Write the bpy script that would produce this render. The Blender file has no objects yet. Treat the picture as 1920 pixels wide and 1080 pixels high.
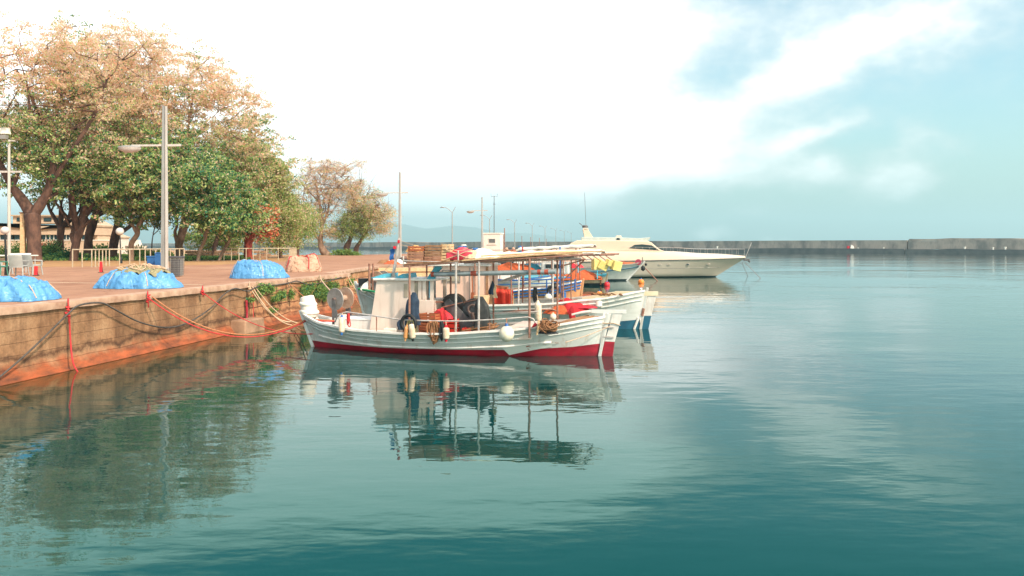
import bpy, math, random
import numpy as np
from mathutils import Vector, Matrix, noise as mn
# ------------------------------------------------------------------ camera, sky, sun
SC = bpy.context.scene
HC, HY, FPX = 3.4, 459.0, 1500.0          # camera height over the water, horizon row, focal length in photo pixels
cd = bpy.data.cameras.new("camera"); cam = bpy.data.objects.new("camera", cd)
SC.collection.objects.link(cam); SC.camera = cam
cam.location = (0, 0, HC); cam.rotation_euler = (math.radians(90), 0, 0)
cd.sensor_width = 36; cd.lens = 36*FPX/1920; cd.shift_y = -(540-HY)/1920
cd.clip_start = 0.1; cd.clip_end = 60000
SC.view_settings.view_transform = 'Standard'; SC.view_settings.look = 'None'
SC.view_settings.gamma = 1; SC.view_settings.exposure = 0.6
SUN_EL, SUN_AZ = math.radians(42), math.radians(134)      # azimuth clockwise from +Y (north)
sd = bpy.data.lights.new("sun", 'SUN'); sun = bpy.data.objects.new("sun", sd); SC.collection.objects.link(sun)
sd.energy = 3.7; sd.angle = math.radians(3); sd.color = (1.0, 0.86, 0.70)
sdir = Vector((math.sin(SUN_AZ)*math.cos(SUN_EL), math.cos(SUN_AZ)*math.cos(SUN_EL), math.sin(SUN_EL)))
sun.rotation_euler = (-sdir).to_track_quat('-Z', 'Y').to_euler(); sun.location = sdir*200

def world():
    w = bpy.data.worlds.new("World"); SC.world = w; w.use_nodes = True
    nt = w.node_tree; N = nt.nodes; L = nt.links; N.clear()
    out = N.new('ShaderNodeOutputWorld')
    sky = N.new('ShaderNodeTexSky'); sky.sky_type = 'NISHITA'; sky.sun_disc = False
    sky.sun_elevation = SUN_EL; sky.sun_rotation = SUN_AZ; sky.dust_density = 3.0; sky.air_density = 1.0; sky.ozone_density = 2.0
    tint = N.new('ShaderNodeMix'); tint.data_type = 'RGBA'; tint.blend_type = 'MULTIPLY'; tint.inputs[0].default_value = 1
    tint.inputs[7].default_value = SKYTINT
    L.new(sky.outputs[0], tint.inputs[6])
    b1 = N.new('ShaderNodeBackground'); b1.inputs[1].default_value = 0.138; L.new(tint.outputs[2], b1.inputs[0])
    tc = N.new('ShaderNodeTexCoord'); sep = N.new('ShaderNodeSeparateXYZ'); L.new(tc.outputs['Generated'], sep.inputs[0])
    def M(op, a, b=None, c=None):
        n = N.new('ShaderNodeMath'); n.operation = op
        for i, v in enumerate((a, b, c)):
            if v is None: continue
            if isinstance(v, (int, float)): n.inputs[i].default_value = v
            else: L.new(v, n.inputs[i])
        return n.outputs[0]
    az = M('MULTIPLY', M('ARCTAN2', sep.outputs[0], sep.outputs[1]), 57.29578)
    el = M('MULTIPLY', M('ARCSINE', sep.outputs[2]), 57.29578)
    # cloud-edge warping noise in (azimuth, elevation)
    cmb = N.new('ShaderNodeCombineXYZ'); L.new(az, cmb.inputs[0]); L.new(M('MULTIPLY', el, 1.6), cmb.inputs[1])
    def noi(scale, detail, off):
        n = N.new('ShaderNodeTexNoise'); n.inputs['Scale'].default_value = scale; n.inputs['Detail'].default_value = detail
        n.inputs['Roughness'].default_value = 0.5
        m = N.new('ShaderNodeMapping'); m.inputs['Location'].default_value = (off, off*.7, off*.3)
        L.new(cmb.outputs[0], m.inputs[0]); L.new(m.outputs[0], n.inputs[0])
        return M('SUBTRACT', n.outputs[0], 0.5)
    n1, n2, n3 = noi(0.16, 5, 3.1), noi(0.16, 5, 17.7), noi(0.42, 5, 41.0)
    azw = M('ADD', az, M('MULTIPLY', n1, 6.5)); elw = M('ADD', el, M('MULTIPLY', n2, 3.4))
    cover = None
    for (px, py, rx, ry, rot, amp) in CLOUDS:
        a0 = math.degrees(math.atan((px-960)/FPX)); e0 = math.degrees(math.atan((HY-py)/FPX*math.cos(math.radians(a0))))
        k = 57.3/FPX; c, s = math.cos(math.radians(rot)), math.sin(math.radians(rot))
        dx = M('SUBTRACT', azw, a0); dy = M('SUBTRACT', elw, e0)
        p = M('DIVIDE', M('ADD', M('MULTIPLY', dx, c), M('MULTIPLY', dy, s)), rx*k)
        q = M('DIVIDE', M('SUBTRACT', M('MULTIPLY', dy, c), M('MULTIPLY', dx, s)), ry*k)
        g = M('MULTIPLY', M('EXPONENT', M('MULTIPLY', M('ADD', M('MULTIPLY', p, p), M('MULTIPLY', q, q)), -1.0)), amp)
        cover = g if cover is None else M('ADD', cover, g)
    # general cloud deck overhead (away from the strip near the horizon)
    hi = N.new('ShaderNodeMapRange'); hi.interpolation_type = 'SMOOTHSTEP'
    hi.inputs[1].default_value = 30; hi.inputs[2].default_value = 50; hi.inputs[3].default_value = 0; hi.inputs[4].default_value = 0.8
    L.new(el, hi.inputs[0])
    lo = N.new('ShaderNodeMapRange'); lo.interpolation_type = 'SMOOTHSTEP'
    lo.inputs[1].default_value = 13.5; lo.inputs[2].default_value = 24; lo.inputs[3].default_value = 1; lo.inputs[4].default_value = 0.0
    L.new(el, lo.inputs[0]); cover = M('MULTIPLY', cover, lo.outputs[0])  # unseen gap in the cloud above the view, added to darken near reflections
    cover = M('ADD', M('ADD', cover, hi.outputs[0]), M('ADD', M('MULTIPLY', n3, 0.34), M('MULTIPLY', noi(1.1, 6, 9.0), .16)))
    mr = N.new('ShaderNodeMapRange'); mr.interpolation_type = 'SMOOTHERSTEP'
    mr.inputs[1].default_value = 0.0; mr.inputs[2].default_value = 0.82
    L.new(cover, mr.inputs[0])
    b2 = N.new('ShaderNodeBackground'); b2.inputs[0].default_value = (1.0, 0.985, 0.965, 1); b2.inputs[1].default_value = CLOUDLUM
    cl = N.new('ShaderNodeMapRange'); cl.interpolation_type = 'SMOOTHSTEP'; cl.inputs[1].default_value = .15; cl.inputs[2].default_value = 1.25; cl.inputs[3].default_value = .68; cl.inputs[4].default_value = CLOUDLUM
    L.new(cover, cl.inputs[0]); L.new(cl.outputs[0], b2.inputs[1])
    mx = N.new('ShaderNodeMixShader'); L.new(mr.outputs[0], mx.inputs[0]); L.new(b1.outputs[0], mx.inputs[1]); L.new(b2.outputs[0], mx.inputs[2])
    L.new(mx.outputs[0], out.inputs[0])
SKYTINT = (1.08, 1.31, 1.14, 1); CLOUDLUM = 1.5
# px, py, rx, ry, rotation, amount  (cloud masses on the sky dome)
CLOUDS = [(150, 60, 640, 520, 0, 1.9), (850, 120, 290, 240, 0, 1.6), (1130, 270, 230, 58, 3, 1.3), (1040, 30, 180, 130, 0, 1.1),
          (300, 430, 400, 170, 0, 1.3), (980, 325, 330, 26, 0, .5), (1620, 86, 140, 34, 16, .34), (1440, 160, 120, 30, 20, .26), (1495, 258, 90, 22, 22, .36),
          (1550, 305, 70, 26, 0, .36), (1670, 338, 85, 26, 14, .42), (1690, 272, 34, 30, -30, .28), (1430, 408, 55, 14, 0, .28), (1380, 345, 200, 34, 0, .28),
          (1328, 443, 42, 11, 0, .75), (1465, 447, 32, 7, 0, .6), (1590, 447, 16, 6, 0, .4), (1770, 265, 50, 16, -15, .22),
          (1350, 20, 330, 70, 8, .20), (1750, 10, 340, 110, 8, .34), (1260, 145, 120, 44, 0, -.20), (1650, 180, 420, 160, 0, .10)]
world()

# ------------------------------------------------------------------ helpers
def at(px, py, Y): return Vector(((px-960)/FPX*Y, Y, HC-(py-HY)/FPX*Y))
def gnd(px, py, z=1.85):
    Y = (HC-z)*FPX/(py-HY); return Vector(((px-960)/FPX*Y, Y, z))
class Frame:
    """a boat's own axes: x along the boat, y across (away from the shore camera), z up from the water"""
    def __init__(s, cx, cy, ang):
        s.c = Vector((cx, cy)); s.a = math.radians(ang); s.d = Vector((math.cos(s.a), math.sin(s.a))); s.n = Vector((-math.sin(s.a), math.cos(s.a)))
    def p(s, px, py, yl):
        u = (px-960)/FPX; r = Vector((u, 1)); t = (yl+s.c.dot(s.n))/r.dot(s.n); w = r*t
        return Vector(((w-s.c).dot(s.d), yl, HC-(py-HY)/FPX*w.y))
    def w(s, v): q = s.c+s.d*v[0]+s.n*v[1]; return Vector((q.x, q.y, v[2]))
ORG = {}
COL = SC.collection
class MB:
    def __init__(s, F=None): s.v = []; s.f = []; s.m = []; s.F = F
    def add(s, vs, fs, mi=0):
        b = len(s.v); s.v += [Vector(x) for x in vs]
        for f in fs: s.f.append([b+i for i in f]); s.m.append(mi)
        return s
    def box(s, c, size, rz=0, mi=0, taper=1.0):
        x, y, z = [a/2 for a in size]; C, S = math.cos(rz), math.sin(rz); vs = []
        for dz, k in ((-z, 1.0), (z, taper)):
            for dx, dy in ((-x, -y), (x, -y), (x, y), (-x, y)):
                dx, dy = dx*k, dy*k
                vs.append((c[0]+dx*C-dy*S, c[1]+dx*S+dy*C, c[2]+dz))
        return s.add(vs, [(3, 2, 1, 0), (4, 5, 6, 7), (0, 1, 5, 4), (1, 2, 6, 5), (2, 3, 7, 6), (3, 0, 4, 7)], mi)
    def beam(s, a, b, w, h, mi=0, w2=None, h2=None):
        a, b = Vector(a), Vector(b); d = (b-a).normalized()
        up = Vector((0, 0, 1)) if abs(d.z) < .9 else Vector((0, 1, 0))
        r = d.cross(up).normalized(); u = r.cross(d); w2 = w2 or w; h2 = h2 or h; vs = []
        for p, ww, hh in ((a, w, h), (b, w2, h2)):
            for i, j in ((-1, -1), (1, -1), (1, 1), (-1, 1)): vs.append(p+r*(ww/2*i)+u*(hh/2*j))
        return s.add(vs, [(3, 2, 1, 0), (4, 5, 6, 7), (0, 1, 5, 4), (1, 2, 6, 5), (2, 3, 7, 6), (3, 0, 4, 7)], mi)
    def tube(s, pts, r, n=8, mi=0, cap=True):
        pts = [Vector(p) for p in pts]; R = r if isinstance(r, (list, tuple)) else [r]*len(pts); vs = []; fs = []
        prev = None
        for i, p in enumerate(pts):
            d = (pts[min(i+1, len(pts)-1)]-pts[max(i-1, 0)])
            d = d.normalized() if d.length > 1e-9 else Vector((0, 0, 1))
            if prev is None: a = d.orthogonal().normalized()
            else: a = (prev-d*prev.dot(d)); a = a.normalized() if a.length > 1e-6 else d.orthogonal().normalized()
            prev = a; b = d.cross(a)
            for k in range(n):
                t = 2*math.pi*k/n; vs.append(p+(a*math.cos(t)+b*math.sin(t))*R[i])
        for i in range(len(pts)-1):
            for k in range(n): fs.append((i*n+k, i*n+(k+1) % n, (i+1)*n+(k+1) % n, (i+1)*n+k))
        if cap: fs.append(tuple(range(n))[::-1]); fs.append(tuple((len(pts)-1)*n+k for k in range(n)))
        return s.add(vs, fs, mi)
    def lathe(s, a, b, prof, n=20, mi=0):
        """profile of (fraction along a-b, radius)"""
        a, b = Vector(a), Vector(b); d = (b-a); L = d.length; d = d.normalized(); u = d.orthogonal().normalized(); w = d.cross(u); vs = []; fs = []
        for t, r in prof:
            for k in range(n):
                q = 2*math.pi*k/n; vs.append(a+d*(t*L)+(u*math.cos(q)+w*math.sin(q))*max(r, 1e-4))
        for i in range(len(prof)-1):
            for k in range(n): fs.append((i*n+k, i*n+(k+1) % n, (i+1)*n+(k+1) % n, (i+1)*n+k))
        fs.append(tuple(range(n))[::-1]); fs.append(tuple((len(prof)-1)*n+k for k in range(n)))
        return s.add(vs, fs, mi)
    def ball(s, c, r, n=16, sq=(1, 1, 1), mi=0):
        m = n//2; vs = []; fs = []
        for i in range(1, m):
            ph = math.pi*i/m
            for k in range(n):
                q = 2*math.pi*k/n; vs.append((c[0]+r*sq[0]*math.sin(ph)*math.cos(q), c[1]+r*sq[1]*math.sin(ph)*math.sin(q), c[2]+r*sq[2]*math.cos(ph)))
        for i in range(m-2):
            for k in range(n): fs.append((i*n+k, (i+1)*n+k, (i+1)*n+(k+1) % n, i*n+(k+1) % n))
        t = len(vs); vs += [(c[0], c[1], c[2]+r*sq[2]), (c[0], c[1], c[2]-r*sq[2])]
        for k in range(n): fs.append((t, k, (k+1) % n)); fs.append((t+1, (m-2)*n+(k+1) % n, (m-2)*n+k))
        return s.add(vs, fs, mi)
    def torus(s, c, axis, R, r, n=24, m=8, mi=0):
        ax = Vector(axis).normalized(); u = ax.orthogonal().normalized(); w = ax.cross(u); c = Vector(c); vs = []; fs = []
        for i in range(n):
            a = 2*math.pi*i/n; e = u*math.cos(a)+w*math.sin(a)
            for k in range(m):
                b = 2*math.pi*k/m; vs.append(c+e*(R+r*math.cos(b))+ax*(r*math.sin(b)))
        for i in range(n):
            for k in range(m): fs.append((i*m+k, ((i+1) % n)*m+k, ((i+1) % n)*m+(k+1) % m, i*m+(k+1) % m))
        return s.add(vs, fs, mi)
    def prism(s, poly, o, e1, e2, th, mi=0):
        """polygon (a,b) in axes e1,e2 at o, thickness th along e1 x e2"""
        o, e1, e2 = Vector(o), Vector(e1), Vector(e2); nn = e1.cross(e2).normalized()*th/2; n = len(poly)
        vs = [o+e1*a+e2*b-nn for a, b in poly]+[o+e1*a+e2*b+nn for a, b in poly]
        fs = [tuple(range(n))[::-1], tuple(range(n, 2*n))]+[(i, (i+1) % n, n+(i+1) % n, n+i) for i in range(n)]
        return s.add(vs, fs, mi)
    def grid(s, fn, nu, nv, mi=0):
        vs = [fn(i/nu, j/nv) for i in range(nu+1) for j in range(nv+1)]
        fs = [(i*(nv+1)+j, (i+1)*(nv+1)+j, (i+1)*(nv+1)+j+1, i*(nv+1)+j+1) for i in range(nu) for j in range(nv)]
        return s.add(vs, fs, mi)
    def sheet(s, fn, nu, nv, th=.02, mi=0):
        """a closed thin slab: fn(u,v) top, pushed down by th"""
        T = [Vector(fn(i/nu, j/nv)) for i in range(nu+1) for j in range(nv+1)]; n = len(T); W = nv+1
        vs = T+[p-Vector((0, 0, th)) for p in T]; fs = []
        for i in range(nu):
            for j in range(nv):
                q = (i*W+j, (i+1)*W+j, (i+1)*W+j+1, i*W+j+1); fs.append(q); fs.append(tuple(x+n for x in q[::-1]))
        for i in range(nu):
            for j in (0, nv): q = (i*W+j, (i+1)*W+j, (i+1)*W+j+n, i*W+j+n); fs.append(q)
        for j in range(nv):
            for i in (0, nu): q = (i*W+j, i*W+j+1, i*W+j+1+n, i*W+j+n); fs.append(q)
        return s.add(vs, fs, mi)
    def build(s, name, mats, parent=None, smooth=False, origin=None, bevel=0):
        V = [s.F.w(v) for v in s.v] if s.F else s.v
        if parent is not None: o = ORG[parent.name]
        elif origin is not None: o = Vector(origin)
        else:
            o = Vector(((min(v.x for v in V)+max(v.x for v in V))/2, (min(v.y for v in V)+max(v.y for v in V))/2, min(v.z for v in V)))
        me = bpy.data.meshes.new(name); me.from_pydata([v-o for v in V], [], s.f)
        if not isinstance(mats, (list, tuple)): mats = [mats]
        for m in mats: me.materials.append(m)
        if any(s.m): me.polygons.foreach_set('material_index', s.m)
        if smooth:
            me.polygons.foreach_set('use_smooth', [True]*len(me.polygons))
            if smooth == 2: me.set_sharp_from_angle(angle=math.radians(35))
        me.update(); ob = bpy.data.objects.new(name, me); COL.objects.link(ob); ORG[ob.name] = o
        if parent is not None: ob.parent = parent
        else: ob.location = o
        if bevel:
            b = ob.modifiers.new('b', 'BEVEL'); b.width = bevel; b.segments = 2; b.limit_method = 'ANGLE'
        return ob
def tag(o, label, cat, group=None, kind=None):
    if label: o['label'] = label
    if cat: o['category'] = cat
    if group: o['group'] = group
    if kind: o['kind'] = kind
    return o
def thing(name, label, cat, loc, group=None):
    o = bpy.data.objects.new(name, None); COL.objects.link(o); o.location = loc; o.empty_display_size = .3
    ORG[o.name] = Vector(loc); return tag(o, label, cat, group)
def copy_tree(o, loc, rz=0, label=None, scale=None):
    def rec(a, par):
        c = a.copy(); COL.objects.link(c); c.parent = par
        for ch in list(a.children): rec(ch, c)
        return c
    r = rec(o, None); r.location = loc; r.rotation_euler = (0, 0, rz)
    if scale: r.scale = scale
    if label: r['label'] = label
    return r
def sag(a, b, s, n=16):
    a, b = Vector(a), Vector(b); return [a.lerp(b, i/n)-Vector((0, 0, 4*s*(i/n)*(1-i/n))) for i in range(n+1)]

# ------------------------------------------------------------------ materials
MAT = {}
def mk(name, c1, c2=None, scale=3.0, rough=.7, bump=0.0, metal=0.0, spec=.4, detail=5, stretch=(1, 1, 1), bscale=None, contrast=(.35, .65), translucent=0, streak=None):
    if name in MAT: return MAT[name]
    m = bpy.data.materials.new(name); m.use_nodes = True; nt = m.node_tree; N = nt.nodes; L = nt.links
    b = N['Principled BSDF']; b.inputs['Roughness'].default_value = rough; b.inputs['Metallic'].default_value = metal
    b.inputs['Specular IOR Level'].default_value = spec
    c2 = c2 or tuple(x*.78 for x in c1)
    tc = N.new('ShaderNodeTexCoord'); mp = N.new('ShaderNodeMapping'); mp.inputs['Scale'].default_value = stretch
    L.new(tc.outputs['Object'], mp.inputs[0])
    no = N.new('ShaderNodeTexNoise'); no.inputs['Scale'].default_value = scale; no.inputs['Detail'].default_value = detail; no.inputs['Roughness'].default_value = .6
    L.new(mp.outputs[0], no.inputs[0])
    cr = N.new('ShaderNodeValToRGB'); cr.color_ramp.elements[0].position = contrast[0]; cr.color_ramp.elements[1].position = contrast[1]
    cr.color_ramp.elements[0].color = (*c2, 1); cr.color_ramp.elements[1].color = (*c1, 1)
    L.new(no.outputs[0], cr.inputs[0]); L.new(cr.outputs[0], b.inputs['Base Color'])
    if streak:      # run-down stains and scuffs: colour, amount
        m2 = N.new('ShaderNodeMapping'); m2.inputs['Scale'].default_value = (5, 5, .55); L.new(tc.outputs['Object'], m2.inputs[0])
        n2 = N.new('ShaderNodeTexNoise'); n2.inputs['Scale'].default_value = 1.0; n2.inputs['Detail'].default_value = 7; n2.inputs['Roughness'].default_value = .7; L.new(m2.outputs[0], n2.inputs[0])
        r2 = N.new('ShaderNodeValToRGB'); r2.color_ramp.elements[0].position = .53; r2.color_ramp.elements[0].color = (0, 0, 0, 1); r2.color_ramp.elements[1].position = .74; r2.color_ramp.elements[1].color = (streak[1],)*3+(1,)
        L.new(n2.outputs[0], r2.inputs[0]); x2 = N.new('ShaderNodeMix'); x2.data_type = 'RGBA'; x2.inputs[7].default_value = (*streak[0], 1)
        L.new(r2.outputs[0], x2.inputs[0]); L.new(cr.outputs[0], x2.inputs[6]); L.new(x2.outputs[2], b.inputs['Base Color'])
    if bump:
        bn = N.new('ShaderNodeTexNoise'); bn.inputs['Scale'].default_value = bscale or scale*3; bn.inputs['Detail'].default_value = 4
        L.new(mp.outputs[0], bn.inputs[0]); bu = N.new('ShaderNodeBump'); bu.inputs['Strength'].default_value = min(1, bump*4); bu.inputs['Distance'].default_value = bump
        L.new(bn.outputs[0], bu.inputs['Height']); L.new(bu.outputs[0], b.inputs['Normal'])
    if translucent:
        t = N.new('ShaderNodeBsdfTranslucent'); L.new(cr.outputs[0], t.inputs[0]); ms = N.new('ShaderNodeMixShader'); ms.inputs[0].default_value = translucent
        L.new(b.outputs[0], ms.inputs[1]); L.new(t.outputs[0], ms.inputs[2]); L.new(ms.outputs[0], N['Material Output'].inputs[0])
    MAT[name] = m; return m
M_white = mk('white_boat_paint', (.80, .73, .68), (.62, .54, .48), 1.6, .38, .004, contrast=(.25, .6), streak=((.42, .26, .18), .5))
M_hull = mk('hull_paint', (.62, .60, .57), (.50, .48, .44), 1.6, .35, .004, stretch=(.5, 1, 2.5), contrast=(.25, .6), streak=((.40, .26, .17), .75))
M_cabin = mk('cabin_paint', (.78, .62, .53), (.66, .49, .41), .9, .5, contrast=(.3, .7), streak=((.45, .30, .22), .5))
M_pink = mk('pink_cabin_paint', (.78, .52, .41), (.68, .42, .32), .9, .5, contrast=(.3, .7))
M_red = mk('red_antifouling', (.42, .012, .03), (.22, .01, .022), 2.5, .5, stretch=(.4, 1, 2), streak=((.12, .06, .05), .7))
M_blueaf = mk('blue_antifouling', (.02, .12, .19), (.015, .07, .12), 2.5, .5)
M_darkaf = mk('dark_antifouling', (.03, .05, .06), (.015, .03, .035), 2.5, .5)
M_turq = mk('turquoise_paint', (.10, .45, .58), (.07, .34, .46), 2, .4)
M_blue = mk('blue_paint', (.03, .13, .38), (.02, .09, .28), 2, .4)
M_green = mk('green_paint', (.02, .30, .12), (.02, .2, .08), 2, .4)
M_rust = mk('rusty_pipe', (.34, .17, .12), (.20, .07, .045), 9, .7, contrast=(.3, .6))
M_steel = mk('galvanised_pipe', (.55, .50, .47), (.38, .30, .27), 6, .5, metal=.2)
M_dsteel = mk('grey_machine_paint', (.15, .14, .14), (.08, .075, .075), 5, .5, metal=.2)
M_winch = mk('brown_winch_paint', (.20, .13, .11), (.10, .06, .05), 5, .55)
M_drum = mk('grey_drum_steel', (.36, .32, .30), (.24, .20, .18), 4, .45, metal=.3)
M_drumr = mk('rusty_drum_steel', (.50, .34, .25), (.36, .20, .13), 5, .6, metal=.1)
M_wood = mk('weathered_wood', (.36, .19, .10), (.22, .10, .05), 4, .8, .01, stretch=(1, 6, 6))
M_wood2 = mk('pale_plank_wood', (.72, .48, .27), (.52, .31, .16), 3, .8, .01, stretch=(1, 5, 5))
M_crate = mk('orange_crate_wood', (.45, .13, .05), (.28, .07, .03), 5, .8, .01)
M_crate2 = mk('brown_crate_wood', (.42, .20, .12), (.28, .12, .07), 5, .8, .01)
M_canv = mk('white_canvas', (.84, .78, .70), (.70, .62, .52), 2, .8, .02)
M_canv2 = mk('tan_canvas', (.72, .50, .32), (.55, .34, .19), 2, .85, .02)
M_tarp = mk('blue_tarpaulin', (.10, .29, .54), (.06, .21, .43), 1.7, .42, .06, spec=.45, bscale=4, contrast=(.3, .62))
def creases(m, amount=.07, scale=1.15):
    nt = m.node_tree; N = nt.nodes; L = nt.links; tc = N.new('ShaderNodeTexCoord'); prev = None
    for sc_, st, am in ((scale, (1, 1, 1.6), amount), (scale*2.6, (1.3, .6, 1), amount*.45)):
        mp = N.new('ShaderNodeMapping'); mp.inputs['Scale'].default_value = st; mp.inputs['Rotation'].default_value = (.3, .2, sc_); L.new(tc.outputs['Object'], mp.inputs[0])
        no = N.new('ShaderNodeTexNoise'); no.inputs['Scale'].default_value = sc_; no.inputs['Detail'].default_value = 2; no.inputs['Distortion'].default_value = .6; L.new(mp.outputs[0], no.inputs[0])
        s = N.new('ShaderNodeMath'); s.operation = 'SUBTRACT'; s.inputs[1].default_value = .5; L.new(no.outputs[0], s.inputs[0]); a = N.new('ShaderNodeMath'); a.operation = 'ABSOLUTE'; L.new(s.outputs[0], a.inputs[0])
        bu = N.new('ShaderNodeBump'); bu.invert = True; bu.inputs['Strength'].default_value = 1; bu.inputs['Distance'].default_value = am*3; L.new(a.outputs[0], bu.inputs['Height'])
        if prev: L.new(prev.outputs[0], bu.inputs['Normal'])
        prev = bu
    L.new(prev.outputs[0], N['Principled BSDF'].inputs['Normal'])
creases(M_tarp)
M_tarpb = mk('beige_tarpaulin', (.56, .33, .23), (.40, .22, .14), 2.2, .7, .03, bscale=8)
creases(M_tarpb, .09)
M_net = mk('olive_fishing_net', (.36, .30, .17), (.14, .12, .06), 22, .9, .05, detail=8)
M_neto = mk('orange_fishing_net', (.62, .13, .04), (.36, .055, .02), 24, .9, .05, detail=8)
M_netr = mk('red_fishing_net', (.60, .02, .03), (.32, .015, .02), 24, .9, .05, detail=8)
M_netd = mk('brown_rope_net', (.36, .17, .08), (.16, .07, .03), 24, .9, .05, detail=8)
M_redc = mk('red_cloth', (.72, .02, .04), (.50, .012, .03), 4, .8, .03)
M_oranc = mk('orange_red_cloth', (.70, .06, .03), (.52, .035, .02), 4, .8, .03)
M_dcl = mk('dark_blue_cloth', (.035, .06, .10), (.018, .03, .055), 6, .85, .03)
M_gcl = mk('dark_grey_cloth', (.055, .055, .055), (.025, .028, .028), 6, .85, .03)
M_fend = mk('cream_fender_rubber', (.80, .64, .50), (.62, .42, .28), 5, .45)
M_fendo = mk('orange_fender_rubber', (.78, .36, .14), (.6, .24, .08), 5, .45)
M_ball = mk('white_buoy_rubber', (.82, .72, .60), (.66, .55, .40), 4, .4)
M_buoyo = mk('orange_buoy_plastic', (.85, .24, .03), (.7, .17, .02), 4, .35)
M_buoyr = mk('red_buoy_plastic', (.70, .02, .03), (.55, .02, .03), 4, .35)
M_black = mk('black_rubber', (.02, .022, .025), (.012, .013, .015), 5, .6)
M_ropeb = mk('dark_hose_rubber', (.10, .08, .07), (.05, .04, .035), 7, .7)
M_roper = mk('red_rope', (.62, .04, .045), (.42, .03, .03), 30, .9)
M_ropec = mk('pale_rope', (.66, .46, .32), (.46, .28, .17), 30, .9)
M_ropeo = mk('orange_brown_rope', (.50, .21, .10), (.34, .12, .05), 30, .9)
M_glass = mk('dark_window_glass', (.02, .045, .055), (.015, .03, .04), 1, .08, spec=.8)
M_fglass = mk('faded_window_glass', (.42, .34, .25), (.30, .25, .2), 3, .25)
M_yacht = mk('yacht_gelcoat', (.72, .54, .41), (.69, .51, .38), .5, .25)
M_yachtb = mk('yacht_hull_gelcoat', (.52, .43, .35), (.48, .40, .32), .5, .3)
M_yellow = mk('yellow_box_plastic', (.86, .66, .24), (.74, .52, .16), 2, .6)
M_lampg = mk('grey_lamp_metal', (.36, .34, .32), (.27, .25, .24), 2, .45, metal=.25, stretch=(3, 3, .4))
M_lampw = mk('pale_lamp_metal', (.60, .52, .47), (.48, .41, .37), 2, .45, metal=.1, stretch=(3, 3, .4))
M_globe = mk('frosted_globe', (.62, .54, .50), (.56, .49, .45), 2, .3)
M_rail = mk('cream_railing_paint', (.52, .42, .30), (.40, .29, .20), 4, .5)
M_redp = mk('red_post_plastic', (.75, .03, .04), (.62, .025, .03), 3, .5)
M_bark = mk('plane_tree_bark', (.17, .085, .06), (.06, .03, .025), 2.4, .95, .06, stretch=(1, 1, .45))
M_barkl = mk('pale_tree_bark', (.32, .20, .14), (.16, .09, .06), 2.2, .95, .06, stretch=(1, 1, .45))
M_barkr = mk('red_shaggy_bark', (.30, .05, .03), (.12, .015, .012), 3, .95, .1, stretch=(1, 1, .3))
M_plas = mk('grey_chair_plastic', (.42, .42, .40), (.34, .34, .33), 3, .5)
M_plasg = mk('green_chair_plastic', (.06, .22, .16), (.05, .17, .12), 3, .5)
M_plasw = mk('white_table_plastic', (.8, .74, .66), (.74, .68, .6), 3, .5)
M_bin = mk('blue_bin_plastic', (.035, .14, .36), (.025, .10, .27), 3, .5)
M_wire = mk('dark_wire_basket', (.13, .12, .14), (.07, .065, .07), 3, .5, metal=.3)
M_stone = mk('dry_stone', (.42, .24, .15), (.22, .12, .07), 1.5, .9, .05)
M_build = mk('cream_render', (.60, .42, .29), (.52, .36, .25), .6, .85)
M_build2 = mk('pale_render', (.72, .62, .54), (.64, .55, .48), .6, .85)
M_broof = mk('tan_roofing', (.50, .36, .25), (.42, .3, .2), .8, .85)
M_kiosk = mk('kiosk_paint', (.82, .70, .62), (.76, .62, .54), 1, .6)
M_grille = mk('grey_grille', (.20, .22, .21), (.12, .13, .13), 3, .6)
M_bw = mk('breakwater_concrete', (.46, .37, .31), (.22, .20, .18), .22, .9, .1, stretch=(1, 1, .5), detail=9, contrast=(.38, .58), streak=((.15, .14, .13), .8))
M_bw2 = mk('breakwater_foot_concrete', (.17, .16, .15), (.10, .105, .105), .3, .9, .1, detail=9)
M_cobble = mk('pink_flower_bush', (.5, .07, .07), (.2, .1, .05), 9, .9, .1)
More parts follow.
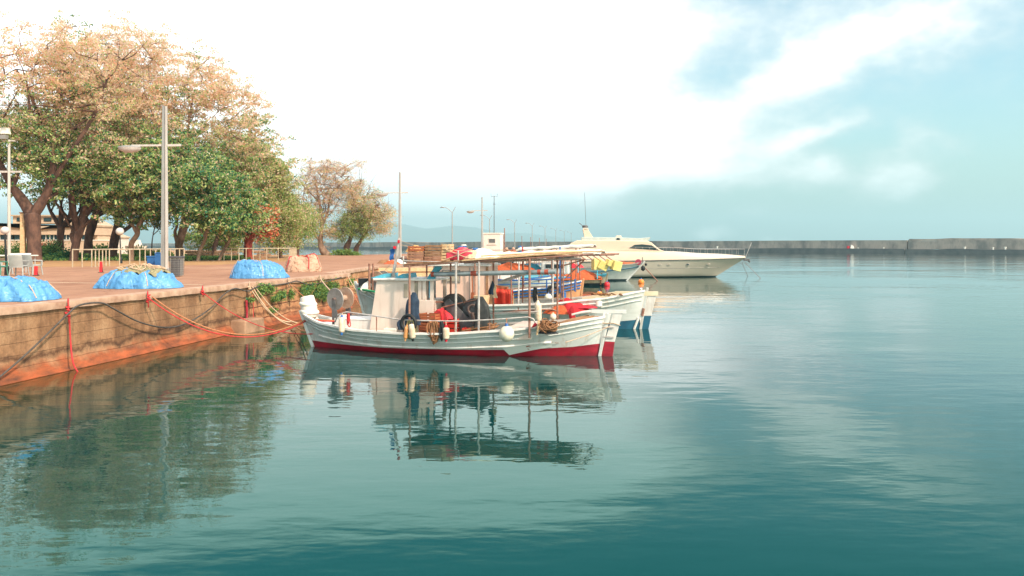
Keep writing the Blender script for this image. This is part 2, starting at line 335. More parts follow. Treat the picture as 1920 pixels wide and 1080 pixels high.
# ------------------------------------------------------------------ the setting: water, quay ground, hills
QZ = 1.85
EDGE = [(-15.6, 0), (-12.5, 19.5), (-10.6, 32.3), (-8.75, 43.2), (-9.9, 44.0), (-9.7, 58.5), (-5.0, 57.6), (2.7, 126), (62, 455)]
FAR = [(44, 458), (-20, 132), (-27, 124), (-57, 128), (-60, 220), (-320, 300), (-320, -30), (-20, -30)]
def water():
    m = bpy.data.materials.new('harbour_water'); m.use_nodes = True; nt = m.node_tree; N = nt.nodes; L = nt.links
    b = N['Principled BSDF']; b.inputs['Roughness'].default_value = .025; b.inputs['IOR'].default_value = 1.32
    b.inputs['Specular IOR Level'].default_value = .5
    tc = N.new('ShaderNodeTexCoord')
    # olive strip along the foot of the quay wall, teal water elsewhere
    sx = N.new('ShaderNodeSeparateXYZ'); L.new(tc.outputs['Object'], sx.inputs[0])
    def MM(op, a, bb):
        n = N.new('ShaderNodeMath'); n.operation = op
        for i, v in enumerate((a, bb)):
            if isinstance(v, (int, float)): n.inputs[i].default_value = v
            else: L.new(v, n.inputs[i])
        return n.outputs[0]
    dwall = MM('SUBTRACT', sx.outputs[0], MM('SUBTRACT', MM('MULTIPLY', sx.outputs[1], .152), 15.5))
    nz = N.new('ShaderNodeTexNoise'); nz.inputs['Scale'].default_value = .5; nz.inputs['Detail'].default_value = 4; L.new(tc.outputs['Object'], nz.inputs[0])
    dw = MM('ADD', dwall, MM('MULTIPLY', MM('SUBTRACT', nz.outputs[0], .5), 3.0))
    mr = N.new('ShaderNodeMapRange'); mr.inputs[1].default_value = .2; mr.inputs[2].default_value = 4.0; mr.interpolation_type = 'SMOOTHSTEP'; L.new(dw, mr.inputs[0])
    mx = N.new('ShaderNodeMix'); mx.data_type = 'RGBA'; mx.inputs[6].default_value = (.026, .030, .006, 1); mx.inputs[7].default_value = (.001, .036, .034, 1)
    L.new(mr.outputs[0], mx.inputs[0])
    def wav(scale, st, rot, det):
        mp = N.new('ShaderNodeMapping'); mp.inputs['Scale'].default_value = st; mp.inputs['Rotation'].default_value = (0, 0, rot); L.new(tc.outputs['Object'], mp.inputs[0])
        n = N.new('ShaderNodeTexNoise'); n.inputs['Scale'].default_value = scale; n.inputs['Detail'].default_value = det; n.inputs['Roughness'].default_value = .45
        L.new(mp.outputs[0], n.inputs[0]); return n.outputs[0]
    h = MM('ADD', MM('MULTIPLY', wav(.55, (.6, 1.3, 1), .25, 2), .030), MM('MULTIPLY', wav(1.9, (.55, 1.3, 1), -.1, 2), .011))
    h = MM('ADD', h, MM('MULTIPLY', wav(.13, (1, 1, 1), 0, 2), .05))
    pn = N.new('ShaderNodeMapRange'); pn.inputs[1].default_value = .38; pn.inputs[2].default_value = .66; pn.inputs[3].default_value = .45; pn.inputs[4].default_value = 1.7; L.new(wav(.045, (1, 1.6, 1), .3, 3), pn.inputs[0])
    h = MM('ADD', h, MM('MULTIPLY', wav(5.5, (.6, 1.2, 1), .1, 2), .0022)); h = MM('MULTIPLY', h, pn.outputs[0])
    bu = N.new('ShaderNodeBump'); bu.inputs['Strength'].default_value = 1; bu.inputs['Distance'].default_value = WAVE
    L.new(h, bu.inputs['Height'])
    # green-tinted mirror over a murky teal body, mixed by the Fresnel of water
    N.remove(b); df = N.new('ShaderNodeBsdfDiffuse'); L.new(mx.outputs[2], df.inputs[0]); gl = N.new('ShaderNodeBsdfGlossy'); gl.inputs['Roughness'].default_value = .02
    fr = N.new('ShaderNodeFresnel'); fr.inputs[0].default_value = 1.40
    rp = N.new('ShaderNodeValToRGB'); e = rp.color_ramp.elements; e[0].position = .04; e[0].color = (.26, .78, .68, 1); e[1].position = .42; e[1].color = (1, 1, 1, 1); L.new(fr.outputs[0], rp.inputs[0]); L.new(rp.outputs[0], gl.inputs[0])
    ms = N.new('ShaderNodeMixShader'); L.new(fr.outputs[0], ms.inputs[0]); L.new(df.outputs[0], ms.inputs[1]); L.new(gl.outputs[0], ms.inputs[2]); L.new(ms.outputs[0], N['Material Output'].inputs[0])
    for n_ in (df, gl, fr): L.new(bu.outputs[0], n_.inputs['Normal'])
    w = MB(); R = 16000
    w.add([(-R, -300, 0), (R, -300, 0), (R, R*1.6, 0), (-R, R*1.6, 0)], [(0, 1, 2, 3)])
    o = w.build('water', m, origin=(0, 0, 0)); o['kind'] = 'structure'
WAVE = 0.6
water()
def ground_mat():
    m = bpy.data.materials.new('quay_concrete'); m.use_nodes = True; nt = m.node_tree; N = nt.nodes; L = nt.links
    b = N['Principled BSDF']; b.inputs['Roughness'].default_value = .85; b.inputs['Specular IOR Level'].default_value = .25
    tc = N.new('ShaderNodeTexCoord')
    def no(s, d, st=(1, 1, 1)):
        mp = N.new('ShaderNodeMapping'); mp.inputs['Scale'].default_value = st; L.new(tc.outputs['Object'], mp.inputs[0])
        n = N.new('ShaderNodeTexNoise'); n.inputs['Scale'].default_value = s; n.inputs['Detail'].default_value = d; n.inputs['Roughness'].default_value = .65; L.new(mp.outputs[0], n.inputs[0]); return n.outputs[0]
    def ramp(f, p0, c0, p1, c1):
        r = N.new('ShaderNodeValToRGB'); r.color_ramp.elements[0].position = p0; r.color_ramp.elements[0].color = (*c0, 1); r.color_ramp.elements[1].position = p1; r.color_ramp.elements[1].color = (*c1, 1); L.new(f, r.inputs[0]); return r.outputs[0]
    def mix(a, bb, f, mode='MIX'):
        x = N.new('ShaderNodeMix'); x.data_type = 'RGBA'; x.blend_type = mode
        if isinstance(f, float): x.inputs[0].default_value = f
        else: L.new(f, x.inputs[0])
        L.new(a, x.inputs[6]); L.new(bb, x.inputs[7]); return x.outputs[2]
    c = ramp(no(.22, 6), .35, (.36, .175, .105), .7, (.46, .245, .155))
    c = mix(c, ramp(no(1.3, 8, (1, .35, 1)), .35, (.78, .76, .74), .6, (1, 1, 1)), .8, 'MULTIPLY')
    c = mix(c, ramp(no(9, 4), .3, (.8, .8, .8), .7, (1.05, 1.05, 1.05)), .6, 'MULTIPLY')
    # slab joints and cracks of the old quay floor
    mj = N.new('ShaderNodeMapping'); mj.inputs['Rotation'].default_value = (0, 0, .17); L.new(tc.outputs['Object'], mj.inputs[0])
    wj = N.new('ShaderNodeTexBrick'); wj.inputs['Scale'].default_value = 1; wj.inputs['Brick Width'].default_value = 5.2; wj.inputs['Row Height'].default_value = 4.1; wj.inputs['Mortar Size'].default_value = .03; wj.offset = 0
    wj.inputs[1].default_value = (1, 1, 1, 1); wj.inputs[2].default_value = (.90, .88, .87, 1); wj.inputs[3].default_value = (.45, .38, .34, 1); L.new(mj.outputs[0], wj.inputs[0])
    c = mix(c, wj.outputs[0], .8, 'MULTIPLY')
    vo = N.new('ShaderNodeTexVoronoi'); vo.feature = 'DISTANCE_TO_EDGE'; vo.inputs['Scale'].default_value = .33
    wv = N.new('ShaderNodeVectorMath'); wv.operation = 'ADD'; L.new(tc.outputs['Object'], wv.inputs[0]); nn = N.new('ShaderNodeTexNoise'); nn.inputs['Scale'].default_value = 1.5; nn.inputs['Detail'].default_value = 5; L.new(tc.outputs['Object'], nn.inputs[0]); L.new(nn.outputs[1], wv.inputs[1]); L.new(wv.outputs[0], vo.inputs[0])
    c = mix(c, ramp(vo.outputs[0], .0, (.5, .42, .38), .012, (1, 1, 1)), .6, 'MULTIPLY')
    c = mix(c, ramp(no(.6, 7), .55, (1, 1, 1), .72, (.68, .62, .58)), .7, 'MULTIPLY')
    L.new(c, b.inputs['Base Color'])
    bu = N.new('ShaderNodeBump'); bu.inputs['Distance'].default_value = .02; bu.inputs['Strength'].default_value = .4; L.new(no(6, 6), bu.inputs['Height']); L.new(bu.outputs[0], b.inputs['Normal'])
    return m
M_ground = ground_mat()
def wall_mat(name, stone):
    m = bpy.data.materials.new(name); m.use_nodes = True; nt = m.node_tree; N = nt.nodes; L = nt.links
    b = N['Principled BSDF']; b.inputs['Roughness'].default_value = .85
    tc = N.new('ShaderNodeTexCoord'); uv = tc.outputs['UV']
    def no(s, d, st=(1, 1, 1)):
        mp = N.new('ShaderNodeMapping'); mp.inputs['Scale'].default_value = st; L.new(uv, mp.inputs[0])
        n = N.new('ShaderNodeTexNoise'); n.inputs['Scale'].default_value = s; n.inputs['Detail'].default_value = d; n.inputs['Roughness'].default_value = .65; L.new(mp.outputs[0], n.inputs[0]); return n.outputs[0]
    def ramp(f, *st):
        r = N.new('ShaderNodeValToRGB'); e = r.color_ramp.elements
        while len(e) < len(st): e.new(.5)
        for k, (p, c) in enumerate(st): e[k].position = p; e[k].color = (*c, 1)
        L.new(f, r.inputs[0]); return r.outputs[0]
    def mix(a, bb, f, mode='MIX'):
        x = N.new('ShaderNodeMix'); x.data_type = 'RGBA'; x.blend_type = mode
        if isinstance(f, float): x.inputs[0].default_value = f
        else: L.new(f, x.inputs[0])
        L.new(a, x.inputs[6]); L.new(bb, x.inputs[7]); return x.outputs[2]
    sp = N.new('ShaderNodeSeparateXYZ'); L.new(uv, sp.inputs[0])
    def MM(op, a, bb):
        n = N.new('ShaderNodeMath'); n.operation = op
        for i, v in enumerate((a, bb)):
            if isinstance(v, (int, float)): n.inputs[i].default_value = v
            else: L.new(v, n.inputs[i])
        return n.outputs[0]
    if stone:
        c = ramp(no(.9, 6), (.3, (.42, .16, .07)), (.7, (.74, .38, .19)))
        c = mix(c, ramp(no(5, 7), (.35, (.55, .5, .48)), (.65, (1, 1, 1))), .6, 'MULTIPLY')
        br = N.new('ShaderNodeTexBrick'); br.inputs['Scale'].default_value = 1; br.inputs['Brick Width'].default_value = 1.3; br.inputs['Row Height'].default_value = .46
        br.inputs['Mortar Size'].default_value = .022; br.inputs['Mortar Smooth'].default_value = .4; br.offset = .37
        br.inputs[1].default_value = (1, 1, 1, 1); br.inputs[2].default_value = (.8, .74, .7, 1); br.inputs[3].default_value = (.22, .12, .09, 1)
        wv = N.new('ShaderNodeVectorMath'); wv.operation = 'ADD'; L.new(uv, wv.inputs[0])
        nn = N.new('ShaderNodeTexNoise'); nn.inputs['Scale'].default_value = 1.2; L.new(uv, nn.inputs[0]); sc = N.new('ShaderNodeVectorMath'); sc.operation = 'SCALE'; sc.inputs[3].default_value = .22; L.new(nn.outputs[1], sc.inputs[0]); L.new(sc.outputs[0], wv.inputs[1]); L.new(wv.outputs[0], br.inputs[0])
        c = mix(c, br.outputs[0], .9, 'MULTIPLY'); hgt = br.outputs[1]
    else:
        c = ramp(no(.8, 7, (1, .8, 1)), (.28, (.15, .07, .03)), (.48, (.33, .165, .08)), (.72, (.50, .29, .16)))
        c = mix(c, ramp(no(1.6, 6, (1.2, .16, 1)), (.40, (.32, .24, .20)), (.56, (1, 1, 1))), .55, 'MULTIPLY')     # vertical run-off stains
        c = mix(c, ramp(no(14, 6), (.35, (.62, .6, .58)), (.55, (1.05, 1.05, 1.05))), .6, 'MULTIPLY')
        br = N.new('ShaderNodeTexBrick'); br.inputs['Scale'].default_value = 1; br.inputs['Brick Width'].default_value = 90; br.inputs['Row Height'].default_value = .31
        br.inputs['Mortar Size'].default_value = .008; br.inputs['Mortar Smooth'].default_value = .8
        br.inputs[1].default_value = (1, 1, 1, 1); br.inputs[2].default_value = (.93, .91, .9, 1); br.inputs[3].default_value = (.45, .36, .3, 1); L.new(uv, br.inputs[0])
        c = mix(c, br.outputs[0], .4, 'MULTIPLY'); hgt = br.outputs[1]
    # weed and rust-coloured tide band: ragged upper edge
    hz = MM('ADD', sp.outputs[1], MM('MULTIPLY', MM('SUBTRACT', no(1.1, 9), .5), .95))
    dark = ramp(hz, (.40, (1, 1, 1)), (.54, (.26, .19, .15)), (.68, (.95, .92, .9)), (.9, (1, 1, 1)))
    c = mix(c, dark, .9, 'MULTIPLY')
    tide = ramp(hz, (.18, (1, 1, 1)), (.46, (0, 0, 0)))
    tcol = ramp(no(2.2, 8, (.5, 2, 1)), (.32, (.09, .03, .015)), (.5, (.26, .065, .02)), (.66, (.44, .095, .03)))
    c = mix(c, tcol, tide)
    L.new(c, b.inputs['Base Color'])
    bu = N.new('ShaderNodeBump'); bu.inputs['Distance'].default_value = .035; bu.inputs['Strength'].default_value = .8
    L.new(MM('ADD', MM('MULTIPLY', no(5, 7), .8), MM('MULTIPLY', hgt, -.8)), bu.inputs['Height']); L.new(bu.outputs[0], b.inputs['Normal'])
    return m
M_wallc = wall_mat('stained_quay_concrete', False); M_walls = wall_mat('mossy_stone_blocks', True)
M_cope = mk('worn_coping_concrete', (.52, .33, .23), (.32, .17, .11), 2.2, .85, .03, detail=9)
def quay():
    g = MB(); pts = EDGE+FAR; n = len(pts)
    g.add([(x, y, QZ) for x, y in pts]+[(x, y, QZ-.05) for x, y in pts], [tuple(range(n)), tuple(range(2*n-1, n-1, -1))]+[(i, n+i, n+(i+1) % n, (i+1) % n) for i in range(n)])
    g.build('ground', M_ground, origin=(0, 0, 0))['kind'] = 'structure'
    def wallseg(name, i0, i1, mat, label):
        # wall face with arc-length UVs, a worn coping on top and a foot ledge at the water
        pp = [Vector(p) for p in EDGE[i0:i1+1]]
        root = thing(name, label, 'quay wall', (pp[0].x, pp[0].y, 0)); o = ORG[root.name]
        P = [];
        for a, b in zip(pp[:-1], pp[1:]):
            k = max(1, int((b-a).length/.45)); P += [(a.lerp(b, t/k), (b-a).normalized()) for t in range(k)]
        P.append((pp[-1], (pp[-1]-pp[-2]).normalized()))
        lv = [-.6, .02, .05, .30, .5, .8, 1.1, 1.4, QZ-.18]; off = [.30, .30, .24, .06, .03, .02, .015, .01, 0]
        vs = []; uvs = []; s = 0; last = None
        for p, d in P:
            if last is not None: s += (p-last).length
            last = p; nrm = Vector((d.y, -d.x))
            for z, q in zip(lv, off):
                j = (mn.noise(Vector((s*.9, z*2, i0)))*.05 + mn.noise(Vector((s*3.1, z*5, 7)))*.018)*(1.6 if mat is M_walls else .8)
                jj = j if -.1 < z < QZ-.3 else 0
                w = p+nrm*(q-.04+jj); zz = z+(mn.noise(Vector((s*.8, 3, 1)))*.03 if .03 < z < .4 else 0)
                vs.append(Vector((w.x, w.y, zz))-o); uvs.append((s, z))
        m = len(lv); fs = [(i*m+j, (i+1)*m+j, (i+1)*m+j+1, i*m+j+1) for i in range(len(P)-1) for j in range(m-1)]
        me = bpy.data.meshes.new('wall_face'); me.from_pydata(vs, [], fs); me.materials.append(mat); uvl = me.uv_layers.new(name='UVMap')
        for l in me.loops: uvl.data[l.index].uv = uvs[l.vertex_index]
        me.polygons.foreach_set('use_smooth', [True]*len(me.polygons)); me.set_sharp_from_angle(angle=math.radians(30))
        ob = bpy.data.objects.new('wall_face', me); COL.objects.link(ob); ob.parent = root
        c = MB(); q = []
        for k, (p, d) in enumerate(P):
            nrm = Vector((d.y, -d.x)); j = mn.noise(Vector((p.x*1.7, p.y*1.7, 2)))*.035; j2 = mn.noise(Vector((p.x*2.3, p.y*2.3, 9)))*.02
            a = p-nrm*.55; e = p+nrm*(.05+j); e2 = p+nrm*(.03+j)
            q.append([(a.x, a.y, QZ+.012), (e2.x, e2.y, QZ+.012+j2*.4), (e.x, e.y, QZ-.03+j2), (e.x, e.y, QZ-.17+j2), (e2.x-nrm.x*.06, e2.y-nrm.y*.06, QZ-.19), (a.x, a.y, QZ-.19)])
        vs = [v for r in q for v in r]; fs = [(i*6+j, i*6+(j+1) % 6, (i+1)*6+(j+1) % 6, (i+1)*6+j) for i in range(len(q)-1) for j in range(6)]
        fs += [(5, 4, 3, 2, 1, 0), tuple((len(q)-1)*6+j for j in range(6))]
        c.add(vs, fs); c.build('coping', M_cope, root, smooth=2)
    SPLIT = 2
    wallseg('quay_wall', 0, 2, M_wallc, 'stained concrete quay wall with rust coloured tide band in the foreground')
    wallseg('quay_wall', 2, 4, M_walls, 'quay wall of orange stone blocks with green plants behind the white boat')
    wallseg('quay_wall', 4, 6, M_walls, 'far stone quay wall with timber planks behind the wheelhouse')
    wallseg('quay_wall', 6, 8, M_walls, 'long far quay wall along which the distant boats are moored')
quay()
def strip(name, pts, w, mat, z=QZ+.004, label=None):
    s = MB()
    for a, b in zip(pts[:-1], pts[1:]):
        a, b = Vector(a), Vector(b); d = (b-a).normalized(); n = Vector((-d.y, d.x))*w/2
        s.add([(a.x-n.x, a.y-n.y, z), (b.x-n.x, b.y-n.y, z), (b.x+n.x, b.y+n.y, z), (a.x+n.x, a.y+n.y, z)], [(0, 1, 2, 3)])
    o = s.build(name, mat); o['kind'] = 'structure'; return o
M_line = mk('worn_white_line_paint', (.78, .62, .46), (.60, .38, .24), 6, .8, contrast=(.3, .5))
strip('painted_line', [gnd(-60, 526)[:2], gnd(150, 530.5)[:2], gnd(380, 534)[:2]], .12, M_line)
strip('painted_line', [gnd(330, 502)[:2], gnd(470, 503.5)[:2]], .16, M_line)
M_redm = mk('worn_red_paint', (.5, .1, .07), (.45, .22, .14), 5, .8)
strip('painted_mark', [gnd(132, 554)[:2], gnd(168, 553.5)[:2]], .07, M_redm, QZ+.008)
M_earth = mk('ochre_earth', (.42, .22, .09), (.30, .15, .06), 1.2, .95, .03, detail=8)
def poly(name, pts, mat, z, kind='structure'):
    s = MB(); n = len(pts); s.add([(p[0], p[1], z) for p in pts], [tuple(range(n))]); o = s.build(name, mat); o['kind'] = kind; return o
poly('earth_strip', [gnd(-120, 503)[:2], gnd(400, 497)[:2], gnd(560, 489)[:2], (-27, 110), (-26, 122), (-57, 126), (-59, 200), (-150, 230), (-150, 60)], M_earth, QZ+.006)
# haze-blue hills far across the gulf
def hills():
    m = mk('hill_scrub', (.10, .13, .10), (.16, .15, .11), .002, .95)
    prof = [(-300, 438), (0, 436), (240, 430), (330, 428), (450, 436), (560, 436), (640, 430), (700, 424), (740, 417), (780, 425), (800, 429), (830, 426), (850, 423), (890, 426), (920, 432), (945, 438), (985, 437), (1030, 443), (1080, 450), (1120, 456), (1180, 459.5)]
    D = 11000; h = MB(); rnd = random.Random(3)
    rows = []
    for k in range(160):
        px = -300+1480*k/159
        for (a, ya), (b, yb) in zip(prof[:-1], prof[1:]):
            if a <= px <= b: y = ya+(yb-ya)*(px-a)/(b-a)
        z = max(0, (HY-y)/FPX*D)+3; X = (px-960)/FPX*D; r = []
        for q in range(9):
            t = q/8; zz = z*math.sin(math.pi*t/1.0*.5)**.9 if t < 1 else z
            rg = mn.noise(Vector((px*.02, t*3, 0)))*.12*z*math.sin(math.pi*t)
            r.append((X*(1+.0*t), D-1800*(1-t)+rg*3, zz+rg))
        r.append((X, D+1500, -5)); rows.append(r)
    n = len(rows[0]); h.add([v for r in rows for v in r], [(i*n+j, (i+1)*n+j, (i+1)*n+j+1, i*n+j+1) for i in range(len(rows)-1) for j in range(n-1)])
    o = h.build('hills', m, smooth=True); o['kind'] = 'structure'
hills()
# ------------------------------------------------------------------ breakwater
def breakwater():
    A, B = Vector((-110, 637)), Vector((187, 291)); d = (B-A).normalized(); nr = Vector((-d.y, d.x))*-1   # toward the camera
    if nr.y > 0: nr = -nr
    def seg(name, t0, t1, top, label, extra=None):
        a = A+(B-A)*t0; b = A+(B-A)*t1; root = thing(name, label, 'breakwater', (a.x, a.y, 0))
        def block(nm, o0, o1, z0, z1, mat):
            s = MB(); k = 60
            def P(t, o, z): q = a.lerp(b, t)+nr*o; return (q.x, q.y, z)
            vs = []; 
            for i in range(k+1):
                j = mn.noise(Vector((i*1.7, z1, 5)))*.3+(.16 if (i//3) % 2 else 0)
                for o, z in ((o1, z0), (o1, z1+j), (o0, z1+j), (o0, z0)): vs.append(P(i/k, o, z))
            s.add(vs, [(i*4+q, (i+1)*4+q, (i+1)*4+(q+1) % 4, i*4+(q+1) % 4) for i in range(k) for q in range(4)]+[(3, 2, 1, 0), (k*4, k*4+1, k*4+2, k*4+3)])
            s.build(nm, mat, root)
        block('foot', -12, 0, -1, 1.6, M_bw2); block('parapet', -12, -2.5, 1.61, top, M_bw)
        if extra: block('capping', -11, -3.2, top+.02, extra, M_bw)
    seg('breakwater', -1.6, .905, 5.25, 'long grey concrete breakwater crossing the whole horizon behind the yacht')
    seg('breakwater', .906, 1.6, 5.0, 'raised end section of the breakwater at the right edge', 5.75)
    # small things on it
    def on(px, off=-1.2): 
        u = (px-960)/FPX; a = A+nr*off; t = (a.y*u-a.x)/(d.x-u*d.y); return a+d*t
    p = on(1592); s = MB(); s.prism([(-.9, 0), (.9, 0), (.7, 1.1), (-.7, 1.3)], (p.x, p.y, 1.62), (1, 0, 0), (0, 0, 1), .8); s.add([], [])
    tag(s.build('storage_box', M_redc), 'small red shape standing on the foot of the breakwater', 'box')
    p = on(1597.5); s = MB(); s.prism([(-.8, 0), (.9, 0), (.5, 1.2), (-.3, 1.8)], (p.x, p.y, 1.62), (1, 0, 0), (0, 0, 1), .8)
    tag(s.build('storage_box', M_plasw), 'small white shape beside the red one on the breakwater', 'box')
    for px, sz, lb in ((1345, .9, 'white speck of a bollard on the breakwater behind the yacht bow'), (1609, .5, 'pale bollard just right of the red shape on the breakwater'), (1657, .6, 'small pale bollard midway along the right part of the breakwater'), (1809, .8, 'pale bollard on the raised breakwater section, left of three'), (1862, .7, 'pale bollard on the raised breakwater section, middle of three'), (1885, .8, 'pale bollard nearest the right edge on the breakwater')):
        p = on(px); s = MB(); s.lathe((p.x, p.y, 1.6), (p.x, p.y, 1.6+sz*1.3), [(0, sz*.4), (.6, sz*.35), (.7, sz*.55), (1, sz*.5)], 10)
        tag(s.build('bollard', M_plasw), lb, 'bollard', 'bollards on the breakwater')
breakwater()
# ------------------------------------------------------------------ kiosk, masts, lamps
def kiosk():
    F = Frame(-2.55, 110.5, -9); r = thing('harbour_kiosk', 'small square white kiosk with a barred window on the mole', 'kiosk', (-2.55, 110.5, QZ))
    w, d, h = 2.35, 2.6, 3.05
    s = MB(F).box((0, 0, QZ+h/2), (w, d, h)); s.build('wall', M_kiosk, r, bevel=.02)
    MB(F).box((0, 0, QZ+h+.07), (w+.16, d+.16, .14)).build('roof_slab', M_plasw, r)
    fr = MB(F).box((.05, -d/2-.02, QZ+2.1), (.98, .06, .66)).build('window', M_kiosk, r)
    MB(F).box((.05, -d/2-.05, QZ+2.1), (.86, .04, .54)).build('pane', M_glass, fr)
    g = MB(F)
    for k in range(7): g.tube([(-.33+k*.127, -d/2-.09, QZ+1.84), (-.33+k*.127, -d/2-.09, QZ+2.36)], .018, 5)
    g.build('window_bars', M_steel, fr)
    MB(F).box((.02, -d/2-.05, QZ+1.62), (1.3, .12, .08)).build('sill', M_plasw, r)
    m = thing('antenna_mast', 'thin antenna mast with forked head rising behind the kiosk roof', 'antenna', (-2.5, 111.9, QZ))
    x, y = -2.5, 111.9; z1 = at(926, 368, 111.9).z
    MB().tube([(x, y, QZ), (x, y, z1)], [.07, .045], 6).build('pole', M_dsteel, m)
    MB().tube([(x-.46, y, z1+.35), (x-.42, y, z1-.1), (x-.12, y, z1+.02), (x+.12, y, z1+.02), (x+.42, y, z1-.1), (x+.46, y, z1+.35)], .026, 5).build('antenna_fork', M_dsteel, m)
    MB().tube([(x-.15, y, z1-1.1), (x+.2, y, z1-1.1)], .03, 5).build('antenna_spreader', M_dsteel, m)
kiosk()
def quay_lamp():
    H = 9.1; r = thing('street_lamp', 'tall grey cross-shaped lamp post standing by the blue tarpaulin heap and bins', 'street lamp', (0, 0, 0), 'cross-shaped lamps along the quay')
    c = MB()
    c.beam((-.075, 0, 0), (-.055, 0, H), .20, .26, 0, .12, .16); c.build('column', M_lampg, r)
    c = MB(); c.beam((.105, .02, 0), (.07, .02, H-.02), .10, .22, 0, .07, .14); c.build('column_fin', M_lampw, r)
    MB().beam((-.01, -.18, .0), (-.01, .2, .05), .5, .5).box((0, 0, .03), (.6, .5, .06)).build('base_plate', M_lampg, r)
    za = 6.95
    MB().beam((-1.75, 0, za-.03), (-.16, 0, za), .12, .10).build('arm', M_lampw, r); MB().beam((.15, 0, za), (.85, 0, za+.02), .12, .12).build('arm', M_lampw, r)
    hd = MB(); hd.grid(lambda u, v: (-1.85+math.cos(v*2*math.pi)*.62*math.sin(u*math.pi/2), math.sin(v*2*math.pi)*.3*math.sin(u*math.pi/2), za-.12-.34*(1-math.cos(u*math.pi/2)) if 0 else za-.42+.30*(1-math.cos(u*math.pi/2))), 6, 18)
    hd2 = MB(); hd2.grid(lambda u, v: (-1.85+math.cos(v*2*math.pi)*.64*math.sin(u*math.pi/2), math.sin(v*2*math.pi)*.31*math.sin(u*math.pi/2), za-.02-.10*(1-math.cos(u*math.pi/2))), 5, 18)
    h = hd2.build('lamp_head', M_lampg, r, smooth=True); hd.build('diffuser', M_lampw, h, smooth=True)
    return r
QL = quay_lamp(); p = gnd(309, 512.5); QL.location = p; QL.rotation_euler.z = math.radians(4); QL.name = 'street_lamp'
p = gnd(750, 487); copy_tree(QL, p, math.radians(2), 'tall grey cross-shaped lamp post standing right of the bare trees')
p = gnd(904, 477.4); copy_tree(QL, p, 0, 'tall cross-shaped lamp post just left of the white kiosk')
def v_lamp():
    r = thing('mole_lamp', 'slim two-armed lamp post above the red life raft', 'street lamp', (0, 0, 0), 'two-armed lamps along the mole')
    H = 8.0; MB().tube([(0, 0, 0), (0, 0, 1.2), (0, 0, 1.25), (0, 0, H)], [.17, .17, .12, .09], 8).build('pole', M_lampg, r)
    MB().tube([(0, 0, H-.05), (-.9, 0, H+.75), (-1.5, 0, H+1.0)], .055, 6).build('arm', M_lampg, r)
    MB().tube([(0, 0, H-.05), (.45, 0, H+.7), (.62, 0, H+1.05)], .055, 6).build('arm', M_lampg, r)
    MB().ball((-1.95, 0, H+.98), .52, 10, (1, .4, .22)).build('lamp_head', M_lampg, r, smooth=True)
    return r
VL = v_lamp()
names = ['first and nearest', 'second', 'third', 'fourth', 'fifth', 'sixth', 'seventh', 'eighth']
Y1 = FPX*(8.0+QZ-HC)/61
for k, (px, hh) in enumerate([(848, 61), (918, 48), (965, 41), (998, 35.3), (1022, 30.5), (1042, 26.8), (1058, 23.6), (1071, 21)]):
    Y = FPX*(8.0+QZ-HC)/hh; loc = Vector(((px-960)/FPX*Y, Y, QZ)); lb = 'slim two-armed lamp post on the mole, %s in the receding row' % names[k]
    if k == 0: VL.location = loc; VL['label'] = lb
    else: copy_tree(VL, loc, 0, lb)
def flood_lamp():
    p = gnd(17, 493); h = p.y/FPX; r = thing('floodlight_post', 'white floodlight post with crossbar at the left edge', 'street lamp', p)
    z = lambda py: at(17, py, p.y).z
    MB().tube([p, (p.x, p.y, z(262))], [.14, .10], 8).build('pole', M_lampw, r)
    MB().beam((p.x-1.3, p.y, z(322)), (p.x+1.1, p.y, z(322)), .12, .16).build('crossbar', M_lampw, r); MB().beam((p.x-.6, p.y, z(264)), (p.x+.5, p.y, z(264)), .1, .1).build('crossbar', M_lampw, r)
    b = MB(); b.box((p.x-.35, p.y-.1, z(246)), (.9, .5, .55), 0, 0, .85); b.build('floodlight', M_plasw, r, bevel=.04)
    MB().box((p.x-.35, p.y-.30, z(258)), (.66, .4, .34), 0, 0, 1.1).build('reflector', M_lampg, r)
flood_lamp()
for px, top, by, lb in ((9, 432, 516, 'white globe lamp on black pole beside the grey chairs'), (223, 434, 494, 'white globe lamp on black pole behind the railing')):
    p = gnd(px+4, by); r = thing('globe_lamp', lb, 'street lamp', p, 'globe lamps'); zt = at(px, top, p.y).z
    MB().tube([p, (p.x-.1, p.y, zt-.2)], [.06, .05], 8).lathe(p, p+Vector((0, 0, .5)), [(0, .12), (.8, .11), (1, .06)], 10).build('pole', M_black, r)
    MB().ball((p.x-.1, p.y, zt), 7.3/FPX*p.y, 18).build('globe', M_globe, r, smooth=True)
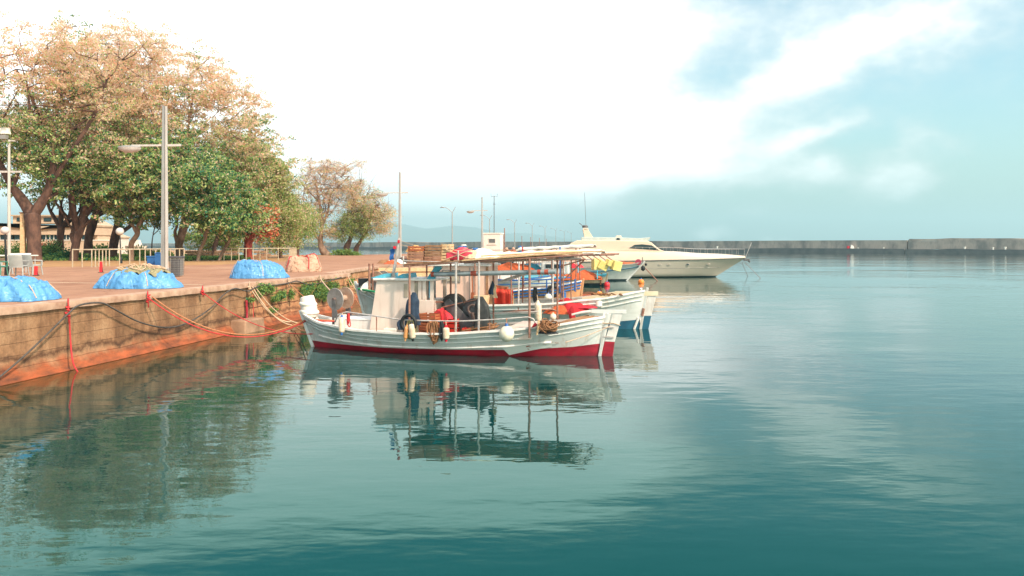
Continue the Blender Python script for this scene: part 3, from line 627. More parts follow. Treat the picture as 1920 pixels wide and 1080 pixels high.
# ------------------------------------------------------------------ trees
def leafmat(name, cols, tr=.35):
    m = bpy.data.materials.new(name); m.use_nodes = True; nt = m.node_tree; N = nt.nodes; L = nt.links
    b = N['Principled BSDF']; b.inputs['Roughness'].default_value = .6; b.inputs['Specular IOR Level'].default_value = .2
    g = N.new('ShaderNodeNewGeometry'); tc = N.new('ShaderNodeTexCoord')
    no = N.new('ShaderNodeTexNoise'); no.inputs['Scale'].default_value = .6; no.inputs['Detail'].default_value = 4; L.new(tc.outputs['Object'], no.inputs[0])
    a = N.new('ShaderNodeMath'); a.operation = 'MULTIPLY_ADD'; a.inputs[1].default_value = .24; L.new(g.outputs['Random Per Island'], a.inputs[0])
    b2 = N.new('ShaderNodeMath'); b2.operation = 'MULTIPLY'; b2.inputs[1].default_value = .8; L.new(no.outputs[0], b2.inputs[0]); L.new(b2.outputs[0], a.inputs[2])
    r = N.new('ShaderNodeValToRGB'); e = r.color_ramp.elements
    while len(e) < len(cols): e.new(.5)
    for k, c in enumerate(cols): e[k].position = .2+.6*k/(len(cols)-1); e[k].color = (*c, 1)
    L.new(a.outputs[0], r.inputs[0]); L.new(r.outputs[0], b.inputs['Base Color'])
    t = N.new('ShaderNodeBsdfTranslucent'); L.new(r.outputs[0], t.inputs[0]); ms = N.new('ShaderNodeMixShader'); ms.inputs[0].default_value = tr
    L.new(b.outputs[0], ms.inputs[1]); L.new(t.outputs[0], ms.inputs[2]); L.new(ms.outputs[0], N['Material Output'].inputs[0]); return m
LF_green = leafmat('green_leaves', [(.06, .16, .05), (.17, .30, .08), (.40, .46, .15)])
LF_dark = leafmat('dark_green_leaves', [(.012, .075, .045), (.03, .13, .065), (.07, .19, .09)], .25)
LF_olive = leafmat('yellow_green_leaves', [(.26, .34, .10), (.50, .52, .20), (.68, .62, .32)], .45)
LF_buff = leafmat('buff_glow_leaves', [(.80, .50, .34), (.90, .66, .49), (.92, .79, .63)], .62)  # pale warm glow of the treetops put into the leaf colour
LF_oran = leafmat('orange_glow_leaves', [(.74, .34, .20), (.86, .48, .32), (.90, .62, .46)], .62)  # deeper orange of the treetop glow, also put into the leaf colour
LF_spring = leafmat('spring_green_leaves', [(.12, .22, .04), (.24, .34, .08), (.36, .42, .13)], .4)
LF_red = leafmat('red_brown_leaves', [(.40, .07, .03), (.55, .14, .06), (.60, .22, .10)], .3)
def leaves(name, parent, pos, size, mats, mi, seed, drop=0.0):
    rng = np.random.default_rng(seed); n = len(pos); pos = np.asarray(pos, dtype=np.float64)-np.array(ORG[parent.name])
    a = rng.normal(size=(n, 3)); a /= np.linalg.norm(a, axis=1)[:, None]
    if drop: a = a*(1-drop)+np.array([0, 0, -1.0])*drop; a /= np.linalg.norm(a, axis=1)[:, None]
    b = rng.normal(size=(n, 3)); b = np.cross(a, b); b /= np.linalg.norm(b, axis=1)[:, None]; c = np.cross(a, b)
    s = size*rng.uniform(.6, 1.35, n)[:, None]
    V = np.empty((n, 4, 3)); V[:, 0] = pos-a*s; V[:, 1] = pos+b*s*.55+c*s*.12; V[:, 2] = pos+a*s; V[:, 3] = pos-b*s*.55+c*s*.12
    me = bpy.data.meshes.new(name); me.vertices.add(4*n); me.vertices.foreach_set('co', V.reshape(-1))
    me.loops.add(4*n); me.loops.foreach_set('vertex_index', np.arange(4*n, dtype=np.int32))
    me.polygons.add(n); me.polygons.foreach_set('loop_start', np.arange(0, 4*n, 4, dtype=np.int32))
    for m in mats: me.materials.append(m)
    me.polygons.foreach_set('material_index', np.asarray(mi, dtype=np.int32)); me.update(calc_edges=True)
    ob = bpy.data.objects.new(name, me); COL.objects.link(ob); ob.parent = parent; return ob
def crook(a, b, rnd, bend, n=6):
    a, b = Vector(a), Vector(b); L = (b-a).length; off1 = Vector((rnd.uniform(-1, 1), rnd.uniform(-1, 1), rnd.uniform(-.3, .6)))*bend*L; off2 = Vector((rnd.uniform(-1, 1), rnd.uniform(-1, 1), rnd.uniform(-.3, .3)))*bend*.6*L
    return [a.lerp(b, i/n)+off1*math.sin(math.pi*i/n)+off2*math.sin(2*math.pi*i/n) for i in range(n+1)]
def tree(label, px, py, stems, crown, nleaf, lsize, mats, pick, seed, bark=None, Y=None, bare=1.0, ncl=None, clr=1.1, name='plane_tree', cat='tree', group='plane trees on the quay', drop=0.0, spread=1.0, width=1.0):
    """stems: list of pixel polylines with widths [(px,py,w)...] at the tree's depth; crown: (px,py,rx,ry) blobs"""
    rnd = random.Random(seed); p0 = gnd(px, py) if Y is None else Vector(((px-960)/FPX*Y, Y, QZ)); Y = p0.y; k = Y/FPX
    r = thing(name, label, cat, p0, group); T = MB(); forks = []
    for st in stems:
        pts = []; R = []
        for i, q in enumerate(st):
            w = at(q[0], q[1], Y); w.y += (q[3] if len(q) > 3 else 0); pts.append(w); R.append(q[2]*k/2*width)
        # smooth the polyline
        P = []; RR = []
        for i in range(len(pts)-1):
            for t in range(4):
                f = t/4; a = pts[max(i-1, 0)]; b = pts[i]; c = pts[i+1]; d = pts[min(i+2, len(pts)-1)]
                P.append(.5*((2*b)+(c-a)*f+(2*a-5*b+4*c-d)*f*f+(3*b-a-3*c+d)*f**3)); RR.append((R[i]*(1-f)+R[i+1]*f)*(1+mn.noise(P[-1]*1.3)*.16))
        P.append(pts[-1]); RR.append(R[-1]); 
        if st is stems[0] or abs(st[0][1]-py) < 6: P[0] = Vector((P[0].x, P[0].y, QZ-.15)); RR[0] *= 1.35
        T.tube(P, RR, 10); forks += [(P[i], RR[i]) for i in range(len(P)//2, len(P))]
    blobs = [(at(b[0], b[1], Y+(b[4] if len(b) > 4 else 0)), b[2]*k, b[3]*k) for b in crown]
    vol = [a*a*c for _, a, c in blobs]; tot = sum(vol); C = []
    ncl = ncl or 120
    for _ in range(ncl):
        b = rnd.choices(blobs, vol)[0]
        while True:
            d = Vector((rnd.uniform(-1, 1), rnd.uniform(-1, 1), rnd.uniform(-1, 1)))
            if .25 < d.length < 1: break
        C.append(b[0]+Vector((d.x*b[1], d.y*b[1]*.85*spread, d.z*b[2])))
    # limbs: towards a subset of clusters, then twigs from the limbs
    limbs = []; rc = rnd.sample(C, min(len(C), int(14*bare)+4))
    for c in rc:
        f, rr = rnd.choice(forks[-8:]) if rnd.random() < .6 else rnd.choice(forks)
        pts = crook(f, c, rnd, .13, 7); r0 = min(rr*.62, .05+.022*(c-f).length); T.tube(pts, [max(.022, r0*(1-i/7.4)) for i in range(8)], 6, cap=False); limbs += pts[2:]
    for c in C:
        if rnd.random() > .8*bare: continue
        q = min(limbs, key=lambda p: (p-c).length); T.tube(crook(q, c, rnd, .12, 3), [.06, .045, .03, .016], 4, cap=False)
        for _ in range(int(3*bare)): e = c+Vector((rnd.gauss(0, 1), rnd.gauss(0, 1), rnd.gauss(0, 1)))*clr*.8; T.tube([c, c.lerp(e, .5)+Vector((0, 0, .1)), e], [.02, .015, .009], 3, cap=False)
    T.build('trunk', bark or M_bark, r, smooth=True)
    nleaf = int(nleaf*1.9); lsize *= .76; per = nleaf//len(C); pos = []; mi = []; rng = np.random.default_rng(seed)
    zs = [c.z for c in C]; z0, z1 = min(zs), max(zs)
    for c in C:
        m = max(8, int(per*rnd.uniform(.4, 1.6))); rad = clr*rnd.uniform(.7, 1.4)
        ns = max(3, m//26); cen = rng.normal(size=(ns, 3))*np.array([rad, rad, rad*.62])*.66        # leaves sit in sprays along the twigs
        q = cen[rng.integers(0, ns, m)]+rng.normal(size=(m, 3))*np.array([.27, .27, .13])+np.array(c)
        if drop: q[:, 2] -= rng.random(m)*drop*2
        w = pick((c.z-z0)/(z1-z0+.01), c, rnd); pos.append(q)
        mi += list(rng.choice(len(mats), size=m, p=w))
    pos = np.vstack(pos); keep = pos[:, 2] > QZ+.4
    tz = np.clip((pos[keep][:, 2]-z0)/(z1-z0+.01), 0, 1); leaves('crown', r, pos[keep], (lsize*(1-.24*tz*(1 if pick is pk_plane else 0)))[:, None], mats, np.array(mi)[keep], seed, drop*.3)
    return r
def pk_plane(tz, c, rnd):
    t = min(1, max(0, tz*1.25-.22+rnd.uniform(-.22, .22)))          # warm glow painted into the crowns: buff and orange leaf colours high, greens low
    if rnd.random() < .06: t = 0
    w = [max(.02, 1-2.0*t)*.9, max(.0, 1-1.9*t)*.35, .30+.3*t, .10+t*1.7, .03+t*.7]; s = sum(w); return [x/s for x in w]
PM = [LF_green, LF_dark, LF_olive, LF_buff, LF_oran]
def pk(*w):
    s = sum(w); return lambda tz, c, rnd: [x/s for x in w]
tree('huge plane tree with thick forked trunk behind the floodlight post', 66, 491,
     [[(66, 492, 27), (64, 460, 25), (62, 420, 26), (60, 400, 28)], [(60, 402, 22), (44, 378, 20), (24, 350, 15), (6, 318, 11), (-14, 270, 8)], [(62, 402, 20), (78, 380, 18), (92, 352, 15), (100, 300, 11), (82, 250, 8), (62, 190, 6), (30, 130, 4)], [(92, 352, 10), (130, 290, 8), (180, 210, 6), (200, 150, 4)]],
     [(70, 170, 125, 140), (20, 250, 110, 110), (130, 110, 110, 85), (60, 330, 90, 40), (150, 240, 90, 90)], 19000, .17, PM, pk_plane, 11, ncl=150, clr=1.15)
tree('plane tree with straight slim trunk and forked top, second from the left', 114, 485,
     [[(114, 486, 12), (113, 450, 12), (115, 425, 13)], [(114, 428, 8), (100, 405, 7), (92, 390, 5), (86, 370, 4)], [(115, 427, 8), (126, 412, 7), (134, 400, 5)]],
     [(115, 340, 70, 55), (150, 300, 90, 70), (90, 270, 80, 80)], 16000, .19, PM, pk(.42, .22, .26, .07, .03), 12, ncl=80, clr=1.4)
tree('plane tree with gnarled leaning trunk beside the railing end', 138, 489,
     [[(138, 490, 17), (141, 465, 15), (147, 440, 15), (158, 410, 13), (160, 380, 10)], [(142, 462, 10), (135, 442, 9), (139, 436, 6)], [(158, 410, 9), (175, 380, 7), (200, 340, 5)]],
     [(170, 220, 110, 110), (190, 120, 110, 85), (200, 320, 85, 60)], 14500, .18, PM, pk_plane, 13, ncl=130, clr=1.15)
tree('plane tree with dark straight trunk behind the gnarled one', 166, 485,
     [[(166, 486, 17), (166, 450, 16), (172, 425, 17), (182, 400, 14), (196, 380, 10)], [(172, 425, 8), (158, 405, 7), (150, 392, 5)]],
     [(215, 250, 100, 110), (170, 380, 50, 25), (230, 180, 90, 80)], 15000, .18, PM, pk_plane, 14, ncl=110, clr=1.2)
tree('plane tree with dark trunk spreading like a vase left of the twisted tree', 211, 485,
     [[(211, 486, 16), (214, 455, 15), (219, 430, 15), (228, 405, 14)], [(206, 482, 7), (209, 450, 6), (217, 432, 6)], [(226, 410, 9), (205, 398, 7), (185, 400, 4)], [(228, 405, 9), (250, 395, 6), (270, 380, 4)]],
     [(240, 370, 85, 45), (260, 290, 85, 90), (230, 140, 90, 80)], 17000, .18, PM, pk_plane, 15, ncl=120, clr=1.3)
tree('small tree with pale S-shaped twisted trunk behind the globe lamp', 247, 489,
     [[(247, 490, 10), (246, 470, 10), (247, 455, 10), (257, 440, 9), (259, 425, 8), (268, 412, 7), (278, 400, 6)], [(257, 438, 7), (249, 422, 6), (246, 405, 5), (242, 395, 4)]],
     [(262, 360, 70, 50), (290, 300, 60, 60)], 14000, .2, PM, pk(.36, .22, .3, .07, .05), 16, M_barkl, ncl=70, clr=1.5)
tree('slender sapling with thin bare stem just left of the tall lamp post', 284, 488,
     [[(284, 489, 2.6), (285, 455, 2.2), (288, 436, 2), (293, 415, 1.6), (301, 398, 1.2)], [(288, 440, 1.6), (298, 430, 1.4), (303, 420, 1)]],
     [(292, 410, 22, 26)], 500, .14, PM, pk(.3, .3, .3, .05, .05), 17, ncl=14, clr=.8, name='sapling', group='slim young trees', bare=.6)
tree('large plane tree with three stems right of the tall lamp post', 336, 487,
     [[(338, 488, 16), (336, 465, 15), (336, 455, 15), (347, 425, 12), (360, 400, 11), (372, 360, 8)], [(336, 458, 11), (340, 430, 10), (345, 405, 9), (345, 350, 7), (352, 250, 5), (362, 180, 3)], [(332, 455, 7), (328, 435, 6), (332, 420, 5), (322, 390, 4)]],
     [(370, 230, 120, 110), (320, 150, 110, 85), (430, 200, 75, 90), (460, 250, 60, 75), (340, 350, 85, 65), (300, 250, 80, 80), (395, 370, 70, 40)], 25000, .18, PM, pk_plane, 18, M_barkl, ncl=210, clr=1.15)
tree('slim plane tree leaning right under dense dark foliage', 371, 490,
     [[(371, 491, 7), (375, 470, 6.5), (385, 448, 6), (388, 430, 6), (400, 412, 6), (410, 395, 5)], [(385, 448, 3), (375, 428, 2.5), (366, 418, 2)]],
     [(420, 400, 55, 30), (400, 350, 60, 50)], 12000, .18, PM, pk(.40, .30, .22, .05, .03), 19, M_barkl, ncl=60, clr=1.2)
tree('slim leaning tree under the dark foliage, nearest the red shaggy trunk', 410, 489,
     [[(410, 490, 5), (420, 470, 5), (428, 455, 5), (434, 440, 4), (436, 425, 3)], [(428, 455, 4), (430, 440, 3), (424, 425, 2.5)], [(410, 489, 4), (418, 468, 3), (430, 450, 3), (440, 436, 3)]],
     [(440, 410, 48, 24), (430, 370, 50, 35)], 9000, .18, PM, pk(.42, .22, .26, .06, .04), 20, M_barkl, ncl=50, clr=1.1)
tree('green plane tree whose crown hangs over the red shaggy trunk', 400, 484,
     [[(400, 485, 9), (402, 465, 8), (410, 440, 8), (425, 400, 7), (440, 350, 5)]],
     [(470, 350, 62, 62), (450, 300, 60, 50), (495, 330, 42, 55), (500, 380, 36, 34)], 24000, .18, PM, pk(.26, .03, .42, .19, .10), 21, ncl=110, clr=1.3)
tree('palm trunk clothed in shaggy red brown fibre with red hanging fronds', 465, 487,
     [[(465, 488, 17), (465, 470, 16), (466, 450, 17), (467, 430, 19), (468, 408, 22)]],
     [(470, 398, 30, 18), (488, 410, 12, 26)], 3800, .2, [LF_red, LF_oran, LF_green], pk(.68, .22, .1), 22, M_barkr, ncl=26, clr=.7, name='palm_tree', group='', drop=.6)
WM = [LF_spring, LF_olive, LF_buff, LF_oran]
tree('drooping pale green tree behind the railing, left of the two thick stumps', 525, 484,
     [[(525, 485, 9), (526, 460, 9), (532, 430, 7), (540, 400, 5), (545, 370, 3)], [(526, 455, 5), (520, 435, 4), (508, 425, 3)]],
     [(530, 400, 45, 40), (520, 440, 40, 22), (540, 360, 28, 32)], 12000, .13, WM, pk(.42, .34, .16, .08), 23, ncl=80, clr=1.0, name='willow_tree', group='willows by the water', drop=.5, bare=1.3)
tree('short willow with dark stump trunk and hanging green twigs', 556, 482,
     [[(556, 483, 11), (556, 462, 10), (557, 445, 9)], [(557, 447, 5), (550, 425, 3)], [(557, 447, 5), (566, 420, 3)]],
     [(557, 425, 30, 26), (560, 400, 26, 22)], 8000, .12, WM, pk(.62, .30, .06, .02), 24, ncl=55, clr=.9, name='willow_tree', group='willows by the water', drop=.6, bare=1.2)
tree('tall sparse willow with fine bare twigs and a leaning thick trunk', 614, 478.6,
     [[(614, 479, 15), (606, 470, 14), (601, 455, 10), (603, 430, 7), (602, 400, 5.5), (595, 360, 4), (590, 330, 3)], [(603, 425, 5), (615, 395, 4.5), (620, 365, 3.5), (640, 345, 2.5), (655, 330, 2)], [(600, 380, 4), (585, 365, 3), (565, 345, 2)], [(601, 452, 6), (590, 440, 4), (580, 420, 3)]],
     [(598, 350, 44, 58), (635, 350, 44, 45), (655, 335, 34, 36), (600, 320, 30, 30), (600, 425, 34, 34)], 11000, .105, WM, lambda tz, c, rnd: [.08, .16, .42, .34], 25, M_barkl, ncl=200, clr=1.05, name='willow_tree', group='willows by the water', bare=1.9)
tree('spring green willow clump with dark double trunk right of the tall sparse one', 655, 478.4,
     [[(652, 479, 13), (650, 465, 12), (656, 450, 8), (660, 430, 5), (662, 400, 3)], [(668, 479, 11), (668, 466, 9), (676, 452, 6), (690, 425, 4), (700, 400, 3), (712, 380, 2)]],
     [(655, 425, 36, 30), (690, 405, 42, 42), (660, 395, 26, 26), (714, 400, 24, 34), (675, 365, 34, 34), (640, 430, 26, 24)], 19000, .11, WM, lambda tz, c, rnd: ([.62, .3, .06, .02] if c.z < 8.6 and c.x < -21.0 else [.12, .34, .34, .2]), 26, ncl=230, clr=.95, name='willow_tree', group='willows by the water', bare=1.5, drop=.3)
tree('bushy young tree between the slim leaning trees and the water', 345, 479,
     [[(390, 480, 4), (392, 465, 3), (398, 450, 3)]], [(395, 445, 36, 26), (440, 445, 26, 26), (360, 440, 20, 16)], 7000, .15, WM, pk(.6, .3, .07, .03), 27, Y=105, ncl=50, clr=1.1, name='young_tree', group='', bare=.8)
p = gnd(43, 491); r = thing('wooden_post', 'tan upright wooden post just left of the huge plane trunk', 'post', p)
MB().box((p.x, p.y, QZ+2.2), (.42, .34, 4.4), .1, 0, .9).build('post_body', M_wood2, r, bevel=.02); MB().box((p.x, p.y, QZ+4.46), (.5, .42, .1), .1).build('post_cap', M_wood, r)
# ---- low green growth under the trees
def bush(label, px0, px1, py, h, n, mats, w, seed, depth=2.0, name='bush', group='bushes under the plane trees', size=.13, tr=None):
    a, b = gnd(px0, py), gnd(px1, py); r = thing(name, label, 'bush', (a+b)/2, group); rng = np.random.default_rng(seed); rnd = random.Random(seed)
    st = MB(); pos = []
    m = max(3, int((b-a).length/1.1))
    for i in range(m):
        q = a.lerp(b, (i+.5)/m)+Vector((rnd.uniform(-.3, .3), rnd.uniform(-1, 1)*depth/2, 0)); hh = h*rnd.uniform(.6, 1.15)
        for _ in range(4): e = q+Vector((rnd.uniform(-.5, .5), rnd.uniform(-.5, .5), hh*rnd.uniform(.6, 1))); st.tube([q, q.lerp(e, .6)+Vector((.05, 0, 0)), e], [.02, .015, .008], 4, cap=False)
        k = n//m; d = rng.normal(size=(k, 3))*np.array([.55, depth*.25, hh*.3])+np.array([q.x, q.y, QZ+hh*.5]); pos.append(d)
    st.build('stems', M_bark, r); pos = np.vstack(pos); pos[:, 2] = np.maximum(pos[:, 2], QZ+.02)
    leaves('foliage', r, pos, size, mats, rng.choice(len(mats), size=len(pos), p=w), seed); return r
bush('green bushes between the huge plane tree and the slim trunk', 74, 112, 485, 1.6, 3500, [LF_green, LF_dark, LF_spring], [.5, .3, .2], 31)
bush('dark green bush at the foot of the gnarled leaning tree', 118, 160, 488, .8, 2500, [LF_green, LF_dark], [.4, .6], 32)
bush('low green bushes left of the globe lamp behind the railing', 172, 210, 484, 1.2, 2800, [LF_green, LF_spring], [.5, .5], 33)
bush('low green bushes right of the twisted pale trunk', 250, 310, 484, 1.0, 3800, [LF_green, LF_spring], [.4, .6], 34)
bush('red flowering hedge in front of the cream building', 68, 112, 481, 1.5, 2600, [LF_red, LF_green], [.85, .15], 35, 1.2, 'flowering_hedge', '')
bush('tuft of green weeds at the foot of the willow trunks', 630, 668, 479, .7, 1600, [LF_spring, LF_green], [.6, .4], 36, 1.0, 'weeds', '')
bush('green bush at the left edge behind the chairs', 12, 46, 483, 1.3, 2400, [LF_green, LF_spring], [.4, .6], 37)
def grass():
    rng = np.random.default_rng(5); n = 26000; r = thing('grass', 'green grass under the plane trees behind the railing', 'grass', gnd(250, 486)); r['kind'] = 'stuff'
    px = rng.uniform(60, 470, n); py = rng.uniform(479.5, 489, n); py = np.where(px > 360, rng.uniform(482, 487.5, n), py); Y = (HC-QZ)*FPX/(py-HY)
    pos = np.stack([(px-960)/FPX*Y, Y, QZ+rng.uniform(.02, .22, n)], 1)
    ob = leaves('grass_blades', r, pos, .16, [LF_green, LF_spring, LF_dark], rng.choice(3, size=n, p=[.45, .35, .2]), 5); ob['kind'] = 'stuff'
grass()
# ---- leafy tufts hanging on the stone wall
def wall_tufts():
    F = [(486, 541, 9, 10, 900), (503, 542, 7, 9, 500), (524, 553, 8, 9, 700), (512, 560, 7, 6, 400), (543, 551, 4, 11, 260), (508, 582, 8, 5, 380), (568, 548, 9, 16, 1600), (579, 539, 6, 9, 700), (588, 552, 7, 6, 350), (598, 543, 9, 17, 1700), (606, 552, 7, 12, 1000), (616, 536, 5, 12, 600), (628, 536, 3, 8, 220), (655, 529, 5, 8, 400), (465, 562, 6, 4, 260), (644, 540, 5, 4, 200), (671, 538, 4, 5, 260), (482, 552, 5, 7, 200), (666, 541, 4, 5, 180)]
    A, B = Vector(EDGE[2]), Vector(EDGE[3])
    for i, (px, py, rx, ry, n) in enumerate(F):
        a, b = (A, B) if px >= 469 else (Vector(EDGE[1]), A); d = (b-a).normalized(); nr = Vector((d.y, -d.x)); a2 = a+nr*.05
        u = (px-960)/FPX; t = (a2.y*u-a2.x)/(d.x-u*d.y); q = a2+d*t; z = HC-(py-HY)/FPX*q.y; k = q.y/FPX
        r = thing('wall_plant', 'leafy green plant hanging on the stone quay wall, %s from the left' % ORD[i] if 0 else 'x', 'plant', (q.x, q.y, z), 'green plants on the stone quay wall')
        rng = np.random.default_rng(100+i); g = rng.normal(size=(n, 3)); al = g[:, 0]*rx*k*.75; zz = g[:, 2]*ry*k*.42; w = 1+.5*np.clip(zz/(ry*k), -1, 1); al *= w
        pos = np.stack([q.x+d.x*al+nr.x*abs(g[:, 1])*.12, q.y+d.y*al+nr.y*abs(g[:, 1])*.12, z+zz], 1)
        leaves('foliage', r, pos, .045, [LF_green, LF_dark, LF_spring], rng.choice(3, size=n, p=[.5, .2, .3]), i, .5)
        r['label'] = TUFT[i]
TUFT = ['rounded green wall plant just right of the pale mooring ropes', 'small green wall plant right of the rounded one', 'green wall plant low on the stones above the bollard ropes', 'small green plant beside it lower down the stones', 'thin hanging green strand on the stone wall', 'small green tuft crossed by the pale mooring ropes low on the wall', 'large cone-shaped green plant above the white cowl', 'round green plant right of the cone-shaped one', 'low green tuft between the two large wall plants', 'largest tall green plant on the wall left of the drum', 'green plant hanging beneath the largest one beside the drum', 'narrow green plant directly above the grey net drum', 'tiny green strand above the drum rim', 'green tuft at the corner of the stone wall', 'small green tuft where the concrete and stone walls meet', 'tiny green tuft right of the drum rim', 'small green tuft beside the dark box of the second boat', 'small trailing green tuft under the rope anchor', 'tiny green tuft right beneath the wall corner']
wall_tufts()
# ------------------------------------------------------------------ railings
def railing(label, pts, h, step, gap=None):
    P = [gnd(x, y) for x, y in pts]; r = thing('railing', label, 'railing', P[0], 'cream tubular railings')
    rail = MB(); rail.tube([p+Vector((0, 0, h)) for p in P], .045, 6); rail.build('top_rail', M_rail, r)
    for a, b in zip(P[:-1], P[1:]):
        k = max(1, round((b-a).length/step))
        for i in range(k+1 if b is P[-1] else k):
            q = a.lerp(b, i/k); s = MB(); s.tube([q, q+Vector((0, 0, h))], .042, 6); s.build('post', M_rail, r)
railing('cream tubular railing behind the blue tarpaulin heap', [(136, 501), (172, 501), (205, 498.5), (262, 498), (345, 494)], 1.22, .78)
railing('cream tubular railing in front of the red shaggy trunk', [(420, 489), (448, 489.5), (500, 488), (543, 487.5), (556, 484)], 1.2, .95)
# ------------------------------------------------------------------ stones, buildings
def stone_wall(px0, px1, py, h, label):
    a, b = gnd(px0, py), gnd(px1, py); rnd = random.Random(4); s = MB(); L = (b-a).length; d = (b-a).normalized(); n = int(L/.55)
    for row in range(3):
        for i in range(n):
            q = a+d*((i+.5+(row % 2)*.4)*L/n); s.box((q.x, q.y+rnd.uniform(-.04, .04), QZ+h/3*(row+.5)), (L/n*.93, .45, h/3*.92), rnd.uniform(-.05, .05), 0, rnd.uniform(.88, 1))
    tag(s.build('stone_wall', M_stone, bevel=.03), label, 'wall')
stone_wall(348, 445, 484, .85, 'low dry stone wall behind the slim leaning trees')
stone_wall(476, 503, 484.5, .85, 'short low dry stone wall right of the red shaggy trunk')
def building():
    Y = 116; k = Y/FPX; X = lambda px: (px-960)*k; Zc = lambda py: HC-(py-HY)*k
    r = thing('pavilion', 'long cream waterfront building with window band and slanting roof behind the trees', 'building', (X(80), Y, QZ))
    def bx(nm, x0, x1, y0, y1, dy, dep, m, par=r, bev=0):
        z0, z1 = max(Zc(y1), QZ-.05), Zc(y0); s = MB(); s.box(((X(x0)+X(x1))/2, Y+dy+dep/2, (z0+z1)/2), (X(x1)-X(x0), dep, z1-z0)); return s.build(nm, m, par, bevel=bev)
    bx('wall', -90, 160, 451, 482, 0, 9, M_build)
    bx('upper_wall', -90, 158, 424, 440, 0, 9, M_build); bx('back_wall', -88, 156, 440, 451, 4, 4.5, M_build)
    bx('floor_slab', -90, 161, 449.5, 451, -.1, 9.2, M_plasw)
    for x0, x1 in ((-86, -30), (-26, 20), (24, 70), (76, 106), (110, 134), (137, 155)):
        f = bx('window', x0, x1, 440.5, 449, .4, .1, M_glass)
        for q in range(1, 4): bx('mullion', x0+(x1-x0)*q/4-.4, x0+(x1-x0)*q/4+.4, 440.5, 449, .3, .08, M_plasw, f)
    s = MB(); s.prism([(X(-92), Zc(424)), (X(160), Zc(424)), (X(160), Zc(421)), (X(142), Zc(412)), (X(70), Zc(428)-.2), (X(70), Zc(421)), (X(-92), Zc(415))], (0, Y+4, 0), (1, 0, 0), (0, 0, 1), 8.6); s.build('roof', M_broof, r)
    bx('upper_storey', 0, 96, 404, 418, 3, 5, M_build); 
    for x0 in (8, 34, 60, 80): bx('upper_window', x0, x0+14, 407, 414, 2.9, .12, M_glass)
    bx('upper_roof', -4, 100, 401.5, 404, 2.6, 6, M_broof)
    r2 = thing('boat_shed', 'small pale shed with low pitched roof right of the cream building', 'building', (X(200), 124, QZ)); Y2 = 124; k2 = Y2/FPX
    X2 = lambda px: (px-960)*k2; Z2 = lambda py: HC-(py-HY)*k2
    s = MB(); s.box(((X2(163)+X2(207))/2, Y2+3, (QZ+Z2(443))/2), (X2(207)-X2(163), 6, Z2(443)-QZ)); s.build('wall', M_build2, r2)
    s = MB(); s.prism([(X2(160), Z2(443)), (X2(209), Z2(446)), (X2(209), Z2(444)), (X2(160), Z2(426))], (0, Y2+3, 0), (1, 0, 0), (0, 0, 1), 6.4); s.build('roof', M_broof, r2)
    s = MB(); s.box((X2(171), Y2-.03, Z2(445)), (1.1, .12, 1.4)); s.build('window', M_winch, r2)
    s = MB(); s.box((X2(194), Y2-.04, Z2(463)), (1.3, .12, 2.2)); s.build('door', M_grille, r2)
    # pale low hull on trestles, seen between the trunks
    r3 = thing('stored_boat', 'small pink-white boat stored ashore behind the twisted tree', 'boat', (X2(262), 112, QZ)); Y3 = 112; k3 = Y3/FPX
    s = MB(); s.grid(lambda u, v: ((258+(u-.5)*44-960)*k3, Y3+(v-.5)*1.8*math.sin(math.pi*min(1, u+.12)), HC-(461-459)*k3-.9*math.sin(math.pi*v)*math.sin(math.pi*min(1, u+.1))**.5), 14, 8); s.build('hull', M_kiosk, r3, smooth=True)
    MB().box(((254-960)*k3, Y3, HC-(458-459)*k3+.15), (1.5, 1, .9), 0, 0, .7).build('cabin', M_kiosk, r3)
    q = MB(); 
    for dx in (-1, 1): q.beam(((258+dx*9-960)*k3, Y3, QZ), ((258+dx*9-960)*k3, Y3, HC-.4), .15, 1.2)
    q.build('trestles', M_wood, r3)
building()
# ------------------------------------------------------------------ tarpaulin-covered heaps
def heap_fn(c, rx, ry, h, rz, seed, bumps=None, fold=.085):
    """a tarpaulin draped over a lumpy heap: smooth union of humps, pleats towards the gathered hem"""
    C, S = math.cos(rz), math.sin(rz); rnd = random.Random(int(seed*10))
    B = bumps or [(rnd.uniform(-.6, .6)*rx, rnd.uniform(-.3, .3)*ry, rnd.uniform(.4, .75)*rx, rnd.uniform(.7, 1.05)*ry, rnd.uniform(.42, .85)) for _ in range(6)]
    def fn(u, v):
        a = v*2*math.pi; w = 1+.20*mn.noise(Vector((math.cos(a)*1.5, math.sin(a)*1.5, seed)))+.07*mn.noise(Vector((math.cos(a)*6, math.sin(a)*6, seed)))
        x = u*w*rx*(abs(math.cos(a))**.8*math.copysign(1, math.cos(a))); y = u*w*ry*(abs(math.sin(a))**.8*math.copysign(1, math.sin(a)))
        s_ = 0.0
        for bx, by, ax, ay, bh in B:
            d = ((x-bx)/ax)**2+((y-by)/ay)**2; s_ += (bh*math.exp(-d*.42))**4
        z = h*min(1.0, s_**.25)
        z = max(z, h*.42*max(0, 1-u**3))*min(1.0, ((1-u)*4.2))**.6
        q3 = Vector((x*2.2+seed, y*2.2, z*2.0)); rid = lambda q: 1-abs(2*mn.noise(q))
        z += (fold*1.5*(rid(q3)-.75)+fold*.75*(rid(q3*2.4+Vector((5, 3, 1)))-.75))*min(1, (1-u)*6)
        pl = mn.noise(Vector((math.cos(a)*3.3, math.sin(a)*3.3, seed+u*2)))+.4*mn.noise(Vector((math.cos(a)*9, math.sin(a)*9, seed+u*3)))
        fo = fold*.9*u**2*pl; x *= 1+fo/rx*1.2; y *= 1+fo/ry*1.2
        if u > .985: z = .012
        return Vector((c[0]+x*C-y*S, c[1]+x*S+y*C, QZ+max(z, .012)))
    return fn
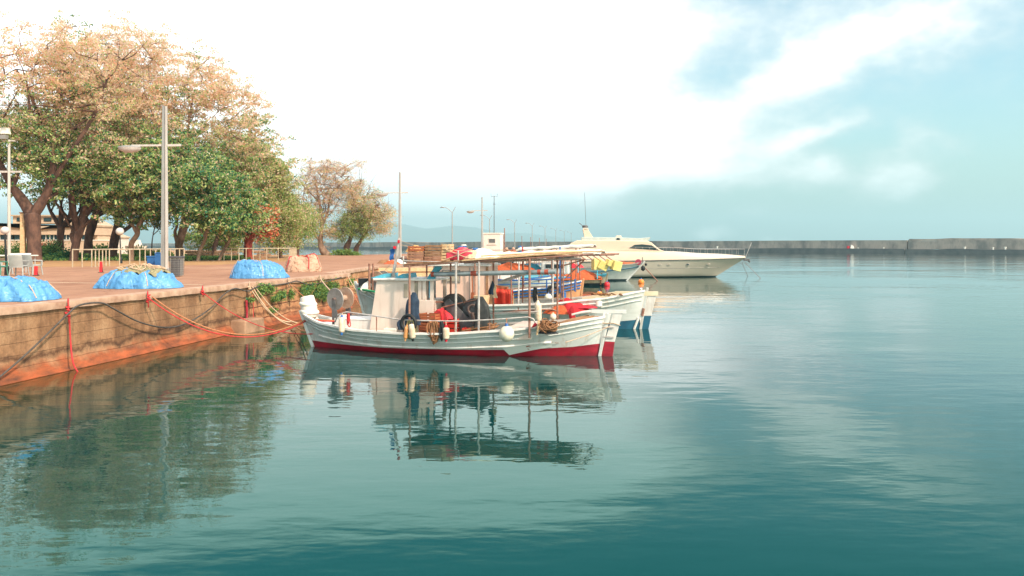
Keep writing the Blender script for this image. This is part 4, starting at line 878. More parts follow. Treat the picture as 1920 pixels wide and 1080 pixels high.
def tarp_heap(label, c, rx, ry, h, rz, seed, mat, ties, tiemat, net=None):
    r = thing('covered_net_heap', label, 'tarpaulin', (c[0], c[1], QZ), 'net heaps under tarpaulins'); fn = heap_fn(c, rx, ry, h, rz, seed)
    s = MB(); s.grid(fn, 44, 190); s.build('tarpaulin', mat, r, smooth=True)
    t = MB()
    for a0 in ties:
        pts = [fn(1-.999*abs(1-2*i/24) if 0 else min(.985, abs(-1+2*i/24)*.985), (a0 if i < 12 else a0+.5) % 1.0)+Vector((0, 0, .02)) for i in range(25)]; t.tube(pts, .014, 5)
    t.build('tie_ropes', tiemat, r)
    return r, fn
tarp_heap('crumpled light blue tarpaulin heap at the left edge of the quay', (-14.55, 22.5), 1.75, .95, .66, .05, 1.3, M_tarp, (.1, .4), M_ropec)
B, fnB = tarp_heap('large blue tarpaulin heap with olive netting showing on top', (-13.55, 28.9), 1.55, 1.05, .78, .05, 4.7, M_tarp, (.32, .17), M_ropec)
s = MB(); s.grid(lambda u, v: fnB(u*(.66+.10*mn.noise(Vector((math.cos(v*6.28)*2, math.sin(v*6.28)*2, 1)))), v)+Vector((.12, 0, .06*(1-u**6)+.05*mn.noise(Vector((u*6*math.cos(v*6.28), u*6*math.sin(v*6.28), 3)))-.02)), 14, 60)
nb = s.build('netting', M_net, B, smooth=True)
s = MB(); rnd = random.Random(8)
for k in range(26):
    a = rnd.uniform(0, 6.28); b = a+rnd.uniform(.5, 1.6); P = []
    for i in range(7):
        t = a+(b-a)*i/6; u = .55+.35*math.sin(i+k); P.append(fnB(u*.62, t/6.2832)+Vector((.12, 0, .10)))
    s.tube(P, .016, 4)
s.build('net_ropes', M_ropec, nb)
tarp_heap('plain blue tarpaulin heap in the middle of the quay edge', (-11.85, 37.3), 1.25, .95, .98, .1, 9.1, M_tarp, (.05, .30), M_ropec)
D4, fnD = tarp_heap('beige tarpaulin heap tied with red rope', (-12.1, 46.4), 1.1, .9, 1.05, .1, 6.2, M_tarpb, (.2,), M_ropec)
s = MB()
for a0, a1 in ((.86, .80), (.90, .95), (.35, .60)):
    pts = [fnD(.03+.94*i/14, a0+(a1-a0)*i/14)+Vector((0, 0, .03)) for i in range(15)]; s.tube(pts, .028, 5)
s.build('red_rope', M_roper, D4)
# ------------------------------------------------------------------ chairs, table, posts, bins
def chair(mat):
    r = thing('plastic_chair', 'x', 'chair', (0, 0, 0), 'plastic chairs at the left edge')
    MB().box((0, 0, .43), (.5, .48, .06)).build('seat', mat, r, bevel=.02)
    s = MB(); s.sheet(lambda u, v: Vector((-.27+.54*u, -.24-.10*v-.05*math.sin(math.pi*u), .40+.50*v)), 8, 6, .04); s.build('backrest', mat, r, smooth=2)
    for sx in (-1, 1):
        a = MB(); a.beam((sx*.27, -.24, .66), (sx*.27, .2, .64), .06, .05); a.beam((sx*.27, .2, .64), (sx*.25, .22, .42), .05, .06); a.build('armrest', mat, r)
        for sy in (-1, 1): MB().tube([(sx*.23, sy*.21, .42), (sx*.27, sy*.26, 0)], [.03, .022], 6).build('leg', mat, r)
    return r
ch = chair(M_plas); spots = [(36, 517, .1, 'grey plastic chair seen from behind beside the black lamp pole', 1.35), (61, 515.5, -.25, 'grey plastic chair nearest the red post', 1.35), (12, 514, 2.2, 'grey plastic chair behind the black lamp pole, mostly hidden', 1.2)]
for i, (px, py, rz, lb, sc) in enumerate(spots):
    p = gnd(px, py)
    if i == 0: ch.location = p; ch.rotation_euler.z = rz; ch['label'] = lb; ch.scale = (sc*.9, sc*.9, sc*.86)
    else: copy_tree(ch, p, rz, lb, (sc*.9, sc*.9, sc*.86))
cg = chair(M_plasg); cg.location = gnd(-3, 518); cg['label'] = 'dark green plastic chair cut by the left edge'; cg.scale = (1.1, 1.1, 1.1)
p = gnd(22, 511); t = thing('cafe_table', 'white table behind the grey chairs at the left edge', 'table', p)
MB().box((p.x, p.y, QZ+.95), (2.4, 1.0, .06)).build('tabletop', M_plasw, t, bevel=.01)
MB().box((p.x+.5, p.y, QZ+1.03), (.8, .6, .1)).build('tray', M_plasw, t)
for sx, sy in ((-1, -1), (1, -1), (1, 1), (-1, 1)): MB().tube([(p.x+sx*1.05, p.y+sy*.42, QZ), (p.x+sx*1.05, p.y+sy*.42, QZ+.92)], .03, 6).build('leg', M_plas, t)
for px, py, h, lb in ((67.5, 517, .48, 'short red post beside the grey plastic chair'), (189.5, 511, .60, 'short red post in front of the railing left of the heap')):
    p = gnd(px, py); r = thing('red_post', lb, 'post', p, 'short red posts')
    MB().box((p.x, p.y, QZ+h/2), (.15, .13, h), .1, 0, .85).build('post_body', M_redp, r, bevel=.01); MB().box((p.x, p.y, QZ+.02), (.24, .22, .03)).build('foot', M_black, r)
    MB().tube([p+Vector((.10, .02, 0)), p+Vector((.02, 0, h*.9))], .018, 5).build('brace', M_black, r)
def bins():
    p = gnd(290, 507); r = thing('waste_bin', 'blue plastic bin left of the tall lamp post', 'bin', p)
    MB().box((p.x, p.y, QZ+.42), (.62, .6, .78), 0, 0, 1.12).build('bin_body', M_bin, r, bevel=.03); MB().box((p.x, p.y, QZ+.84), (.76, .72, .07)).build('lid', M_bin, r, bevel=.02)
    MB().box((p.x, p.y, QZ+.02), (.5, .5, .03)).build('foot', M_black, r)
    p = gnd(301, 508); r = thing('waste_bin', 'taller blue bin touching the lamp post', 'bin', p)
    MB().box((p.x, p.y, QZ+.52), (.46, .46, 1.0), 0, 0, 1.08).build('bin_body', M_bin, r, bevel=.03); MB().box((p.x, p.y, QZ+1.06), (.52, .5, .06)).build('lid', M_bin, r, bevel=.02)
    p = gnd(331.5, 518.5); r = thing('wire_basket', 'dark wire mesh basket right of the tall lamp post', 'bin', p); w = .24; h = .98
    s = MB()
    for i in range(9):
        for a, b in (((-w+2*w*i/8, -w), (-w+2*w*i/8, -w)), ((-w+2*w*i/8, w), (-w+2*w*i/8, w)), ((-w, -w+2*w*i/8), (-w, -w+2*w*i/8)), ((w, -w+2*w*i/8), (w, -w+2*w*i/8))): s.tube([(p.x+a[0], p.y+a[1], QZ+.05), (p.x+b[0]*1.1, p.y+b[1]*1.1, QZ+h)], .008, 4, cap=False)
    for j in range(9):
        z = QZ+.06+h*.92*j/8; k = 1+.1*j/8; q = [(p.x+sx*w*k, p.y+sy*w*k, z) for sx, sy in ((-1, -1), (1, -1), (1, 1), (-1, 1), (-1, -1))]; s.tube(q, .008, 4, cap=False)
    s.build('mesh', M_lampg, r)
    MB().box((p.x, p.y, QZ+.45), (.40, .40, .84), 0, 0, 1.08).build('liner', M_wire, r, bevel=.04); MB().box((p.x, p.y, QZ+.95), (.58, .56, .09)).build('rim', M_wire, r, bevel=.02)
bins()
# ------------------------------------------------------------------ hose and mooring ropes on the quay wall
def wp(px, py, out=.12):
    """point standing 'out' metres off the quay wall face"""
    best = None
    for i in range(0, 3):
        a, b = Vector(EDGE[i]), Vector(EDGE[i+1]); d = (b-a).normalized(); nr = Vector((d.y, -d.x)); a2 = a+nr*out; u = (px-960)/FPX; t = (a2.y*u-a2.x)/(d.x-u*d.y)
        if t <= (b-a).length+.3 or i == 2: q = a2+d*t; return Vector((q.x, q.y, HC-(py-HY)/FPX*q.y))
def rope(label, pts, r, mat, group=None, name='mooring_rope', sm=6):
    P = []
    for i in range(len(pts)-1):
        for t in range(sm):
            f = t/sm; a = pts[max(i-1, 0)]; b = pts[i]; c = pts[i+1]; d = pts[min(i+2, len(pts)-1)]; P.append(.5*((2*b)+(c-a)*f+(2*a-5*b+4*c-d)*f*f+(3*b-a-3*c+d)*f**3))
    P.append(pts[-1]); s = MB(); s.tube(P, r, 6); return tag(s.build(name, mat, smooth=True), label, 'rope', group)
rope('dark rubber hose looping along the top of the quay wall', [wp(x, y, .22) for x, y in ((-60, 745), (0, 706), (60, 654), (126, 590), (150, 572), (190, 568), (215, 580), (262, 604), (310, 614), (350, 606), (395, 578), (420, 552), (440, 541), (458, 545), (467, 545), (490, 535), (512, 535), (540, 531), (556, 527), (572, 532), (590, 533), (615, 527), (640, 520))], .026, M_ropeb, name='hose')
def knot(px, py, label, mat, out=.14, h=.35, seed=0):
    c = wp(px, py, out); s = MB(); rnd = random.Random(seed)
    for k in range(4): s.torus(c+Vector((rnd.uniform(-.03, .03), rnd.uniform(-.03, .03), -h*.2*k+.03)), (rnd.uniform(-.6, .6), rnd.uniform(-.6, .6), 1), .04, .02, 10, 6)
    s.tube([c+Vector((0, 0, .05)), c+Vector((.02, 0, -h))], .02, 6)
    c2 = wp(px, py, -.35); s.tube([c, Vector((c.x, c.y, QZ+.03)), Vector((c2.x, c2.y, QZ+.04))], .02, 6)
    tag(s.build('rope_knot', mat, smooth=True), label, 'rope knot', 'knots of mooring rope on the quay edge')
knot(128, 578, 'red rope knot hanging over the concrete wall at left', M_roper, seed=1, h=.4); knot(277, 556, 'red rope knot above the lowest sagging line', M_roper, seed=2); knot(380, 547, 'thin red knot of the third line', M_roper, seed=3, h=.2)
knot(468, 539, 'pale rope knot where the concrete meets the stone', M_ropec, seed=4); knot(541, 530, 'pale knot over the hose on the stone wall', M_ropec, seed=5, h=.2); knot(600, 523, 'pale knot above the largest wall plant', M_ropec, seed=6, h=.3)
rope('red rope hanging straight down the concrete wall into the water', [wp(130, 590), wp(131, 620, .1), wp(133, 650, .2), wp(136, 675, .4), wp(141, 690, .5), wp(150, 702, .6)], .022, M_roper)
rope('dark red pipe hanging on the wall beside the tyre', [wp(462, 563, .1), wp(463, 590, .12), wp(463, 610, .2)], .05, M_red, name='hanging_pipe')
rope('thin red line holding the tyre fender', [wp(476, 548, .12), wp(475, 580, .15), wp(476, 610, .34)], .014, M_roper)
c = wp(477, 617, .42); s = MB(); s.torus(c, (1, -.3, .1), .23, .10, 20, 8); tag(s.build('tyre_fender', M_black, smooth=True), 'old tyre hanging at the waterline of the stone wall', 'tyre')
s = MB(); c = wp(464, 617, .35); s.box((c.x, c.y, .18), (.7, 1.6, .62), -.18, 0, .92); tag(s.build('stone_block', M_stone, bevel=.05), 'loose stone block at the foot of the wall left of the tyre', 'stone')
# ------------------------------------------------------------------ boats
def lerp_tab(tab, t):
    for (a, va), (b, vb) in zip(tab[:-1], tab[1:]):
        if t <= b:
            f = (t-a)/(b-a); f = f*f*(3-2*f)*.5+f*.5; return va+(vb-va)*f
    return tab[-1][1]
class Hull:
    def __init__(s, F, xl, xr, B, sheer, boot, rl=.5, rr=.2, draft=.5, full=.62, cb=0.0):
        s.F, s.xl, s.xr, s.B, s.sh, s.bt, s.rl, s.rr, s.dr, s.full, s.cb = F, xl, xr, B, sheer, boot, rl, rr, draft, full, cb
    def zs(s, t): return lerp_tab(s.sh, t)
    def S(s, t, v, side):
        """v 0 at the keel, 1 at the gunwale; side -1 faces the shore camera"""
        zg = s.zs(t); z = -s.dr+(zg+s.dr)*v; h = z/zg
        x0 = s.xl+s.rl*(1-h); x1 = s.xr-s.rr*(1-h); x = x0+(x1-x0)*t
        w = math.sin(math.pi*min(1, max(0, t)))**(s.full+.55*(1-v)); y = s.B/2*w*(max(v, 0)**.42)*(.86+.14*v)
        return Vector((x, side*y, z))
    def vz(s, t, z): return (z+s.dr)/(s.zs(t)+s.dr)
    def at(s, t, z, side, out=0):
        p = s.S(t, s.vz(t, z), side); p.y += side*out; return p
    def tx(s, x, z=None): return (x-s.xl)/(s.xr-s.xl)
def make_hull(root, H, paint, af, deck=.28, railmat=None, rails=((.13, .03), (.27, .025)), inner=None, capmat=None, nt=48, posts=True, deckmat=None):
    m = MB(H.F); inner = inner or paint; capmat = capmat or M_white
    for side in (-1, 1):
        rows = [0, .3, .55]
        vs = []; K = 0
        for i in range(nt+1):
            t = i/nt; zb = lerp_tab(H.bt, t); vb = H.vz(t, zb); col = [H.S(t, vb*q, side) for q in (0, .35, .6, .8, 1)]+[H.S(t, vb+(1-vb)*q, side) for q in (.2, .4, .6, .8, 1)]
            K = len(col); vs += col
        fs = []; mi = []
        b = len(m.v); m.v += vs
        for i in range(nt):
            for j in range(K-1):
                q = (b+i*K+j, b+(i+1)*K+j, b+(i+1)*K+j+1, b+i*K+j+1); m.f.append(q if side > 0 else q[::-1]); m.m.append(1 if j < 4 else 0)
    m.build('hull', [paint, af], root, smooth=2)
    m = MB(H.F)
    for side in (-1, 1):        # inside of the bulwark
        def fn(u, v):
            p = H.S(.015+.97*u, 1, side); q = H.at(.015+.97*u, H.zs(.015+.97*u)-deck*v, side); return Vector((q.x, (abs(q.y)-min(.07, abs(q.y)*.5))*side, q.z-.01))
        m.grid(fn, nt, 3)
    m.build('bulwark_lining', inner, root, smooth=True)
    m = MB(H.F)
    def fd(u, v):
        t = .015+.97*u; z = H.zs(t)-deck; q = H.at(t, z, 1); y = abs(q.y)-.03; return Vector((q.x, y*(2*v-1), z+.03*(1-(2*v-1)**2)))
    m.grid(fd, nt, 6); m.build('deck', deckmat or M_white, root, smooth=True)
    for side in (-1, 1):
        m = MB(H.F); n = nt; vs = []
        for i in range(n+1):
            t = .004+.992*i/n; p = H.S(t, 1, side); w = .045; yo = abs(p.y)+.03; yi = max(0.0, abs(p.y)-.11)
            vs += [(p.x, side*yo, p.z-.03), (p.x, side*yo, p.z+.03), (p.x, side*yi, p.z+.035), (p.x, side*yi, p.z-.03)]
        m.add(vs, [(i*4+q, (i+1)*4+q, (i+1)*4+(q+1) % 4, i*4+(q+1) % 4) for i in range(n) for q in range(4)]+[(3, 2, 1, 0), (n*4, n*4+1, n*4+2, n*4+3)]); m.build('cap_rail', capmat, root, smooth=2)
    for d, r in rails:
        for side in (-1, 1):
            m = MB(H.F); P = [H.at(.01+.98*i/nt, H.zs(.01+.98*i/nt)-d*(1 if d < .5 else 1), side, .012) for i in range(nt+1)]; m.tube(P, r, 6); m.build('rub_rail', railmat or paint, root, smooth=True)
    if posts:
        for t, sx in ((0, -1), (1, 1)):
            m = MB(H.F); z1 = H.zs(t); a = H.S(t, 0, 1); b = H.S(t, 1, 1); e = b+(b-a).normalized()*.12
            m.beam((a.x+sx*.02, 0, a.z), (e.x+sx*.02, 0, e.z), .10, .14); m.build('stem_post', paint, root, bevel=.015)
def boat(name, label, F, cat='fishing boat', group='fishing boats moored at the quay'): 
    return thing(name, label, cat, F.w((0, 0, 0)), group)
def pole(F, a, b, r, root, name='canopy_post', mat=None): 
    m = MB(F); m.tube([a, b], r, 8); return m.build(name, mat or M_rust, root, smooth=2)
def item(F, m, name, mat, label, cat, group=None, smooth=False, bevel=0): return tag(m.build(name, mat, smooth=smooth, bevel=bevel), label, cat, group)
def fender(F, a, b, r, mat, label, tips=None, name='fender', cat='fender', hang=None, group='fenders hung on the boats'):
    a, b = Vector(a), Vector(b); o = F.w(b) if F else b; root = thing(name, label, cat, o, group)
    MB(F).lathe(a, b, [(0, r*.25), (.04, r*.5), (.09, r*.9), (.16, r), (.84, r), (.91, r*.9), (.96, r*.5), (1, r*.25)], 16).build('fender_body', mat, root, smooth=True)
    d = (b-a).normalized(); t = MB(F); t.lathe(a-d*.06, a+d*.03, [(0, r*.3), (1, r*.55)], 10); t.lathe(b-d*.03, b+d*.06, [(0, r*.55), (1, r*.3)], 10); t.build('fender_tip', tips or mat, root, smooth=2)
    if hang is not None: MB(F).tube([a-d*.05, Vector(hang)], .012, 5).build('lanyard', M_ropec, root)
    return root
def buoy(F, c, r, mat, label, neck=M_blue, hang=None, group='round buoys'):
    c = Vector(c); root = thing('round_buoy', label, 'buoy', F.w(c) if F else c, group)
    MB(F).ball(c, r, 24, (1, 1, 1.06)).build('buoy_ball', mat, root, smooth=True); MB(F).lathe(c+Vector((0, 0, r*.95)), c+Vector((0, 0, r*1.38)), [(0, r*.36), (.5, r*.2), (1, r*.18)], 12).build('buoy_neck', neck, root, smooth=2)
    if hang is not None: MB(F).tube([c+Vector((0, 0, r*1.3)), Vector(hang)], .012, 5).build('lanyard', M_ropeo, root)
    return root
def drumF(F, c, axis, R, W, label, m1, m2, stand=True, zb=None, spokes=False, name='net_drum', root=None, core=None):
    """net hauler drum: two rimmed flanges, core, hub and stand; a part of its boat when root is given"""
    c, ax = Vector(c), Vector(axis).normalized(); a = c-ax*W/2; b = c+ax*W/2
    D = MB(F); D.lathe(a, b, [(0, R*.28), (1, R*.28)], 20); D = D.build(name, core or m2, root, smooth=2)
    for q, mm in ((a, m1), (b, m2)):
        m = MB(F); m.lathe(q-ax*.015, q+ax*.015, [(0, R*.985), (.5, R), (1, R*.985)], 36); m.torus(q, ax, R, .022, 40, 8); m.build('flange', mm, D, smooth=2)
    m = MB(F); m.lathe(a-ax*.12, b+ax*.12, [(0, R*.13), (.2, R*.17), (.8, R*.17), (1, R*.13)], 12)
    m.build('hub', M_winch, D, smooth=2)
    if stand:
        m = MB(F); z = zb if zb is not None else c.z-R-.25
        for q in (a-ax*.08, b+ax*.08): m.beam(q, (q.x+.08, q.y, z), .10, .07, 0, .22, .09)
        m.build('drum_stand', M_dsteel, D)
    return D
def crate(F, c, size, rz, mat, label, group, slats=4):
    x, y, z = size; o = Vector(c); root = thing('fish_crate', label, 'crate', F.w(o), group); C, S = math.cos(rz), math.sin(rz)
    T = lambda a, b, h: Vector((o.x+a*C-b*S, o.y+a*S+b*C, o.z+h))
    m = MB(F)
    for i in range(slats):
        h = z*(i+.5)/slats; hh = z/slats*.78
        for sy in (-1, 1): m.box(T(0, sy*(y/2-.012), h), (x, .014, hh), rz)
        for sx in (-1, 1): m.box(T(sx*(x/2-.012), 0, h+.002), (.014, y-.05, hh), rz)
    for sx in (-1, 1):
        for sy in (-1, 1): m.box(T(sx*(x/2-.035), sy*(y/2-.036), z/2), (.04, .035, z*1.01), rz)
    m.build('crate_sides', mat, root); MB(F).box(T(0, 0, .012), (x-.04, y-.04, .016), rz).build('crate_floor', mat, root)
    return root
def hangcloth(F, c, w, d, h, seed, legs=2, flare=.25):
    m = MB(F); c = Vector(c)
    def fn(u, v):
        a = v*2*math.pi; g = .35+.65*min(1, u*4)+flare*u; f = 1+.22*math.sin(a*5+seed+u*2)*u+.16*mn.noise(Vector((a*2, u*4, seed)))
        cut = .10*mn.noise(Vector((a*1.5, seed, 2)))*u
        y = d/2*math.sin(a)*g*f; x = w/2*math.cos(a)*g*f
        if legs == 2 and u > .45 : x += math.copysign(.035, math.cos(a))*(u-.45)*1.2
        return c+Vector((x+.03*math.sin(u*5+seed), y, -h*(u+cut)))
    m.grid(fn, 16, 36); m.add([fn(0, v/36) for v in range(36)], [tuple(range(36))]); m.add([fn(1, v/36)+Vector((0, 0, .02)) for v in range(36)], [tuple(range(36))]); return m
def ropebundle(F, c, w, h, n, seed, r=.014):
    rnd = random.Random(seed); m = MB(F); c = Vector(c)
    for k in range(n):
        ww = w*rnd.uniform(.3, 1)/2; hh = h*rnd.uniform(.55, 1); x0 = rnd.uniform(-1, 1)*w*.25; y0 = rnd.uniform(-.05, .05); P = []
        for i in range(15):
            a = 2*math.pi*i/14; P.append(c+Vector((x0+ww*math.sin(a)*(.5+.5*(1-math.cos(a))/2)+rnd.uniform(-.012, .012), y0+rnd.uniform(-.015, .015), -hh*(1-math.cos(a))/2)))
        m.tube(P, r, 5, cap=False)
    return m
def pile(F, c, rx, ry, h, seed, drape=None):
    m = MB(F); c = Vector(c)
    def fn(u, v):
        a = v*2*math.pi; w = 1+.22*mn.noise(Vector((math.cos(a)*1.8, math.sin(a)*1.8, seed))); x, y = rx*u*w*math.cos(a), ry*u*w*math.sin(a)
        z = h*(1-u**2.4)*(1+.35*mn.noise(Vector((x*3, y*3, seed))))+.03*mn.noise(Vector((x*14, y*14, seed))); return c+Vector((x, y, max(z, 0)))
    m.grid(fn, 16, 48); return m
def canopy_frame(root, F, x0, x1, yn, yf, z0, z1, posts, zb, rail=.028, name='canopy_rail', bars=6, mat=None):
    """pipe frame: two long rails, cross bars; posts at x on both sides"""
    zz = lambda x: z0+(z1-z0)*(x-x0)/(x1-x0)
    for y in (yn, yf): m = MB(F); m.tube([(x0, y, z0), ((x0+x1)/2, y, zz((x0+x1)/2)+.01), (x1, y, z1)], rail, 8); m.build(name, mat or M_rust, root, smooth=2)
    m = MB(F)
    for i in range(bars): x = x0+(x1-x0)*i/(bars-1); m.tube([(x, yn, zz(x)+.01), (x, yf, zz(x)+.01)], rail*.8, 6)
    m.build('cross_bars', mat or M_rust, root, smooth=2)
    for x in posts:
        for y in (yn, yf): pole(F, (x, y*.97, zb), (x, y, zz(x)), .03, root, mat=mat)

# ============================================================ boat 1: white caique in front
F1 = Frame(-1.87, 25.6, -13.4); P1 = F1.p
B1 = boat('wooden_fishing_boat', 'white wooden fishing boat with red bottom, nearest the camera, full length in view', F1)
xl, xr = P1(567, 586, 0).x, P1(1137, 592, 0).x
H1 = Hull(F1, xl, xr, 2.9, [(0, 1.10), (.1, .85), (.23, .71), (.39, .68), (.54, .71), (.70, .82), (.83, .95), (1, 1.20)],
          [(0, .21), (.12, .17), (.3, .16), (.5, .19), (.75, .21), (.9, .28), (1, .38)], rl=.42, rr=.22, draft=.55)
make_hull(B1, H1, M_hull, M_red, deck=.32, rails=((.16, .024), (.30, .016)))
m = MB(F1)       # lower rubbing strake along the turn of the bilge
for side in (-1, 1):
    P = [H1.at(.05+.80*i/40, lerp_tab([(0, .46), (.15, .30), (.3, .22), (.5, .235), (.7, .31), (.85, .45), (1, .6)], .05+.80*i/40), side, .015) for i in range(41)]
    m2 = MB(F1); m2.tube(P, .034, 6); m2.build('rub_rail', M_white, B1, smooth=True)
m = MB(F1); m.grid(lambda u, v: (lambda t, zt, zb: H1.at(t, zb+(zt-zb)*v, -1, .022))(.722+.13*u-.022*v*(1-u), .30+.10*u, .03+.28*u**.9), 12, 4); m.build('patch_board', mk('flaking_white_paint', (.70, .68, .62), (.34, .10, .04), 7, .6, contrast=(.30, .36)), B1)
m = MB(F1); m.grid(lambda u, v: H1.at(.775+.10*u, .27+.15*u+(.09-.05*u)*v, -1, .028), 12, 2); m.build('bare_plank', mk('peeling_hull_paint', (.66, .62, .56), (.30, .07, .03), 9, .7, contrast=(.42, .5), stretch=(.5, 1, 2)), B1)
# rudder, pintles, tiller
m = MB(F1); q = lambda px, py: P1(px, py, 0)
def pr(pts, th, mat, name, par, F=F1, yl=0.0, bevel=.01):
    m = MB(F); V = [F.p(a, b, yl) for a, b in pts]; n = len(V); m.add([(v.x, yl-th/2, v.z) for v in V]+[(v.x, yl+th/2, v.z) for v in V], [tuple(range(n)), tuple(range(2*n-1, n-1, -1))]+[(i, n+i, n+(i+1) % n, (i+1) % n) for i in range(n)]); return m.build(name, mat, par, bevel=bevel)
rd = pr([(1149.5, 588), (1167, 588), (1152.5, 641), (1134, 640)], .07, M_white, 'rudder', B1)
pr([(1134, 640.3), (1152.5, 641.3), (1147, 682), (1124, 680)], .075, M_red, 'rudder_foot', rd)
pr([(1131, 587), (1146, 588), (1127, 664), (1123.5, 664)], .12, M_white, 'stern_post', B1)
m = MB(F1); a, b, c = P1(1072, 590, 0), P1(1112, 583.5, 0), P1(1174, 584.5, 0); m.tube([a, a.lerp(b, .5)+Vector((0, 0, .02)), b], [.03, .04, .05], 8); m.beam(b-Vector((.05, 0, 0)), c, .1, .10); m.build('tiller', M_white, rd)
m = MB(F1)
for py in (614, 632): a = P1(1140, py, -.06); m.box(a, (.34, .03, .04))
m.build('pintle', M_steel, rd)
m = MB(F1); a = P1(1060, 642, -1.1); b = P1(1143, 612, -.05); m.tube([a, a.lerp(b, .5)-Vector((0, 0, .03)), b], .012, 5); a = P1(1150, 606, -.06); m.tube([P1(1130, 606, -.12), a, P1(1163, 610, -.05)], .015, 5); tag(m.build('rudder_line', M_ropec), 'thin pale line tied from the rudder along the hull of the nearest boat', 'rope')
# foredeck and wheelhouse
ZD = .46
m = MB(F1); a, b = P1(640, 600, 0).x, P1(712, 600, 0).x; m.sheet(lambda u, v: Vector((a+(b-a)*u, -.62*(.75+.25*u)+1.24*(.75+.25*u)*v, 1.0+.05*math.sin(math.pi*v))), 6, 6, .45); m.build('foredeck_hatch', M_white, B1, bevel=.02)
m = MB(F1); a = P1(643, 600, -.35); m.lathe((a.x, -.35, .6), (a.x, -.35, 1.12), [(0, .10), (.7, .085), (.78, .14), (1, .13)], 12); m.build('bollard', M_white, B1, smooth=2)
# cabin: near wall outline from the photograph's proportions, 1.5 m wide
xa, xb, xc, xd = P1(690, 600, -.7).x, P1(813, 600, -.7).x, P1(706, 527, -.7).x, P1(786, 527, -.7).x
ztop = P1(740, 526, -.7).z; xe = P1(770, 527, -.7).x
def prismF(F, poly, y0, y1, mat, name, par, bevel=.01):
    m = MB(F); n = len(poly); m.add([(x, y0, z) for x, z in poly]+[(x, y1, z) for x, z in poly], [tuple(range(n)), tuple(range(2*n-1, n-1, -1))]+[(i, n+i, n+(i+1) % n, (i+1) % n) for i in range(n)]); return m.build(name, mat, par, bevel=bevel)
cab = prismF(F1, [(xa, ZD), (xb, ZD), (xb, P1(800, 563, -.7).z), (xe+.02, P1(800, 563, -.7).z-.0), (xe, ztop), (xc, ztop)], -.70, .70, M_cabin, 'wheelhouse', B1, .02)
zs0 = P1(800, 563, -.7).z
for x, y in ((xe+.06, -.64), (xe+.30, -.64), (xe+.44, -.64), (xb-.07, -.64), (xe+.06, .64), (xb-.07, .64)): MB(F1).box((x, y, (zs0+ztop)/2), (.11, .10, ztop-zs0)).build('window_post', M_cabin, cab)
m = MB(F1); m.box((xe+.18, -.655, (zs0+ztop)/2), (.16, .02, ztop-zs0-.1)); m.build('pane', M_fglass, cab)
m = MB(F1); m.box(((xc+xb)/2-.02, 0, ztop+.035), (xb-xc+.16, 1.56, .07)); m.build('roof', M_white, cab, bevel=.02)
m = MB(F1); m.box((xe-.16, -.705, P1(775, 545, -.7).z), (.13, .02, .42)); m.build('side_window', M_fglass, cab)
m = MB(F1); m.box((xb-.10, -.62, P1(806, 540, -.6).z), (.14, .06, .62)); m.build('door_edge', M_turq, cab)
m = MB(F1); m.box((xb-.12, -.50, P1(806, 543, -.6).z), (.22, .10, .55)); m.build('doorway', M_glass, cab)
for pts in ([(708, 520), (734, 512), (733, 521)], [(752, 519), (768, 512), (770, 521)]):
    pr(pts, 1.2, M_turq, 'roof_flap', cab, yl=-.05, bevel=0)
pr([(801, 521), (816, 499), (829, 499), (820, 509), (816, 523), (802, 525)], .05, M_turq, 'ladder_bracket', B1, yl=-.75)
pr([(816, 512), (826, 501), (830, 502), (820, 513)], .05, M_turq, 'ladder_rung', B1, yl=-.55)
# mast with flag remnants
m = MB(F1); a, b = P1(736, 522, 0), P1(748, 446, 0); m.tube([a, a.lerp(b, .5)+Vector((.02, 0, 0)), b], [.06, .05, .035], 8); m.build('mast', M_steel, B1, smooth=2)
m = MB(F1); m.sheet(lambda u, v: P1(731+8*u, 468+20*v-3*u, .04)+Vector((0, .05*math.sin(v*6), 0)), 4, 8, .01); m.build('flag', M_blue, B1)
m = MB(F1); m.box(P1(740, 464, -.05), (.08, .05, .09)); m.box(P1(747.5, 453, -.05), (.06, .05, .10)); m.build('mast_light', M_redc, B1)
m = MB(F1); m.tube([P1(741, 505, -.05), P1(737, 515, -.1), P1(745, 522, -.1)], .012, 5); m.build('mast_line', M_ropec, B1)
# handrail on the near side with stanchions
m = MB(F1); pts = [(628, 604, -.95), (634, 590, -1.0), (650, 585, -1.05), (700, 592, -1.2), (755, 600, -1.32), (820, 602, -1.36), (870, 602, -1.36), (930, 599, -1.34), (990, 594.5, -1.25), (1000, 598, -1.22), (1006, 611, -1.2)]
m.tube([P1(*q) for q in pts], .024, 8); m.build('handrail', M_steel, B1, smooth=True)
for px, py in ((706, 594), (756, 600), (853, 602), (918, 600)):
    a = P1(px, py, -1.3); t = H1.tx(a.x); m = MB(F1); m.tube([(a.x, -1.3, H1.zs(t)), a], .02, 6); m.build('stanchion', M_rust, B1)
m = MB(F1); m.tube([P1(640, 592, .95), P1(760, 588, 1.25), P1(900, 588, 1.3), P1(1010, 584, 1.2)], .024, 8); m.build('handrail', M_steel, B1, smooth=True)
